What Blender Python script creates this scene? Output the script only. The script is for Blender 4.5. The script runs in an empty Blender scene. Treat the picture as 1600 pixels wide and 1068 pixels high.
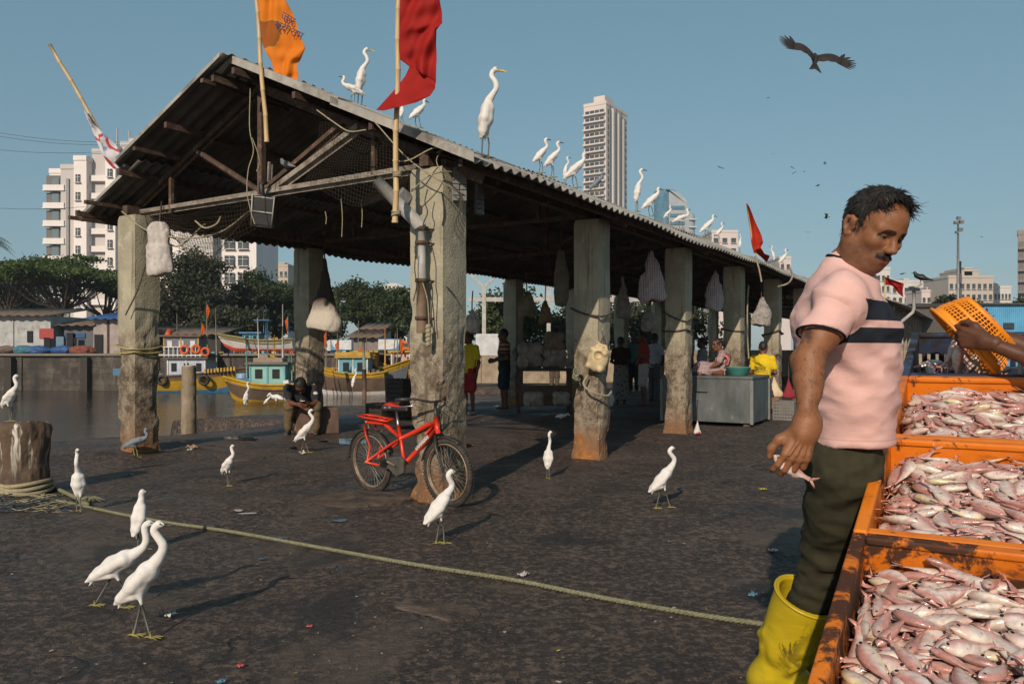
import bpy, bmesh, math, random
import numpy as np
from mathutils import Vector, Matrix, Euler
random.seed(7); RS = np.random.RandomState(7)
R = math.radians
scene = bpy.context.scene
COL = scene.collection
FPX, U0, V0, CAMH = 1244.0, 800.0, 545.0, 1.25
def px(u, v, d):
    return Vector(((u-U0)/FPX*d, d, CAMH-(v-V0)/FPX*d))
def gp(u, v, z=0.0):
    d = (CAMH-z)*FPX/(v-V0)
    return Vector(((u-U0)/FPX*d, d, z))
# shed frame: s runs along the shed, t across it to the left
O_S = Vector((-.617, 6.67, 0)); A_S = Vector((.513, .858, 0)); B_S = Vector((-.858, .513, 0)); YAW_S = math.atan2(.858, .513)
def sw(s, t, z=0.0): return O_S + A_S*s + B_S*t + Vector((0, 0, z))
def to_st(x, y):
    dx, dy = x-O_S.x, y-O_S.y
    return dx*A_S.x+dy*A_S.y, dx*B_S.x+dy*B_S.y

# ---------------------------------------------------------------- objects
def tag(o, label=None, cat=None, group=None, kind=None):
    if label: o['label'] = label
    if cat: o['category'] = cat
    if group: o['group'] = group
    if kind: o['kind'] = kind
    return o
def thing(name, label, cat, loc=(0, 0, 0), rotz=0.0, group=None):
    o = bpy.data.objects.new(name, None); COL.objects.link(o)
    o.location = loc; o.rotation_euler = (0, 0, rotz); o.empty_display_size = .1
    return tag(o, label, cat, group)
def copy_tree(o, parent=None):
    c = o.copy(); COL.objects.link(c); c.parent = parent
    for ch in list(o.children): copy_tree(ch, c)
    return c
def link_mesh(name, me, parent=None, loc=None):
    o = bpy.data.objects.new(name, me); COL.objects.link(o)
    if parent is not None: o.parent = parent
    if loc is not None: o.location = loc
    return o

class MB:
    """collects shapes; build() links them as one mesh object"""
    def __init__(self): self.v = []; self.f = []; self.m = []; self.s = []; self.n = 0
    def add(self, verts, faces, mi=0, smooth=False):
        b = self.n
        self.v.extend([tuple(p) for p in verts]); self.n += len(verts)
        for f in faces: self.f.append([i+b for i in f]); self.m.append(mi); self.s.append(smooth)
    def box(self, c, size, mi=0, rot=None, taper=1.0):
        x, y, z = size[0]/2, size[1]/2, size[2]/2; t = taper
        vs = [Vector(p) for p in ((-x,-y,-z),(x,-y,-z),(x,y,-z),(-x,y,-z),(-x*t,-y*t,z),(x*t,-y*t,z),(x*t,y*t,z),(-x*t,y*t,z))]
        if rot is not None:
            Mx = rot if isinstance(rot, Matrix) else Euler(rot).to_matrix(); vs = [Mx @ p for p in vs]
        c = Vector(c); self.add([p+c for p in vs], [(0,3,2,1),(4,5,6,7),(0,1,5,4),(1,2,6,5),(2,3,7,6),(3,0,4,7)], mi)
    def beam(self, p0, p1, w, h, mi=0, up=(0,0,1)):
        p0, p1 = Vector(p0), Vector(p1); d = (p1-p0); L = d.length; d.normalize(); up = Vector(up)
        sx = d.cross(up)
        if sx.length < 1e-4: sx = d.cross(Vector((1,0,0)))
        sx.normalize(); uz = sx.cross(d)
        vs = [p+sx*a*w/2+uz*b*h/2 for p in (p0, p1) for a, b in ((-1,-1),(1,-1),(1,1),(-1,1))]
        self.add(vs, [(0,1,2,3),(7,6,5,4),(0,4,5,1),(1,5,6,2),(2,6,7,3),(3,7,4,0)], mi)
    def tube(self, pts, r, seg=8, mi=0, caps=True, smooth=True, closed=False):
        pts = [Vector(p) for p in pts]; n = len(pts)
        rr = r if hasattr(r, '__len__') else [r]*n
        up = None; rings = []
        for i, p in enumerate(pts):
            if closed: d = pts[(i+1) % n]-pts[i-1]
            else: d = pts[min(i+1, n-1)]-pts[max(i-1, 0)]
            if d.length < 1e-9: d = Vector((0,0,1))
            d.normalize()
            if up is None:
                up = Vector((0,0,1)) if abs(d.z) < .9 else Vector((1,0,0))
            x = d.cross(up); x.normalize(); y = x.cross(d); up = y
            rings.append([p+(x*math.cos(a)+y*math.sin(a))*rr[i] for a in [2*math.pi*k/seg for k in range(seg)]])
        vs = [q for rg in rings for q in rg]; fs = []
        m = n if closed else n-1
        for i in range(m):
            j = (i+1) % n
            for k in range(seg):
                k2 = (k+1) % seg
                fs.append((i*seg+k, i*seg+k2, j*seg+k2, j*seg+k))
        self.add(vs, fs, mi, smooth)
        if caps and not closed:
            b = self.n-len(vs)
            self.f.append([b+k for k in range(seg)][::1]); self.m.append(mi); self.s.append(False)
            self.f.append([b+(n-1)*seg+k for k in range(seg)][::-1]); self.m.append(mi); self.s.append(False)
    def lathe(self, c, prof, seg=16, mi=0, axis=None, smooth=True, sx=1, sy=1):
        c = Vector(c); vs = []; fs = []
        Q = Vector((0,0,1)).rotation_difference(Vector(axis)).to_matrix() if axis is not None else Matrix.Identity(3)
        for (r, z) in prof:
            for k in range(seg):
                a = 2*math.pi*k/seg; vs.append(c+Q @ Vector((r*math.cos(a)*sx, r*math.sin(a)*sy, z)))
        for i in range(len(prof)-1):
            for k in range(seg):
                k2 = (k+1) % seg; fs.append((i*seg+k, i*seg+k2, (i+1)*seg+k2, (i+1)*seg+k))
        n = len(prof)
        fs.append(tuple(range(seg))[::-1]); fs.append(tuple((n-1)*seg+k for k in range(seg)))
        self.add(vs, fs, mi, smooth)
    def grid(self, P, mi=0, smooth=True, thick=0.0):
        """P: 2D list of points"""
        P = [[Vector(p) for p in row] for row in P]; a, b = len(P), len(P[0])
        vs = [p for row in P for p in row]; fs = [(i*b+j, i*b+j+1, (i+1)*b+j+1, (i+1)*b+j) for i in range(a-1) for j in range(b-1)]
        if thick:
            N = []
            for i in range(a):
                for j in range(b):
                    du = P[i][min(j+1,b-1)]-P[i][max(j-1,0)]; dv = P[min(i+1,a-1)][j]-P[max(i-1,0)][j]
                    n = du.cross(dv); n = n.normalized() if n.length > 1e-9 else Vector((0,0,1)); N.append(n)
            n0 = len(vs); vs2 = [p-N[k]*thick for k, p in enumerate(vs)]
            fs2 = [tuple(n0+i for i in f[::-1]) for f in fs]
            bd = [(i*b, (i+1)*b) for i in range(a-1)]+[((a-1)*b+j, (a-1)*b+j+1) for j in range(b-1)]+[((i+1)*b+b-1, i*b+b-1) for i in range(a-1)]+[(j+1, j) for j in range(b-1)]
            self.add(vs+vs2, fs+fs2+[(p, q, q+n0, p+n0) for p, q in bd], mi, smooth)
        else: self.add(vs, fs, mi, smooth)
    def prism(self, poly, z0, z1, mi=0, Mx=None):
        n = len(poly); Mx = Mx or Matrix.Identity(4)
        vs = [Mx @ Vector((p[0], p[1], z0)) for p in poly]+[Mx @ Vector((p[0], p[1], z1)) for p in poly]
        self.add(vs, [tuple(range(n))[::-1], tuple(range(n, 2*n))]+[(i, (i+1) % n, n+(i+1) % n, n+i) for i in range(n)], mi)
    def arr(self, V, Fq, mi=0, smooth=True):
        self.add(V.tolist() if hasattr(V, 'tolist') else V, Fq.tolist() if hasattr(Fq, 'tolist') else Fq, mi, smooth)
    def mesh(self, name, mats):
        me = bpy.data.meshes.new(name); me.from_pydata(self.v, [], self.f)
        for m in (mats if isinstance(mats, (list, tuple)) else [mats]): me.materials.append(m)
        me.polygons.foreach_set('material_index', self.m); me.polygons.foreach_set('use_smooth', self.s)
        me.update(); return me
    def build(self, name, mats, parent=None, loc=None):
        return link_mesh(name, self.mesh(name, mats), parent, loc)

def bevel(o, w=.01, seg=2):
    md = o.modifiers.new('bevel', 'BEVEL'); md.width = w; md.segments = seg; md.limit_method = 'ANGLE'; md.angle_limit = R(40)
    return o
def set_col(me, cols, name='tint'):
    a = me.color_attributes.new(name, 'FLOAT_COLOR', 'POINT')
    c = np.ones((len(me.vertices), 4), dtype=np.float32); c[:, :3] = cols; a.data.foreach_set('color', c.ravel())

# ---------------------------------------------------------------- signed distance bodies
def _v(a): return np.array((a[0], a[1], a[2]), dtype=np.float32)
class SDF:
    def __init__(self, lo, hi, h):
        self.lo = _v(lo); self.h = h; self.n = np.ceil((_v(hi)-self.lo)/h).astype(int)+1
        self.F = np.full(self.n, 1.0, dtype=np.float32)
    def _sub(self, a, b, pad):
        i0 = np.clip(((a-pad-self.lo)/self.h).astype(int), 0, self.n-1); i1 = np.clip(((b+pad-self.lo)/self.h).astype(int)+2, 1, self.n)
        if np.any(i1-i0 < 1): return None
        sl = tuple(slice(i0[k], i1[k]) for k in range(3))
        ax = [self.lo[k]+self.h*np.arange(i0[k], i1[k], dtype=np.float32) for k in range(3)]
        return sl, ax[0][:, None, None], ax[1][None, :, None], ax[2][None, None, :]
    def _mix(self, sl, d, k, op):
        F = self.F[sl]
        if op == 'add':
            if k > 0:
                hh = np.maximum(k-np.abs(F-d), 0)/k; self.F[sl] = np.minimum(F, d)-hh*hh*k*.25
            else: self.F[sl] = np.minimum(F, d)
        elif op == 'sub':
            d = -d
            hh = np.maximum(k-np.abs(F-d), 0)/max(k, 1e-6); self.F[sl] = np.maximum(F, d)+hh*hh*k*.25
        else:
            hh = np.maximum(k-np.abs(F-d), 0)/max(k, 1e-6); self.F[sl] = np.maximum(F, d)+hh*hh*k*.25
    def cap(self, a, b, ra, rb=None, k=.02, op='add', flat=None):
        rb = ra if rb is None else rb; a, b = _v(a), _v(b); m = max(ra, rb)
        if flat is not None: m *= max(1, flat[1])
        q = self._sub(np.minimum(a, b)-m, np.maximum(a, b)+m, k+3*self.h)
        if q is None: return self
        sl, X, Y, Z = q; ab = b-a; L2 = float(ab @ ab)+1e-12
        t = np.clip(((X-a[0])*ab[0]+(Y-a[1])*ab[1]+(Z-a[2])*ab[2])/L2, 0, 1)
        dx, dy, dz = X-a[0]-t*ab[0], Y-a[1]-t*ab[1], Z-a[2]-t*ab[2]
        if flat is not None:   # widen along a direction
            w = _v(flat[0]); w = w/np.linalg.norm(w); s = dx*w[0]+dy*w[1]+dz*w[2]; e = s*(1-1/flat[1])
            dx, dy, dz = dx-e*w[0], dy-e*w[1], dz-e*w[2]
        d = np.sqrt(dx*dx+dy*dy+dz*dz)-(ra+(rb-ra)*t)
        self._mix(sl, d, k, op); return self
    def ell(self, c, r, ax=None, k=.02, op='add'):
        """ax: 3x3 matrix whose columns are the local axes"""
        c = _v(c); r = _v(r); m = float(r.max())
        q = self._sub(c-m, c+m, k+3*self.h)
        if q is None: return self
        sl, X, Y, Z = q; X, Y, Z = X-c[0], Y-c[1], Z-c[2]
        if ax is not None:
            A = np.array(ax, dtype=np.float32); X, Y, Z = [X*A[0,i]+Y*A[1,i]+Z*A[2,i] for i in range(3)]
        k0 = np.sqrt((X/r[0])**2+(Y/r[1])**2+(Z/r[2])**2); k1 = np.sqrt((X/r[0]**2)**2+(Y/r[1]**2)**2+(Z/r[2]**2)**2)+1e-9
        self._mix(sl, k0*(k0-1)/k1, k, op); return self
    def plane(self, p, n, k=.005):
        """keep the side the normal points away from"""
        p, n = _v(p), _v(n); n = n/np.linalg.norm(n)
        ax = [self.lo[i]+self.h*np.arange(self.n[i], dtype=np.float32) for i in range(3)]
        d = (ax[0][:, None, None]-p[0])*n[0]+(ax[1][None, :, None]-p[1])*n[1]+(ax[2][None, None, :]-p[2])*n[2]
        self._mix((slice(None),)*3, d.astype(np.float32), k, 'and'); return self
    def chain(self, pts, rs, k=.02, op='add', flat=None):
        for i in range(len(pts)-1): self.cap(pts[i], pts[i+1], rs[i], rs[i+1], k, op, flat)
        return self
    def mesh(self):
        F = self.F.copy()
        F[0], F[-1], F[:, 0], F[:, -1], F[:, :, 0], F[:, :, -1] = 1, 1, 1, 1, 1, 1
        ins = F < 0
        nx, ny, nz = F.shape
        c = np.zeros((nx-1, ny-1, nz-1), dtype=np.uint8)
        for i in (0, 1):
            for j in (0, 1):
                for k in (0, 1): c += ins[i:nx-1+i, j:ny-1+j, k:nz-1+k]
        act = np.argwhere((c > 0) & (c < 8)); idx = -np.ones(c.shape, dtype=np.int64); idx[tuple(act.T)] = np.arange(len(act))
        acc = np.zeros((len(act), 3)); cnt = np.zeros(len(act))
        I, J, K = act.T
        for ax in range(3):
            o = [a for a in range(3) if a != ax]
            for p in (0, 1):
                for q in (0, 1):
                    off = [0, 0, 0]; off[o[0]] = p; off[o[1]] = q; o2 = list(off); o2[ax] = 1
                    f0 = F[I+off[0], J+off[1], K+off[2]]; f1 = F[I+o2[0], J+o2[1], K+o2[2]]
                    s = (f0 < 0) != (f1 < 0); t = np.where(s, f0/np.where(s, f0-f1, 1), 0)
                    pos = np.tile(np.array(off, dtype=float), (len(act), 1)); pos[:, ax] += t
                    acc += pos*s[:, None]; cnt += s
        V = (act+acc/np.maximum(cnt, 1)[:, None])*self.h+self.lo
        Q = []
        for ax in range(3):
            o = [(ax+1) % 3, (ax+2) % 3]
            a = [slice(None)]*3; b = [slice(None)]*3; a[ax] = slice(0, -1); b[ax] = slice(1, None)
            cr = ins[tuple(a)] != ins[tuple(b)]; E = np.argwhere(cr)
            E = E[(E[:, o[0]] > 0) & (E[:, o[1]] > 0) & (E[:, o[0]] < self.n[o[0]]-1) & (E[:, o[1]] < self.n[o[1]]-1)]
            d = []
            for p, q in ((1, 1), (0, 1), (0, 0), (1, 0)):
                e = E.copy(); e[:, o[0]] -= p; e[:, o[1]] -= q; d.append(idx[tuple(e.T)])
            q4 = np.stack(d, 1); fl = ins[tuple(E.T)]
            q4[~fl] = q4[~fl][:, ::-1]; Q.append(q4)
        return V, np.concatenate(Q)

def relax(V, Q, n=2, f=.5):
    for _ in range(n):
        S = np.zeros_like(V); c = np.zeros(len(V))
        for a, b in ((0,1),(1,2),(2,3),(3,0)):
            np.add.at(S, Q[:, a], V[Q[:, b]]); np.add.at(S, Q[:, b], V[Q[:, a]])
            np.add.at(c, Q[:, a], 1); np.add.at(c, Q[:, b], 1)
        V = V*(1-f)+f*S/np.maximum(c, 1)[:, None]
    return V
def vnormals(V, Q):
    n = np.cross(V[Q[:, 2]]-V[Q[:, 0]], V[Q[:, 3]]-V[Q[:, 1]]); N = np.zeros_like(V)
    for i in range(4): np.add.at(N, Q[:, i], n)
    return N/(np.linalg.norm(N, axis=1)[:, None]+1e-12)
def vnoise(P, seed=0):
    """smooth value noise -1..1 of points Nx3"""
    P = np.asarray(P, dtype=float); i = np.floor(P).astype(np.int64); f = P-i; f = f*f*(3-2*f); out = np.zeros(len(P))
    for dx in (0, 1):
        for dy in (0, 1):
            for dz in (0, 1):
                a, b, c = i[:, 0]+dx, i[:, 1]+dy, i[:, 2]+dz
                hsh = (a*374761393+b*668265263+c*2147483647+seed*1274126177) & 0xffffffff
                hsh = ((hsh ^ (hsh >> 13))*1274126177) & 0xffffffff; hsh = (hsh ^ (hsh >> 16)) & 0xffff
                w = (f[:, 0] if dx else 1-f[:, 0])*(f[:, 1] if dy else 1-f[:, 1])*(f[:, 2] if dz else 1-f[:, 2])
                out += w*(hsh/32767.5-1)
    return out
def fbm(P, o=4, seed=0):
    P = np.asarray(P, dtype=float); s = 0; a = 1
    for k in range(o): s = s+a*vnoise(P*2**k, seed+k); a *= .5
    return s

# ---------------------------------------------------------------- materials
class NT:
    def __init__(self, name):
        self.m = bpy.data.materials.new(name); self.m.use_nodes = True; self.t = self.m.node_tree; self.N = self.t.nodes; self.L = self.t.links
        self.b = self.N['Principled BSDF']; self.co = self.N.new('ShaderNodeTexCoord')
    def n(self, typ, **kw):
        x = self.N.new('ShaderNode'+typ)
        for k, v in kw.items(): setattr(x, k, v)
        return x
    def put(self, sock, v):
        if hasattr(v, 'is_output') or isinstance(v, bpy.types.NodeSocket): self.L.new(v, sock)
        else: sock.default_value = v
    def noise(self, scale, detail=5, rough=.6, vec=None, dist=0, stretch=None):
        x = self.n('TexNoise'); x.inputs['Scale'].default_value = scale; x.inputs['Detail'].default_value = detail; x.inputs['Roughness'].default_value = rough; x.inputs['Distortion'].default_value = dist
        v = vec or self.co.outputs['Object']
        if stretch:
            mp = self.n('Mapping'); mp.inputs['Scale'].default_value = stretch; self.L.new(v, mp.inputs['Vector']); v = mp.outputs[0]
        self.L.new(v, x.inputs['Vector']); return x.outputs['Fac']
    def ramp(self, f, a, b, lo=(0,0,0,1), hi=(1,1,1,1)):
        r = self.n('ValToRGB'); e = r.color_ramp.elements; e[0].position = a; e[1].position = b; e[0].color = lo; e[1].color = hi
        self.L.new(f, r.inputs[0]); return r.outputs[0]
    def mix(self, f, a, b, mode='MIX'):
        x = self.n('Mix', data_type='RGBA', blend_type=mode); self.put(x.inputs[0], f)
        for s, c in ((x.inputs[6], a), (x.inputs[7], b)):
            self.put(s, c if not isinstance(c, tuple) else (*c[:3], 1))
        return x.outputs[2]
    def math(self, op, a, b=0.0, c=None):
        x = self.n('Math', operation=op); self.put(x.inputs[0], a); self.put(x.inputs[1], b)
        if c is not None: self.put(x.inputs[2], c)
        return x.outputs[0]
    def sep(self, vec=None):
        x = self.n('SeparateXYZ'); self.L.new(vec or self.co.outputs['Object'], x.inputs[0]); return x.outputs
    def attr(self, name='tint'):
        x = self.n('Attribute'); x.attribute_name = name; return x.outputs['Color']
    def bump(self, h, s=.3, d=.02):
        x = self.n('Bump'); x.inputs['Strength'].default_value = s; x.inputs['Distance'].default_value = d; self.L.new(h, x.inputs['Height'])
        self.L.new(x.outputs[0], self.b.inputs['Normal'])
    def out(self, col=None, rough=None, metal=None, spec=None):
        if col is not None: self.put(self.b.inputs['Base Color'], col if not isinstance(col, tuple) else (*col[:3], 1))
        if rough is not None: self.put(self.b.inputs['Roughness'], rough)
        if metal is not None: self.put(self.b.inputs['Metallic'], metal)
        if spec is not None: self.put(self.b.inputs['Specular IOR Level'], spec)
        return self.m
def M(name, col, rough=.7, col2=None, scale=6, lo=.35, hi=.65, bump=.2, bs=40, bd=.01, metal=0, spec=.4, detail=6, dirt=None, dscale=3, dlo=.55, dhi=.75, stretch=None):
    t = NT(name)
    if col2 is None: col2 = tuple(c*.72 for c in col)
    c = t.mix(t.ramp(t.noise(scale, detail, stretch=stretch), lo, hi), col, col2)
    if dirt: c = t.mix(t.ramp(t.noise(dscale, 8, .7), dlo, dhi), c, dirt)
    if bump: t.bump(t.noise(bs, 6), bump, bd)
    return t.out(c, rough, metal, spec)
_pc = {}
def PM(col, rough=.6, name=None, **k):
    key = (tuple(round(c, 3) for c in col), rough, name, tuple(sorted(k.items())))
    if key not in _pc: _pc[key] = M(name or 'paint', col, rough, **k)
    return _pc[key]
def tinted(name, rough=.6, bump=.15, bs=60, var=.25, scale=20, spec=.4, sss=0):
    t = NT(name); c = t.mix(t.ramp(t.noise(scale, 6), .35, .7), (1, 1, 1), (1-var,)*3)
    c = t.mix(1.0, t.attr(), c, 'MULTIPLY')
    if bump: t.bump(t.noise(bs, 5), bump, .004)
    if sss: t.b.inputs['Subsurface Weight'].default_value = sss; t.b.inputs['Subsurface Scale'].default_value = .01
    return t.out(c, rough, 0, spec)
# ---------------------------------------------------------------- camera, sun, sky
cam = bpy.data.cameras.new('camera'); camo = bpy.data.objects.new('camera', cam); COL.objects.link(camo)
camo.location = (0, 0, CAMH); camo.rotation_euler = (R(90), 0, 0)
cam.sensor_width = 36; cam.lens = FPX/1600*36; cam.shift_y = (V0-534)/1600; cam.clip_start = .05; cam.clip_end = 3000
scene.camera = camo
SUN_EL, SUN_H = R(27), Vector((-.28, -.96, 0)).normalized()
sun = bpy.data.lights.new('sun', 'SUN'); sun.energy = 4.6; sun.angle = R(.53); sun.color = (1, .845, .675)
suno = bpy.data.objects.new('sun', sun); COL.objects.link(suno)
to_sun = SUN_H*math.cos(SUN_EL)+Vector((0, 0, math.sin(SUN_EL)))
suno.rotation_euler = to_sun.to_track_quat('Z', 'Y').to_euler(); suno.location = to_sun*30
w = bpy.data.worlds.new('World'); scene.world = w; w.use_nodes = True
nt = w.node_tree; bg = nt.nodes['Background']; sky = nt.nodes.new('ShaderNodeTexSky'); sky.sky_type = 'NISHITA'; sky.sun_disc = False
sky.sun_elevation = SUN_EL; sky.sun_rotation = math.atan2(to_sun.x, to_sun.y)
sky.air_density = 1.0; sky.dust_density = .5; sky.ozone_density = 1.0; sky.altitude = 10
hs = nt.nodes.new('ShaderNodeHueSaturation'); hs.inputs['Saturation'].default_value = .80; hs.inputs['Hue'].default_value = .478
gm = nt.nodes.new('ShaderNodeMix'); gm.data_type = 'RGBA'; gm.blend_type = 'MULTIPLY'; gm.inputs[0].default_value = 1; gm.inputs[7].default_value = (.97, .98, .97, 1)
nt.links.new(sky.outputs[0], hs.inputs['Color']); nt.links.new(hs.outputs[0], gm.inputs[6]); hz = nt.nodes.new('ShaderNodeMix'); hz.data_type = 'RGBA'; hz.inputs[0].default_value = .5; hz.inputs[7].default_value = (1.45, 3.45, 4.7, 1); nt.links.new(gm.outputs[2], hz.inputs[6]); nt.links.new(hz.outputs[2], bg.inputs['Color'])
bg.inputs['Strength'].default_value = .089
scene.view_settings.view_transform = 'Standard'; scene.view_settings.look = 'None'; scene.view_settings.exposure = 0; scene.view_settings.gamma = 1
scene.cycles.max_bounces = 6; scene.cycles.transparent_max_bounces = 6

# ---------------------------------------------------------------- ground
def gz(s, t):
    """height of the quay ground"""
    s = np.asarray(s, dtype=float); t = np.asarray(t, dtype=float)
    P = np.stack([s, t, 0*s], -1).reshape(-1, 3)
    n = (fbm(P*.5, 3, 3)*.018+fbm(P*2.6, 3, 5)*.007).reshape(s.shape)
    z = n*np.clip((t+14)/3, 0, 1)*np.clip((30-s)/4, 0, 1)
    z = z+.09*np.exp(-(((s-.2)/1.8)**2+((t-5.4)/1.2)**2)**2)      # broken lip by the corner pillar
    ne = (fbm(np.stack([s*.8, 0*s, 0*s], -1).reshape(-1, 3), 3, 9)*.22).reshape(s.shape)
    over = np.clip((t-(6.35+ne))/.18, 0, 1)
    shelf = -.12-.035*np.clip(t-6.4, 0, 20)+n*2.5
    shore = 10.6+ne*3
    shelf = np.where((t > shore) & (s < 21), shelf-1.9*np.clip((t-shore)/.6, 0, 1), shelf)
    drop = np.clip((5.2+ne*2-s)/.3, 0, 1)
    return z*(1-over)+over*(shelf*(1-drop)+drop*-2.6)
def gzw(x, y):
    s, t = to_st(x, y); return float(gz(np.array([s]), np.array([t]))[0])
def dense(a, b, c, d, st, far):
    lo = a-np.geomspace(.6, a-c, far)[::-1] if a > c else np.array([]); hi = b+np.geomspace(.6, d-b, far)
    return np.concatenate([lo, np.arange(a, b+.001, st), hi])
S_ = dense(-9, 22, -25, 620, .085, 14); T_ = np.concatenate([-12-np.geomspace(.6, 440, 16)[::-1], np.arange(-12, 12.6, .085), np.array([13, 14, 15, 17.0])])
SS, TT = np.meshgrid(S_, T_, indexing='ij'); ZZ = gz(SS, TT)
XW = O_S.x+A_S.x*SS+B_S.x*TT; YW = O_S.y+A_S.y*SS+B_S.y*TT
V = np.stack([XW, YW, ZZ], -1).reshape(-1, 3); a, b = SS.shape
ii = np.arange(a*b).reshape(a, b); Q = np.stack([ii[:-1, :-1], ii[1:, :-1], ii[1:, 1:], ii[:-1, 1:]], -1).reshape(-1, 4)
def ground_mat():
    t = NT('wet_quay_concrete')
    big = t.noise(.55, 6, .6, dist=.4); mid = t.noise(2.4, 8, .7); f1 = t.noise(20, 7, .72); f2 = t.noise(55, 6, .75); grit = t.noise(150, 3, .6)
    c = t.mix(t.ramp(mid, .38, .64), (.021, .0138, .0108), (.052, .0345, .0262))
    c = t.mix(t.math('MULTIPLY', t.ramp(f1, .49, .57), t.ramp(mid, .28, .55)), c, (.150, .101, .074))
    c = t.mix(t.math('MULTIPLY', t.ramp(f2, .52, .62), t.ramp(f1, .38, .55)), c, (.195, .138, .104))
    c = t.mix(t.math('MULTIPLY', t.ramp(t.noise(33, 5, .7), .56, .62), .9), c, (.012, .0095, .0095))
    c = t.mix(t.ramp(grit, .67, .72), c, (.26, .22, .20))
    dry = t.ramp(t.noise(.62, 7, .68, dist=.9), .545, .60)
    c = t.mix(t.math('MULTIPLY', dry, .8), c, t.mix(t.ramp(t.noise(9, 7, .7), .35, .65), (.070, .050, .037), (.140, .102, .076)))
    c = t.mix(t.math('MULTIPLY', t.ramp(t.noise(.8, 6, .65, dist=1.2), .55, .64), .75), c, (.013, .0105, .0105))
    vor = t.n('TexVoronoi', feature='DISTANCE_TO_EDGE'); vor.inputs['Scale'].default_value = .33
    wn = t.n('TexNoise'); wn.inputs['Scale'].default_value = 1.6; wn.inputs['Detail'].default_value = 8
    t.L.new(t.co.outputs['Object'], wn.inputs['Vector']); vm = t.n('VectorMath', operation='MULTIPLY_ADD'); t.L.new(wn.outputs['Color'], vm.inputs[0]); vm.inputs[1].default_value = (1.4, 1.4, 1.4); t.L.new(t.co.outputs['Object'], vm.inputs[2])
    t.L.new(vm.outputs[0], vor.inputs['Vector'])
    crack = t.math('MULTIPLY', t.ramp(vor.outputs['Distance'], .0, .010, (1, 1, 1, 1), (0, 0, 0, 1)), t.ramp(t.noise(1.1, 3), .48, .58))
    c = t.mix(crack, c, (.010, .008, .008))
    wet = t.ramp(big, .42, .62); pud = t.ramp(t.noise(1.3, 5, .6, dist=1.0), .665, .685)
    r = t.math('ADD', t.math('MULTIPLY', wet, -.30), .70); r = t.math('ADD', r, t.math('MULTIPLY', f1, .14)); r = t.math('MULTIPLY', r, t.math('SUBTRACT', 1.0, t.math('MULTIPLY', pud, .88)))
    h = t.math('ADD', t.math('MULTIPLY', f1, 1.0), t.math('ADD', t.math('MULTIPLY', f2, .45), t.math('MULTIPLY', grit, .12)))
    h = t.math('ADD', h, t.math('MULTIPLY', mid, 1.2)); h = t.math('SUBTRACT', h, t.math('MULTIPLY', crack, .5)); h = t.math('MULTIPLY', h, t.math('SUBTRACT', 1.0, t.math('MULTIPLY', pud, .95)))
    t.bump(h, 1.0, .03)
    return t.out(t.mix(pud, c, (.012, .011, .012)), r, 0, .5)
mb = MB(); mb.arr(V, Q, 0, True); g = mb.build('quay_ground', ground_mat()); tag(g, kind='structure')

# water
t = NT('harbour_water'); t.bump(t.math('ADD', t.noise(.9, 4, .6, stretch=(1, .8, 1)), t.math('MULTIPLY', t.noise(4.5, 4, .6, stretch=(.6, 1, 1)), .5)), .45, .13)
t.out(t.mix(t.ramp(t.noise(.12, 4), .4, .6), (.014, .012, .010), (.030, .025, .020)), .04, 0, .4)
mb = MB(); mb.grid([[(-500, -60, -1.8), (60, -60, -1.8)], [(-500, 59, -1.8), (60, 59, -1.8)]]); tag(mb.build('water', t.m), kind='structure')
# far land
M_EARTH = M('earth', (.13, .105, .08), .95, (.07, .06, .045), scale=.7, bump=.3, bs=6)
mb = MB(); mb.grid([[(-500, 58.3, .9), (14, 58.3, .9)], [(-500, 700, .9), (14, 700, .9)]]); tag(mb.build('far_ground', M_EARTH), kind='structure')
t = NT('quay_stone'); br = t.n('TexBrick'); br.inputs['Scale'].default_value = 1.0; br.inputs['Brick Width'].default_value = 1.1; br.inputs['Row Height'].default_value = .42; br.inputs['Mortar Size'].default_value = .02
br.inputs['Color1'].default_value = (.105, .088, .074, 1); br.inputs['Color2'].default_value = (.060, .050, .043, 1); br.inputs['Mortar'].default_value = (.045, .038, .033, 1)
cx = t.n('CombineXYZ'); xs = t.sep(); t.L.new(xs[0], cx.inputs[0]); t.L.new(xs[2], cx.inputs[1]); t.L.new(cx.outputs[0], br.inputs['Vector'])
c = t.mix(t.ramp(t.noise(1.1, 8, .75), .38, .6), br.outputs['Color'], (.035, .030, .026)); c = t.mix(t.math('MULTIPLY', t.ramp(t.noise(.9, 8, .75, stretch=(1, 1, .2)), .52, .7), .8), c, (.17, .145, .12)); c = t.mix(t.ramp(t.noise(.5, 6, .7, stretch=(1, 1, .15)), .54, .66), c, (.02, .018, .016))
zz = t.math('ADD', xs[2], t.math('MULTIPLY', t.noise(.6, 4), .8)); c = t.mix(t.ramp(zz, .0, .45, (1,1,1,1), (0,0,0,1)), c, (.022, .024, .018))
t.bump(t.noise(5, 6), .6, .1); M_QUAY = t.out(c, .9)
qw = thing('quay_wall', 'long dark stained stone quay wall across the water', 'wall', (0, 58.3, -1.8))
mb = MB()
for i in range(40):
    x0 = -160+i*4.6; mb.box((x0+2.3, random.uniform(-.1, .1)+.45, .2), (4.6, 1.2, 4.7))
mb.build('masonry', M_QUAY, qw)
mb = MB(); mb.box((-68, .35, 2.64), (184, 1.5, .16)); mb.build('coping', PM((.2, .175, .15), .9), qw)
for x in (-42, -36.5, -31):
    mb = MB(); mb.box((x, -.45, .5), (.5, .5, 3.9)); mb.build('fender_pile', PM((.05, .042, .035), .9), qw)

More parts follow.
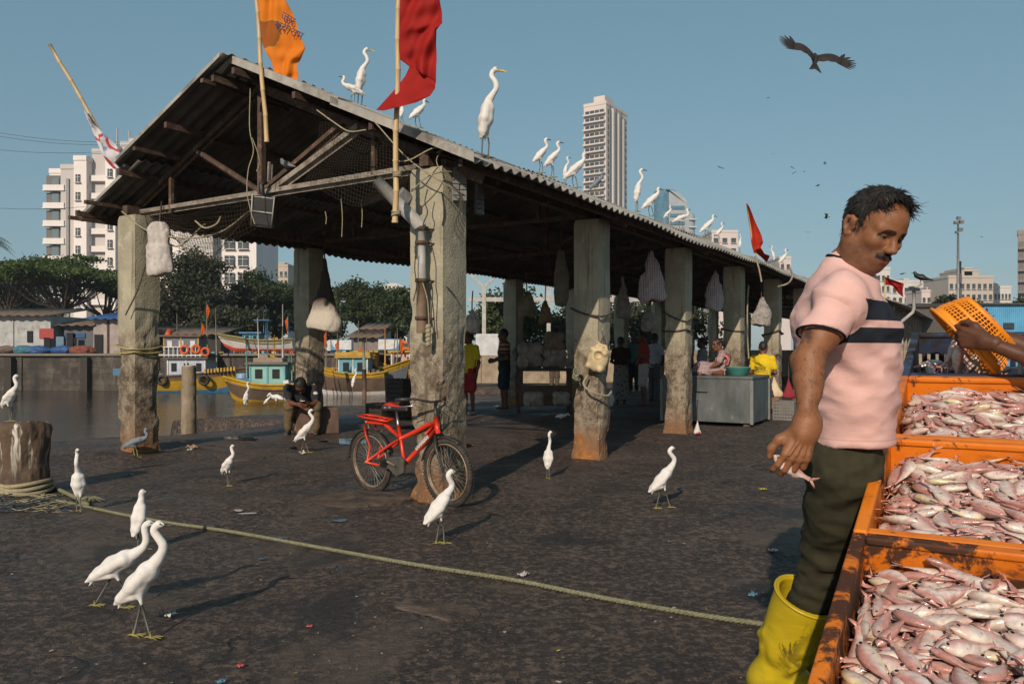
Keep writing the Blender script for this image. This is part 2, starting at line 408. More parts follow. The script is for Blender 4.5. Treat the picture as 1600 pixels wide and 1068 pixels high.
# broken slabs and small puddles on the quay
M_SLAB = M('worn_screed', (.105, .076, .057), .9, (.048, .035, .027), scale=7, bump=.6, bs=45, bd=.01, dirt=(.024, .019, .017), dscale=5, dlo=.50, dhi=.64, detail=9); M_PUD = PM((.010, .010, .011), .04, 'puddle_water', bump=0)
def patch(name, P, z, m, seed, th=.05, sub=3, jit=.03):
    rs = np.random.RandomState(seed); pts = []
    W = [gp(*q) for q in P]
    for _ in range(2): W = [W[i].lerp(W[(i+1) % len(W)], f) for i in range(len(W)) for f in (.25, .75)]
    for i in range(len(W)):
        a, b = W[i], W[(i+1) % len(W)]; L = (b-a).length
        for k in range(sub): pts.append(a.lerp(b, k/sub)+Vector((rs.randn(), rs.randn(), 0))*jit*min(1, L/.5))
    c = sum(pts, Vector())/len(pts); zz = max(gzw(p.x, p.y) for p in pts[::3])*.6+gzw(c.x, c.y)*.4
    mb = MB(); n = len(pts); rings = [1.0, .93, .6, .0]
    vs = [Vector((p.x, p.y, zz-th)) for p in pts]
    for r in rings[:-1]: vs += [Vector((c.x+(p.x-c.x)*r, c.y+(p.y-c.y)*r, zz+z+(0 if r < 1 else -.006 if th > .01 else 0)+(rs.randn()*.002 if th > .01 else 0))) for p in pts]
    vs.append(Vector((c.x, c.y, zz+z))); fs = []
    for q in range(3): fs += [(q*n+i, q*n+(i+1) % n, (q+1)*n+(i+1) % n, (q+1)*n+i) for i in range(n)]
    fs += [(3*n+i, 3*n+(i+1) % n, 4*n) for i in range(n)]
    mb.add(vs, fs, 0, th < .01); o = mb.build(name, m); tag(o, kind='structure'); return o
SL = [((606, 948), (640, 934), (700, 940), (752, 950), (748, 966), (712, 972), (660, 958)), ((468, 783), (520, 770), (600, 768), (660, 780), (600, 790), (530, 795)), ((690, 800), (800, 786), (900, 800), (980, 836), (900, 846), (780, 826)), ((570, 872), (640, 868), (660, 880), (600, 888)), ((860, 700), (960, 704), (1080, 716), (1010, 724), (900, 716)), ((330, 712), (420, 700), (440, 712), (360, 722)), ((980, 850), (1090, 848), (1150, 868), (1060, 880)), ((60, 880), (140, 866), (180, 880), (100, 900)), ((840, 962), (960, 960), (1010, 985), (900, 1000)), ((430, 1010), (520, 1000), (560, 1020), (480, 1036))]
SL = [SL[0], SL[1], SL[5]]
for i, P in enumerate(SL): patch('concrete_slab', P, .006, M_SLAB, 40+i)
PU = [(540, 690, 42, 5), (470, 700, 24, 3), (376, 688, 44, 3), (535, 813, 16, 3), (410, 872, 12, 2), (440, 840, 12, 2), (390, 803, 20, 2), (372, 800, 9, 2), (640, 668, 40, 3), (720, 696, 40, 4)]
for i, (u, v, a, b) in enumerate(PU): patch('puddle', [(u+a*math.cos(q)*random.uniform(.35, 1.2), v+b*math.sin(q)*random.uniform(.35, 1.2)) for q in np.linspace(0, -2*math.pi, 12)[:-1]], .0045, M_PUD, 80+i, .004, 1, .02)
# ---------------------------------------------------------------- shed materials
def pillar_mat():
    t = NT('stained_concrete'); x = t.sep()
    c = t.mix(t.ramp(t.noise(2.2, 8, .65), .35, .65), (.40, .36, .265), (.265, .245, .185))
    c = t.mix(t.ramp(t.noise(5, 8, .7), .55, .72), c, (.47, .43, .34))
    zr = t.math('ADD', x[2], t.math('MULTIPLY', t.noise(2.2, 6, .7), .9))
    c = t.mix(t.ramp(t.math('SUBTRACT', 2.05, zr), 0, .7), c, (.30, .25, .19))                # raw grey lower half
    c = t.mix(t.math('MULTIPLY', t.ramp(t.noise(6, 9, .78), .42, .58), t.ramp(t.math('SUBTRACT', 2.0, zr), 0, .4)), c, (.105, .078, .056))
    c = t.mix(t.ramp(t.math('SUBTRACT', .95, zr), .0, .45), c, (.20, .105, .055))                # rust wash
    c = t.mix(t.math('MULTIPLY', t.ramp(t.noise(4, 6, .7), .5, .6), t.ramp(t.math('SUBTRACT', .72, zr), .0, .3)), c, (.36, .145, .04))
    c = t.mix(t.ramp(t.noise(2.5, 5, .6, stretch=(6, 6, .25)), .57, .70), c, (.125, .105, .075))        # runs
    c = t.mix(t.ramp(t.noise(42, 2, .5), .69, .73), c, (.50, .46, .40))
    h = t.math('ADD', t.math('MULTIPLY', t.noise(9, 8, .7), t.ramp(t.math('SUBTRACT', 1.95, zr), 0, .5)), t.math('MULTIPLY', t.noise(50, 6), .25))
    t.bump(h, .8, .05); return t.out(c, .92, 0, .2)
M_PIL = pillar_mat()
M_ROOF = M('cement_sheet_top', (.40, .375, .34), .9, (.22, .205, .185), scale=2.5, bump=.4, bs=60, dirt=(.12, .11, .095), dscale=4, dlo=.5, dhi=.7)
M_UNDERSHADE = M('shaded_sheet_underside', (.125, .115, .102), .95, (.06, .055, .049), scale=2.2, bump=.4, bs=50, dirt=(.14, .125, .11), dscale=5, dlo=.6, dhi=.78)  # underside colour darkened: the shade inside the shed is painted into it
M_RUST = M('rusty_steel', (.105, .062, .042), .85, (.042, .03, .023), scale=12, bump=.5, bs=60, dirt=(.24, .17, .12), dscale=9, dlo=.55, dhi=.72)
M_GALV = M('pale_dusty_steel', (.30, .27, .23), .75, (.14, .11, .085), scale=9, bump=.3, bs=60)
M_BAMB = M('bamboo', (.55, .40, .21), .55, (.38, .26, .13), scale=5, stretch=(30, 30, 1), bump=.1)
M_ROPE = M('old_rope', (.36, .31, .20), .9, (.22, .19, .12), scale=60, bump=.8, bs=220, bd=.004)
M_DARKROPE = M('dark_rope', (.07, .055, .045), .9)
M_PVC = M('grey_pvc', (.36, .35, .33), .55, (.26, .25, .235), scale=8, dirt=(.13, .09, .06), dscale=5)
M_BLACK = M('black_plastic', (.014, .014, .015), .5, bump=.1)

NP, SP = 11, 3.017
SHED_L = 30.2
shed = thing('market_shed', 'long open fish market shed with corrugated roof on square concrete pillars', 'shed', O_S, YAW_S)
def pillar(s, t, w, zt, seed, zb=-.15, chip=1.0):
    """square column with chipped edges, built as a fine displaced prism"""
    n = 9; m = 64; P = []
    hw = w/2
    per = [(-hw+w*i/n, -hw) for i in range(n)]+[(hw, -hw+w*i/n) for i in range(n)]+[(hw-w*i/n, hw) for i in range(n)]+[(-hw, hw-w*i/n) for i in range(n)]
    k = len(per); zs = np.linspace(zb, zt, m)
    vs = np.array([(x, y, z) for z in zs for x, y in per]); rad = vs.copy(); rad[:, 2] = 0
    corner = np.clip((np.maximum(np.abs(vs[:, 0]), np.abs(vs[:, 1]))+np.minimum(np.abs(vs[:, 0]), np.abs(vs[:, 1])))/w-.72, 0, 1)*3.2
    low = np.clip((1.9-vs[:, 2])/.8, .12, 1)
    nb = fbm(vs*np.array([5, 5, 3.0])+seed*7.3, 4, seed); nf = fbm(vs*16+seed, 3, seed+3)
    d = -low*(np.clip(nb-.15, 0, 1)*.035*chip+.007*nf)-corner*np.clip(nb+.15, 0, 1)*.05*low*chip-.012*corner
    foot = np.clip((.14-vs[:, 2])/.14, 0, 1); d = d+foot*.035
    rr = np.linalg.norm(rad, axis=1); vs[:, :2] *= (1+d/np.maximum(rr, 1e-6))[:, None]
    topr = np.clip((vs[:, 2]-(zt-.07))/.07, 0, 1); vs[:, :2] *= (1-.07*topr**2)[:, None]
    fs = [(i*k+j, i*k+(j+1) % k, (i+1)*k+(j+1) % k, (i+1)*k+j) for i in range(m-1) for j in range(k)]
    fs.append(tuple((m-1)*k+j for j in range(k)))
    mb = MB(); vs[:, 0] += s; vs[:, 1] += t; mb.add(vs, fs, 0, False); return mb
T_L, S_L = 4.62, .38
for i in range(NP):
    z = 2.735
    o = pillar(i*SP, 0, .35 if i == 0 else .33, z, 11+i, chip=1.5 if i == 0 else .9).build('pillar', M_PIL, shed)
    pillar((S_L, 3.586, 6.75, 9.89, 12.95, 16, 19, 22, 25, 28, 29.9)[i], (T_L, 5.10, 5.1, 5.16)[min(i, 3)], .34, 2.80, 31+i).build('pillar', M_PIL, shed)
# roof: right slope t from -.6 to ridge 2.34; left slope in two laps
def ro_s(t):  # skewed gable line
    return -.37+(t+.6)/(5.28+.6)*.41
Z_E, Z_R, T_R, T_E, Z_EL = 2.70, 4.03, 2.34, 5.26, 2.845
PITCH = .146; AMP = .024
def sheet(t0, z0, t1, z1, lift=0.0, cut=0.0, s_end=SHED_L, s0off=0.0):
    n = int((s_end+.4)/PITCH*10); rows = []
    L = math.hypot(t1-t0, z1-z0); ny, nz = -(z1-z0)/L, (t1-t0)/L
    if nz < 0: ny, nz = -ny, -nz
    for a in np.linspace(0, 1, 7):
        t = t0+(t1-t0)*a; z = z0+(z1-z0)*a; row = []
        for k in range(n+1):
            s = -.37+k*PITCH/10; ph = 2*math.pi*(s/PITCH); sh = math.sin(ph); am = AMP*(sh*.75+.25*(2*abs(((s/PITCH) % 1)*2-1)-1))
            s2 = s+(ro_s(t)+.37)*max(0, 1-(s+.37)/3)+s0off*max(0, 1-(s+.37)/1)
            sag = .018*math.sin(s*.9+a*2)+.012*math.sin(s*2.3)
            row.append((s2, t+ny*am, z+nz*am+lift+sag))
        rows.append(row)
    return rows
def roof_uv():
    pass
def roofpart(laps, name):
    mb = MB()
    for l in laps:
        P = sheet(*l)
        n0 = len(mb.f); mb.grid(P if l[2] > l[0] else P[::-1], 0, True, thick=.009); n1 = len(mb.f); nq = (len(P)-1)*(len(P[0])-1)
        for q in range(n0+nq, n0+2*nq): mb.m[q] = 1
    return mb.build(name, [M_ROOF, M_UNDERSHADE], shed)
def zr_r(t): return Z_E+(Z_R-Z_E)*(t+.6)/(T_R+.6)
def zr_l(t): return Z_EL+(Z_R-Z_EL)*(T_E-t)/(T_E-T_R)
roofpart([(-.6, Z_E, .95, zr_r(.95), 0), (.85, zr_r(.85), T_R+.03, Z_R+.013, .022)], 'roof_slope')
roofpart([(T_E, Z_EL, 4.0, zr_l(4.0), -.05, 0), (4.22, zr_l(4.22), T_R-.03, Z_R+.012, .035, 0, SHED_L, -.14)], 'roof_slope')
mb = MB()
rc = [[(s, T_R+.22*a, Z_R+.055-.105*abs(a)+.012*math.sin(s*3)) for a in (1, .45, 0, -.45, -1)] for s in np.linspace(ro_s(T_R)-.03, SHED_L, 60)]
mb.grid(rc, thick=.01); mb.build('ridge_cap', M_ROOF, shed)
# barge strip capping the rake of the right slope, in lapped lengths
mb = MB()
for a, b, l in ((-.62, .95, 0), (.85, 2.4, .016)):
    for k in range(1):
        p = [[(ro_s(t)+ds, t, zr_r(t)+.045+l+dz) for ds, dz in ((-.025, -.075), (-.025, .0), (.16, .012))] for t in np.linspace(a, b, 14)]
        mb.grid(p, thick=.008, smooth=False)
mb.build('barge_strip', M_ROOF, shed)
mb = MB()
p = [[(ro_s(t)+ds-(.14 if t < 4.24 else 0), t, zr_l(t)+.03+dz-(.05 if t > 4.23 else -.025)) for ds, dz in ((.12, .008), (-.012, .0), (-.012, -.04))] for t in np.concatenate([np.linspace(5.26, 4.26, 8), np.linspace(4.22, 2.35, 16)])]
mb.grid(p, thick=.008, smooth=False); mb.build('barge_strip', M_ROOF, shed)
# purlins
for t in (-.42, .5, 1.4, 2.2):
    mb = MB(); mb.beam((-.28, t, zr_r(t)-.075), (SHED_L-.1, t, zr_r(t)-.065), .04, .06); mb.build('purlin', M_RUST, shed)
for t in (5.1, 4.2, 3.3, 2.5):
    mb = MB(); mb.beam((ro_s(t)-.12, t, zr_l(t)-.09), (SHED_L-.1, t, zr_l(t)-.075), .04, .06); mb.build('purlin', M_RUST, shed)
for t in (-.0, T_L):   # wall plates along the pillar heads
    mb = MB(); z = 2.735+.06 if t < 1 else 2.86
    mb.beam((-.2 if t < 1 else .2, t, z), (SHED_L-.2, t, z), .09, .1); mb.build('eave_beam', M_RUST, shed)
# trusses, skewed like the gable
def truss(s0, first=False):
    tr = bpy.data.objects.new('truss', None); COL.objects.link(tr); tr.parent = shed
    def P(t, z): return (s0+(t/T_L)*S_L, t, z)
    zt = 2.80
    def mem(n, a, b, w=.04, h=.042, m=M_RUST):
        mb = MB(); mb.beam(a, b, w, h)
        if first: mb.beam(Vector(a)+Vector((.03, 0, -.02)), Vector(b)+Vector((.03, 0, -.02)), .01, h*1.5)
        mb.build(n, m, tr)
    mem('tie_beam', P(-.1, zt), P(4.75, zt+.06), .04, .045, M_GALV if first else M_RUST)
    mem('king_post', P(T_R+.0, zt), P(T_R, Z_R-.12), .06, .06)
    mem('rafter', P(-.45, zr_r(-.45)-.13), P(T_R, Z_R-.13), .04, .055); mem('rafter', P(5.05, zr_l(5.05)-.15), P(T_R, Z_R-.13), .04, .055)
    mem('strut', P(T_R-.03, zt+.05), P(1.15, zr_r(1.15)-.15)); mem('strut', P(T_R+.03, zt+.05), P(3.45, zr_l(3.45)-.17))
    mem('web_post', P(.75, zt), P(.75, zr_r(.75)-.15), .04, .04); mem('web_post', P(3.95, zt), P(3.95, zr_l(3.95)-.17), .04, .04)
    if first:
        mem('brace', P(T_R-.12, zt+.02), P(.95, zr_r(.95)-.13), .045, .05, M_GALV)
        mem('stay', P(T_R-.1, zt), P(T_R-.12, zt+.32), .022, .022, M_GALV)
for i in range(NP-1): truss(i*SP, i == 0)
# stub ends of purlins sticking out at the gable
for t in (T_R+.22, 3.75, 4.75, 5.1):
    mb = MB(); z = zr_l(t)-.10-(.05 if t > 4.7 else 0); mb.beam((ro_s(t)-.2, t, z), (ro_s(t)+.9, t, z), .045, .04); mb.build('purlin_end', M_RUST, shed)
# drainpipe on the front pillar
def rpipe(pts, r, m, name, parent, seg=12):
    mb = MB(); mb.tube(pts, r, seg); return mb.build(name, m, parent)
pipe = bpy.data.objects.new('drainpipe', None); COL.objects.link(pipe); pipe.parent = shed
def loc_s(v):  # world -> shed local
    d = Vector(v)-O_S; return Vector((d.dot(A_S), d.dot(B_S), d.z))
pa, pb, pc, pd = [loc_s(px(*q)) for q in ((588, 282, 6.35), (659, 357, 6.42), (659, 440, 6.42), (659, 520, 6.42))]
rpipe([pa, pb+Vector((0, 0, .01))], .052, M_PVC, 'inclined_length', pipe); rpipe([pb+Vector((0, 0, .03)), pc], .033, M_PVC, 'upper_length', pipe)
rpipe([pc+Vector((0, 0, .02)), pd], .043, M('rusty_pipe', (.20, .13, .085), .8, (.10, .07, .05)), 'lower_length', pipe)
for q in (pb+Vector((0,0,.0)), pc+Vector((0,0,.01)), (pb+pc)/2+Vector((0,0,.1)), pd+Vector((0,0,.12))):
    mb = MB(); mb.lathe(q, [(.055, -.014), (.055, .014)], 14); mb.beam(q+Vector((0, -.0, 0)), q+Vector((.12, -.06, .0)), .014, .012); mb.build('clamp', M_RUST, pipe)
# thick crack lines and loose wires tied round the front pillar head
def wire(name, pts, r=.006, m=None, parent=None, sub=8, sag=0):
    r = r*.68
    P = [Vector(p) for p in pts]; out = []
    for i in range(len(P)-1):
        a, b = P[i], P[i+1]; p0 = P[i-1] if i else a*2-b; p3 = P[i+2] if i+2 < len(P) else b*2-a
        for k in range(sub):
            u = k/sub; out.append(.5*((2*a)+(b-p0)*u+(2*p0-5*a+4*b-p3)*u*u+(3*a-p0-3*b+p3)*u**3)-Vector((0, 0, sag*4*u*(1-u))))
    out.append(P[-1]); mb = MB(); mb.tube(out, r, 6); return mb.build(name, m or M_ROPE, parent)
def lw(*q): return [loc_s(px(*a)) for a in q]
wire('tie_rope', lw((642, 300, 6.36), (668, 276, 6.30), (700, 268, 6.42), (728, 276, 6.55)), .008, M_ROPE, shed)
wire('tie_rope', lw((690, 235, 6.4), (682, 250, 6.32), (688, 268, 6.3)), .006, M_ROPE, shed)
wire('tie_rope', lw((585, 190, 6.6), (640, 250, 6.3), (700, 290, 6.3), (728, 306, 6.5)), .008, M_ROPE, shed)
wire('tie_rope', lw((618, 252, 6.3), (640, 250, 6.25), (675, 232, 6.3), (694, 232, 6.35), (684, 238, 6.3)), .009, M_ROPE, shed)
for k in range(5):
    wire('loose_cord', lw((700+k*3, 284+k*3, 6.36), (716+k*2, 300+4*k, 6.38), (722-k*3, 330+k*6, 6.38), (728-k, 345+k*9, 6.42)), .005, M_DARKROPE, shed)
wire('loose_cord', lw((391, 138, 7.5), (390, 200, 7.5), (396, 235, 7.5), (388, 265, 7.5), (386, 300, 7.5), (392, 330, 7.5), (398, 350, 7.5)), .007, M_ROPE, shed)
wire('loose_cord', lw((394, 215, 7.5), (403, 240, 7.5), (405, 255, 7.5), (401, 268, 7.5)), .006, M_ROPE, shed)
wire('loose_cord', lw((495, 172, 6.9), (520, 190, 6.8), (545, 205, 6.7), (572, 203, 6.7)), .009, M_ROPE, shed)
wire('loose_cord', lw((1180, 400, 12.5), (1186, 420, 12.5), (1190, 440, 12.5)), .02, M_ROPE, shed)
wire('loose_cord', lw((1233, 415, 14.4), (1238, 430, 14.4), (1232, 442, 14.4), (1215, 448, 14.4)), .025, M_GALV, shed)
for u, v0, v1, d in ((533, 310, 370, 9), (564, 312, 355, 9), (508, 330, 350, 9)):
    wire('loose_cord', lw((u, v0, d), (u+2, (v0+v1)/2, d), (u+1, v1, d)), .008, M_ROPE, shed)
# ropes around pillars
def ring(s, t, hw, zs, r, m, name='tied_rope', tilt=0):
    P = [(s-hw, t-hw, zs+tilt), (s-hw, t+hw, zs), (s+hw, t+hw, zs-tilt*.5), (s+hw, t-hw, zs+tilt*.3)]
    mb = MB(); Q = []
    for i in range(4):
        a, b = Vector(P[i]), Vector(P[(i+1) % 4])
        for k in range(6): Q.append(a+(b-a)*k/6-Vector((0, 0, .02*math.sin(math.pi*k/6))))
    mb.tube(Q, r, 6, closed=True); mb.build(name, m, shed)
ring(S_L, T_L, .185, 1.30, .009, M('yellow_rope', (.42, .36, .12), .8), tilt=-.05); ring(S_L, T_L, .187, 1.22, .009, bpy.data.materials['yellow_rope'])
ring(2*SP, 0, .18, 1.52, .012, M_DARKROPE, tilt=.02); ring(2*SP, 0, .182, 1.80, .012, M_DARKROPE, tilt=-.15)
ring(SP, 0, .185, 1.72, .012, M_DARKROPE, tilt=-.1)
ring(3*SP, 0, .18, 1.62, .012, M_DARKROPE, tilt=-.05); ring(4*SP, 0, .18, 1.55, .02, M_DARKROPE, tilt=.1)
wire('tied_rope', lw((918, 585, 9.0), (912, 600, 8.98), (925, 612, 8.9), (948, 618, 9.0), (955, 612, 9.1)), .02, M_ROPE, shed)
wire('tied_rope', lw((244, 345, 9.1), (232, 395, 9.1), (216, 450, 9.05), (196, 492, 9.1)), .012, M_DARKROPE, shed)
wire('tied_rope', lw((660, 440, 6.34), (668, 470, 6.36), (671, 520, 6.36)), .008, M_ROPE, shed)
mb = MB()
q = loc_s(px(669, 510, 6.36))
for k in range(5): mb.lathe(q+Vector((0, 0, -.035*k)), [(.012, -.02), (.03, 0), (.012, .02)], 8, axis=(random.random()-.5, .6, random.random()))
mb.build('rope_knot', M_ROPE, shed)
for pts in (((668, 296), (664, 315), (668, 332), (661, 352), (665, 372), (672, 400), (671, 430), (676, 455), (674, 492), (678, 520)), ((650, 392), (648, 420), (651, 445), (646, 470)), ((690, 300), (694, 330), (691, 352)), ((698, 448), (706, 456), (713, 466))):
    wire('crack', lw(*[(u, v, 6.335 if u < 672 else 6.35+(u-672)*.0042) for u, v in pts]), .007, PM((.045, .038, .03), .95, 'crack_dark'), shed)
wire('hose', lw((1170, 445, 14.2), (1168, 470, 14.2), (1168, 520, 14.2), (1170, 560, 14.2)), .02, M_ROPE, shed)
# net slung under the gable: a mesh of thin cords
def net(corners, nu, nv, sag, r, name, m):
    a, b, c, d = [Vector(x) for x in corners]; mb = MB()
    def P(u, v):
        p = a*(1-u)*(1-v)+b*u*(1-v)+c*u*v+d*(1-u)*v
        return p-Vector((0, 0, sag*4*u*(1-u)*(.4+v)))+Vector((.03*math.sin(u*9+v*5), 0, .03*math.sin(u*11+v*7)))
    for i in range(nu+1): mb.tube([P(i/nu, k/10) for k in range(11)], r, 3, caps=False)
    for j in range(nv+1): mb.tube([P(k/18, j/nv) for k in range(19)], r, 3, caps=False)
    mb.build(name, m, shed)
M_NET = M('net_twine', (.055, .042, .032), .9)
net(lw((500, 190, 7.3), (700, 235, 6.5), (690, 285, 6.5), (480, 290, 7.3)), 46, 20, .12, .0013, 'hanging_net', M_NET)
net(lw((205, 330, 9.3), (420, 300, 7.8), (420, 330, 8.0), (230, 352, 9.4)), 46, 12, .25, .0019, 'hanging_net', M_NET)
net(lw((232, 345, 9.3), (410, 318, 8.0), (400, 325, 8.3), (260, 352, 9.4)), 40, 10, .35, .0023, 'hanging_net', M_NET)
for a in (((305, 345, 8.6), (320, 356, 8.5), (338, 350, 8.4), (345, 338, 8.4)), ((190, 330, 9.2), (230, 360, 9.1), (290, 372, 8.8), (345, 362, 8.5), (390, 330, 8.1)), ((240, 352, 9.1), (275, 385, 9), (320, 350, 8.7))):
    wire('slung_rope', lw(*a), .014, M_ROPE, shed)
# floodlights
M_LAMPB = M('lamp_casing', (.20, .20, .20), .5, (.13, .13, .13), metal=.3); M_LENS = M('lamp_lens', (.20, .20, .195), .25, (.13, .13, .13), scale=30)
def flood(loc, s, rot, label):
    f = thing('floodlight', label, 'floodlight', loc, rot, 'floodlights on the shed')
    mb = MB(); mb.box((0, 0, 0), (.19*s, .07*s, .22*s), taper=.85); mb.tube([(-.05*s, .02, .12*s), (-.04*s, .02, .2*s), (.05*s, .02, .2*s), (.05*s, .02, .12*s)], .012*s, 6); bevel(mb.build('casing', M_LAMPB, f), .012)
    mb = MB()
    for i in range(3):
        for j in range(2): mb.box((-.05*s+.1*s*j, -.006, -.3*s+.075*s*i), (.075*s, .03, .06*s))
    mb.build('led_array', M_LENS, f)
    mb = MB(); mb.box((0, .02*s, -.225*s), (.20*s, .03*s, .24*s)); bevel(mb.build('front_frame', M_LAMPB, f), .008)
    return f
flood(px(718, 275, 6.55), .62, .2, 'grey floodlight with square lamps on the front pillar head')
flood(px(749, 300, 7.2), .6, 1.1, 'slim floodlight seen edge on under the eave')
fl = thing('floodlight', 'old glass fronted floodlight hanging from the gable truss', 'floodlight', px(413, 330, 7.85), 0, 'floodlights on the shed')
mb = MB(); mb.box((0, 0, 0), (.21, .1, .3), taper=1.1); o = mb.build('casing', M('lamp_black', (.03, .03, .032), .35), fl); bevel(o, .02); o.rotation_euler = (.15, .12, 0)
mb = MB(); fr = [(-.10, -.06, -.15), (.10, -.06, -.15), (.11, -.06, .15), (-.11, -.06, .15)]; mb.tube(fr, .009, 6, closed=True); mb.tube([(-.1, -.062, -.01), (.1, -.062, -.01)], .007, 6)
o = mb.build('front_frame', M('lamp_rim', (.45, .43, .40), .4), fl); o.rotation_euler = (.15, .12, 0)
mb = MB(); mb.tube([(-.02, 0, .14), (-.03, 0, .26), (.02, 0, .3)], .03, 8); mb.build('bracket', M_BLACK, fl)
fl2 = thing('floodlight', 'small grey floodlight tucked behind the bamboo pole', 'floodlight', px(632, 308, 6.6), .6, 'floodlights on the shed')
mb = MB(); mb.box((0, 0, 0), (.13, .05, .11), rot=(.2, .6, 0)); bevel(mb.build('casing', M_LAMPB, fl2), .01)
mb = MB(); mb.box((-.01, -.03, -.005), (.1, .012, .085), rot=(.2, .6, 0)); mb.build('lens', M_LENS, fl2)

# ---------------------------------------------------------------- far sheds
M_SHEDWALL = M('weathered_panel', (.21, .19, .14), .9, (.13, .115, .085), scale=3, bump=.3, stretch=(1, 1, .3), dirt=(.07, .06, .045))
s2 = thing('far_shed', 'second market shed further along the quay with grey roof', 'shed', sw(30.6, -.35), YAW_S)
mb = MB(); mb.grid([[(s, t, 3.3+.38*t/1+.02*math.sin(s*20)) for s in np.linspace(0, 40, 160)] for t in (-.75, 2.8)][::-1], thick=.05); mb.build('roof_slope', M_ROOF, s2)
mb = MB(); mb.grid([[(s, t, 3.3+.38*2.8-.38*(t-2.8)) for s in (0, 40)] for t in (2.8, 6.4)][::-1], thick=.05); mb.build('roof_slope', M_ROOF, s2)
for i in range(20):
    mb = MB(); mb.box((i*2+1, random.uniform(-.03, .03), 1.65), (1.92, .06, 3.4)); mb.build('wall_panel', M_SHEDWALL, s2)
for i in range(21):
    mb = MB(); mb.box((i*2, -.08, 1.5), (.14, .14, 3.0)); mb.build('post', M_GALV, s2)
s3 = thing('steel_shed', 'pale steel framed shed glimpsed behind the market pillars', 'shed', (-3.5, 37, 0))
M_WS = M('white_steel', (.40, .39, .37), .6)
for x in (2.2, 5.2, 8.4):
    mb = MB(); mb.beam((x, 0, 0), (x, 0, 4.2), .18, .18); mb.beam((x, 0, 4.1), (x-1.1, 0, 5.2), .12, .12); mb.beam((x, 0, 4.1), (x+1.1, 0, 5.2), .12, .12); mb.build('branched_post', M_WS, s3)
mb = MB(); mb.beam((1.5, 0, 3.55), (12, 0, 3.55), .1, .2); mb.build('girder', M_WS, s3)
mb = MB(); mb.grid([[(x, y, 5.4+.02*y+.04*math.sin(x*8)) for x in np.linspace(1.6, 14, 90)] for y in (-1.5, 6)], thick=.04); mb.build('roof', M_ROOF, s3)
# ---------------------------------------------------------------- egrets
def feather_mat(name, a, b):
    t = NT(name); c = t.mix(t.ramp(t.noise(14, 6, .6, stretch=(1, 1, 1)), .35, .7), a, b)
    t.bump(t.noise(30, 6, .6, stretch=(.35, 1, 1)), .35, .012)
    t.b.inputs['Subsurface Weight'].default_value = .12; t.b.inputs['Subsurface Scale'].default_value = .02
    return t.out(c, .85, 0, .15)
M_WHITE = feather_mat('white_feathers', (.69, .665, .64), (.58, .55, .52)); M_GREYF = feather_mat('slate_feathers', (.20, .225, .26), (.13, .15, .18))
M_BILL = PM((.035, .032, .03), .4, 'dark_bill', bump=0); M_YBILL = PM((.62, .42, .10), .45, 'yellow_bill', bump=0)
M_LEG = PM((.10, .10, .085), .5, 'dark_leg', bump=0); M_FOOT = PM((.26, .23, .06), .6, 'yellow_foot', bump=0); M_EYE = PM((.01, .01, .01), .15, 'eye', bump=0)
M_YEYE = PM((.45, .42, .2), .4, 'lores', bump=0)
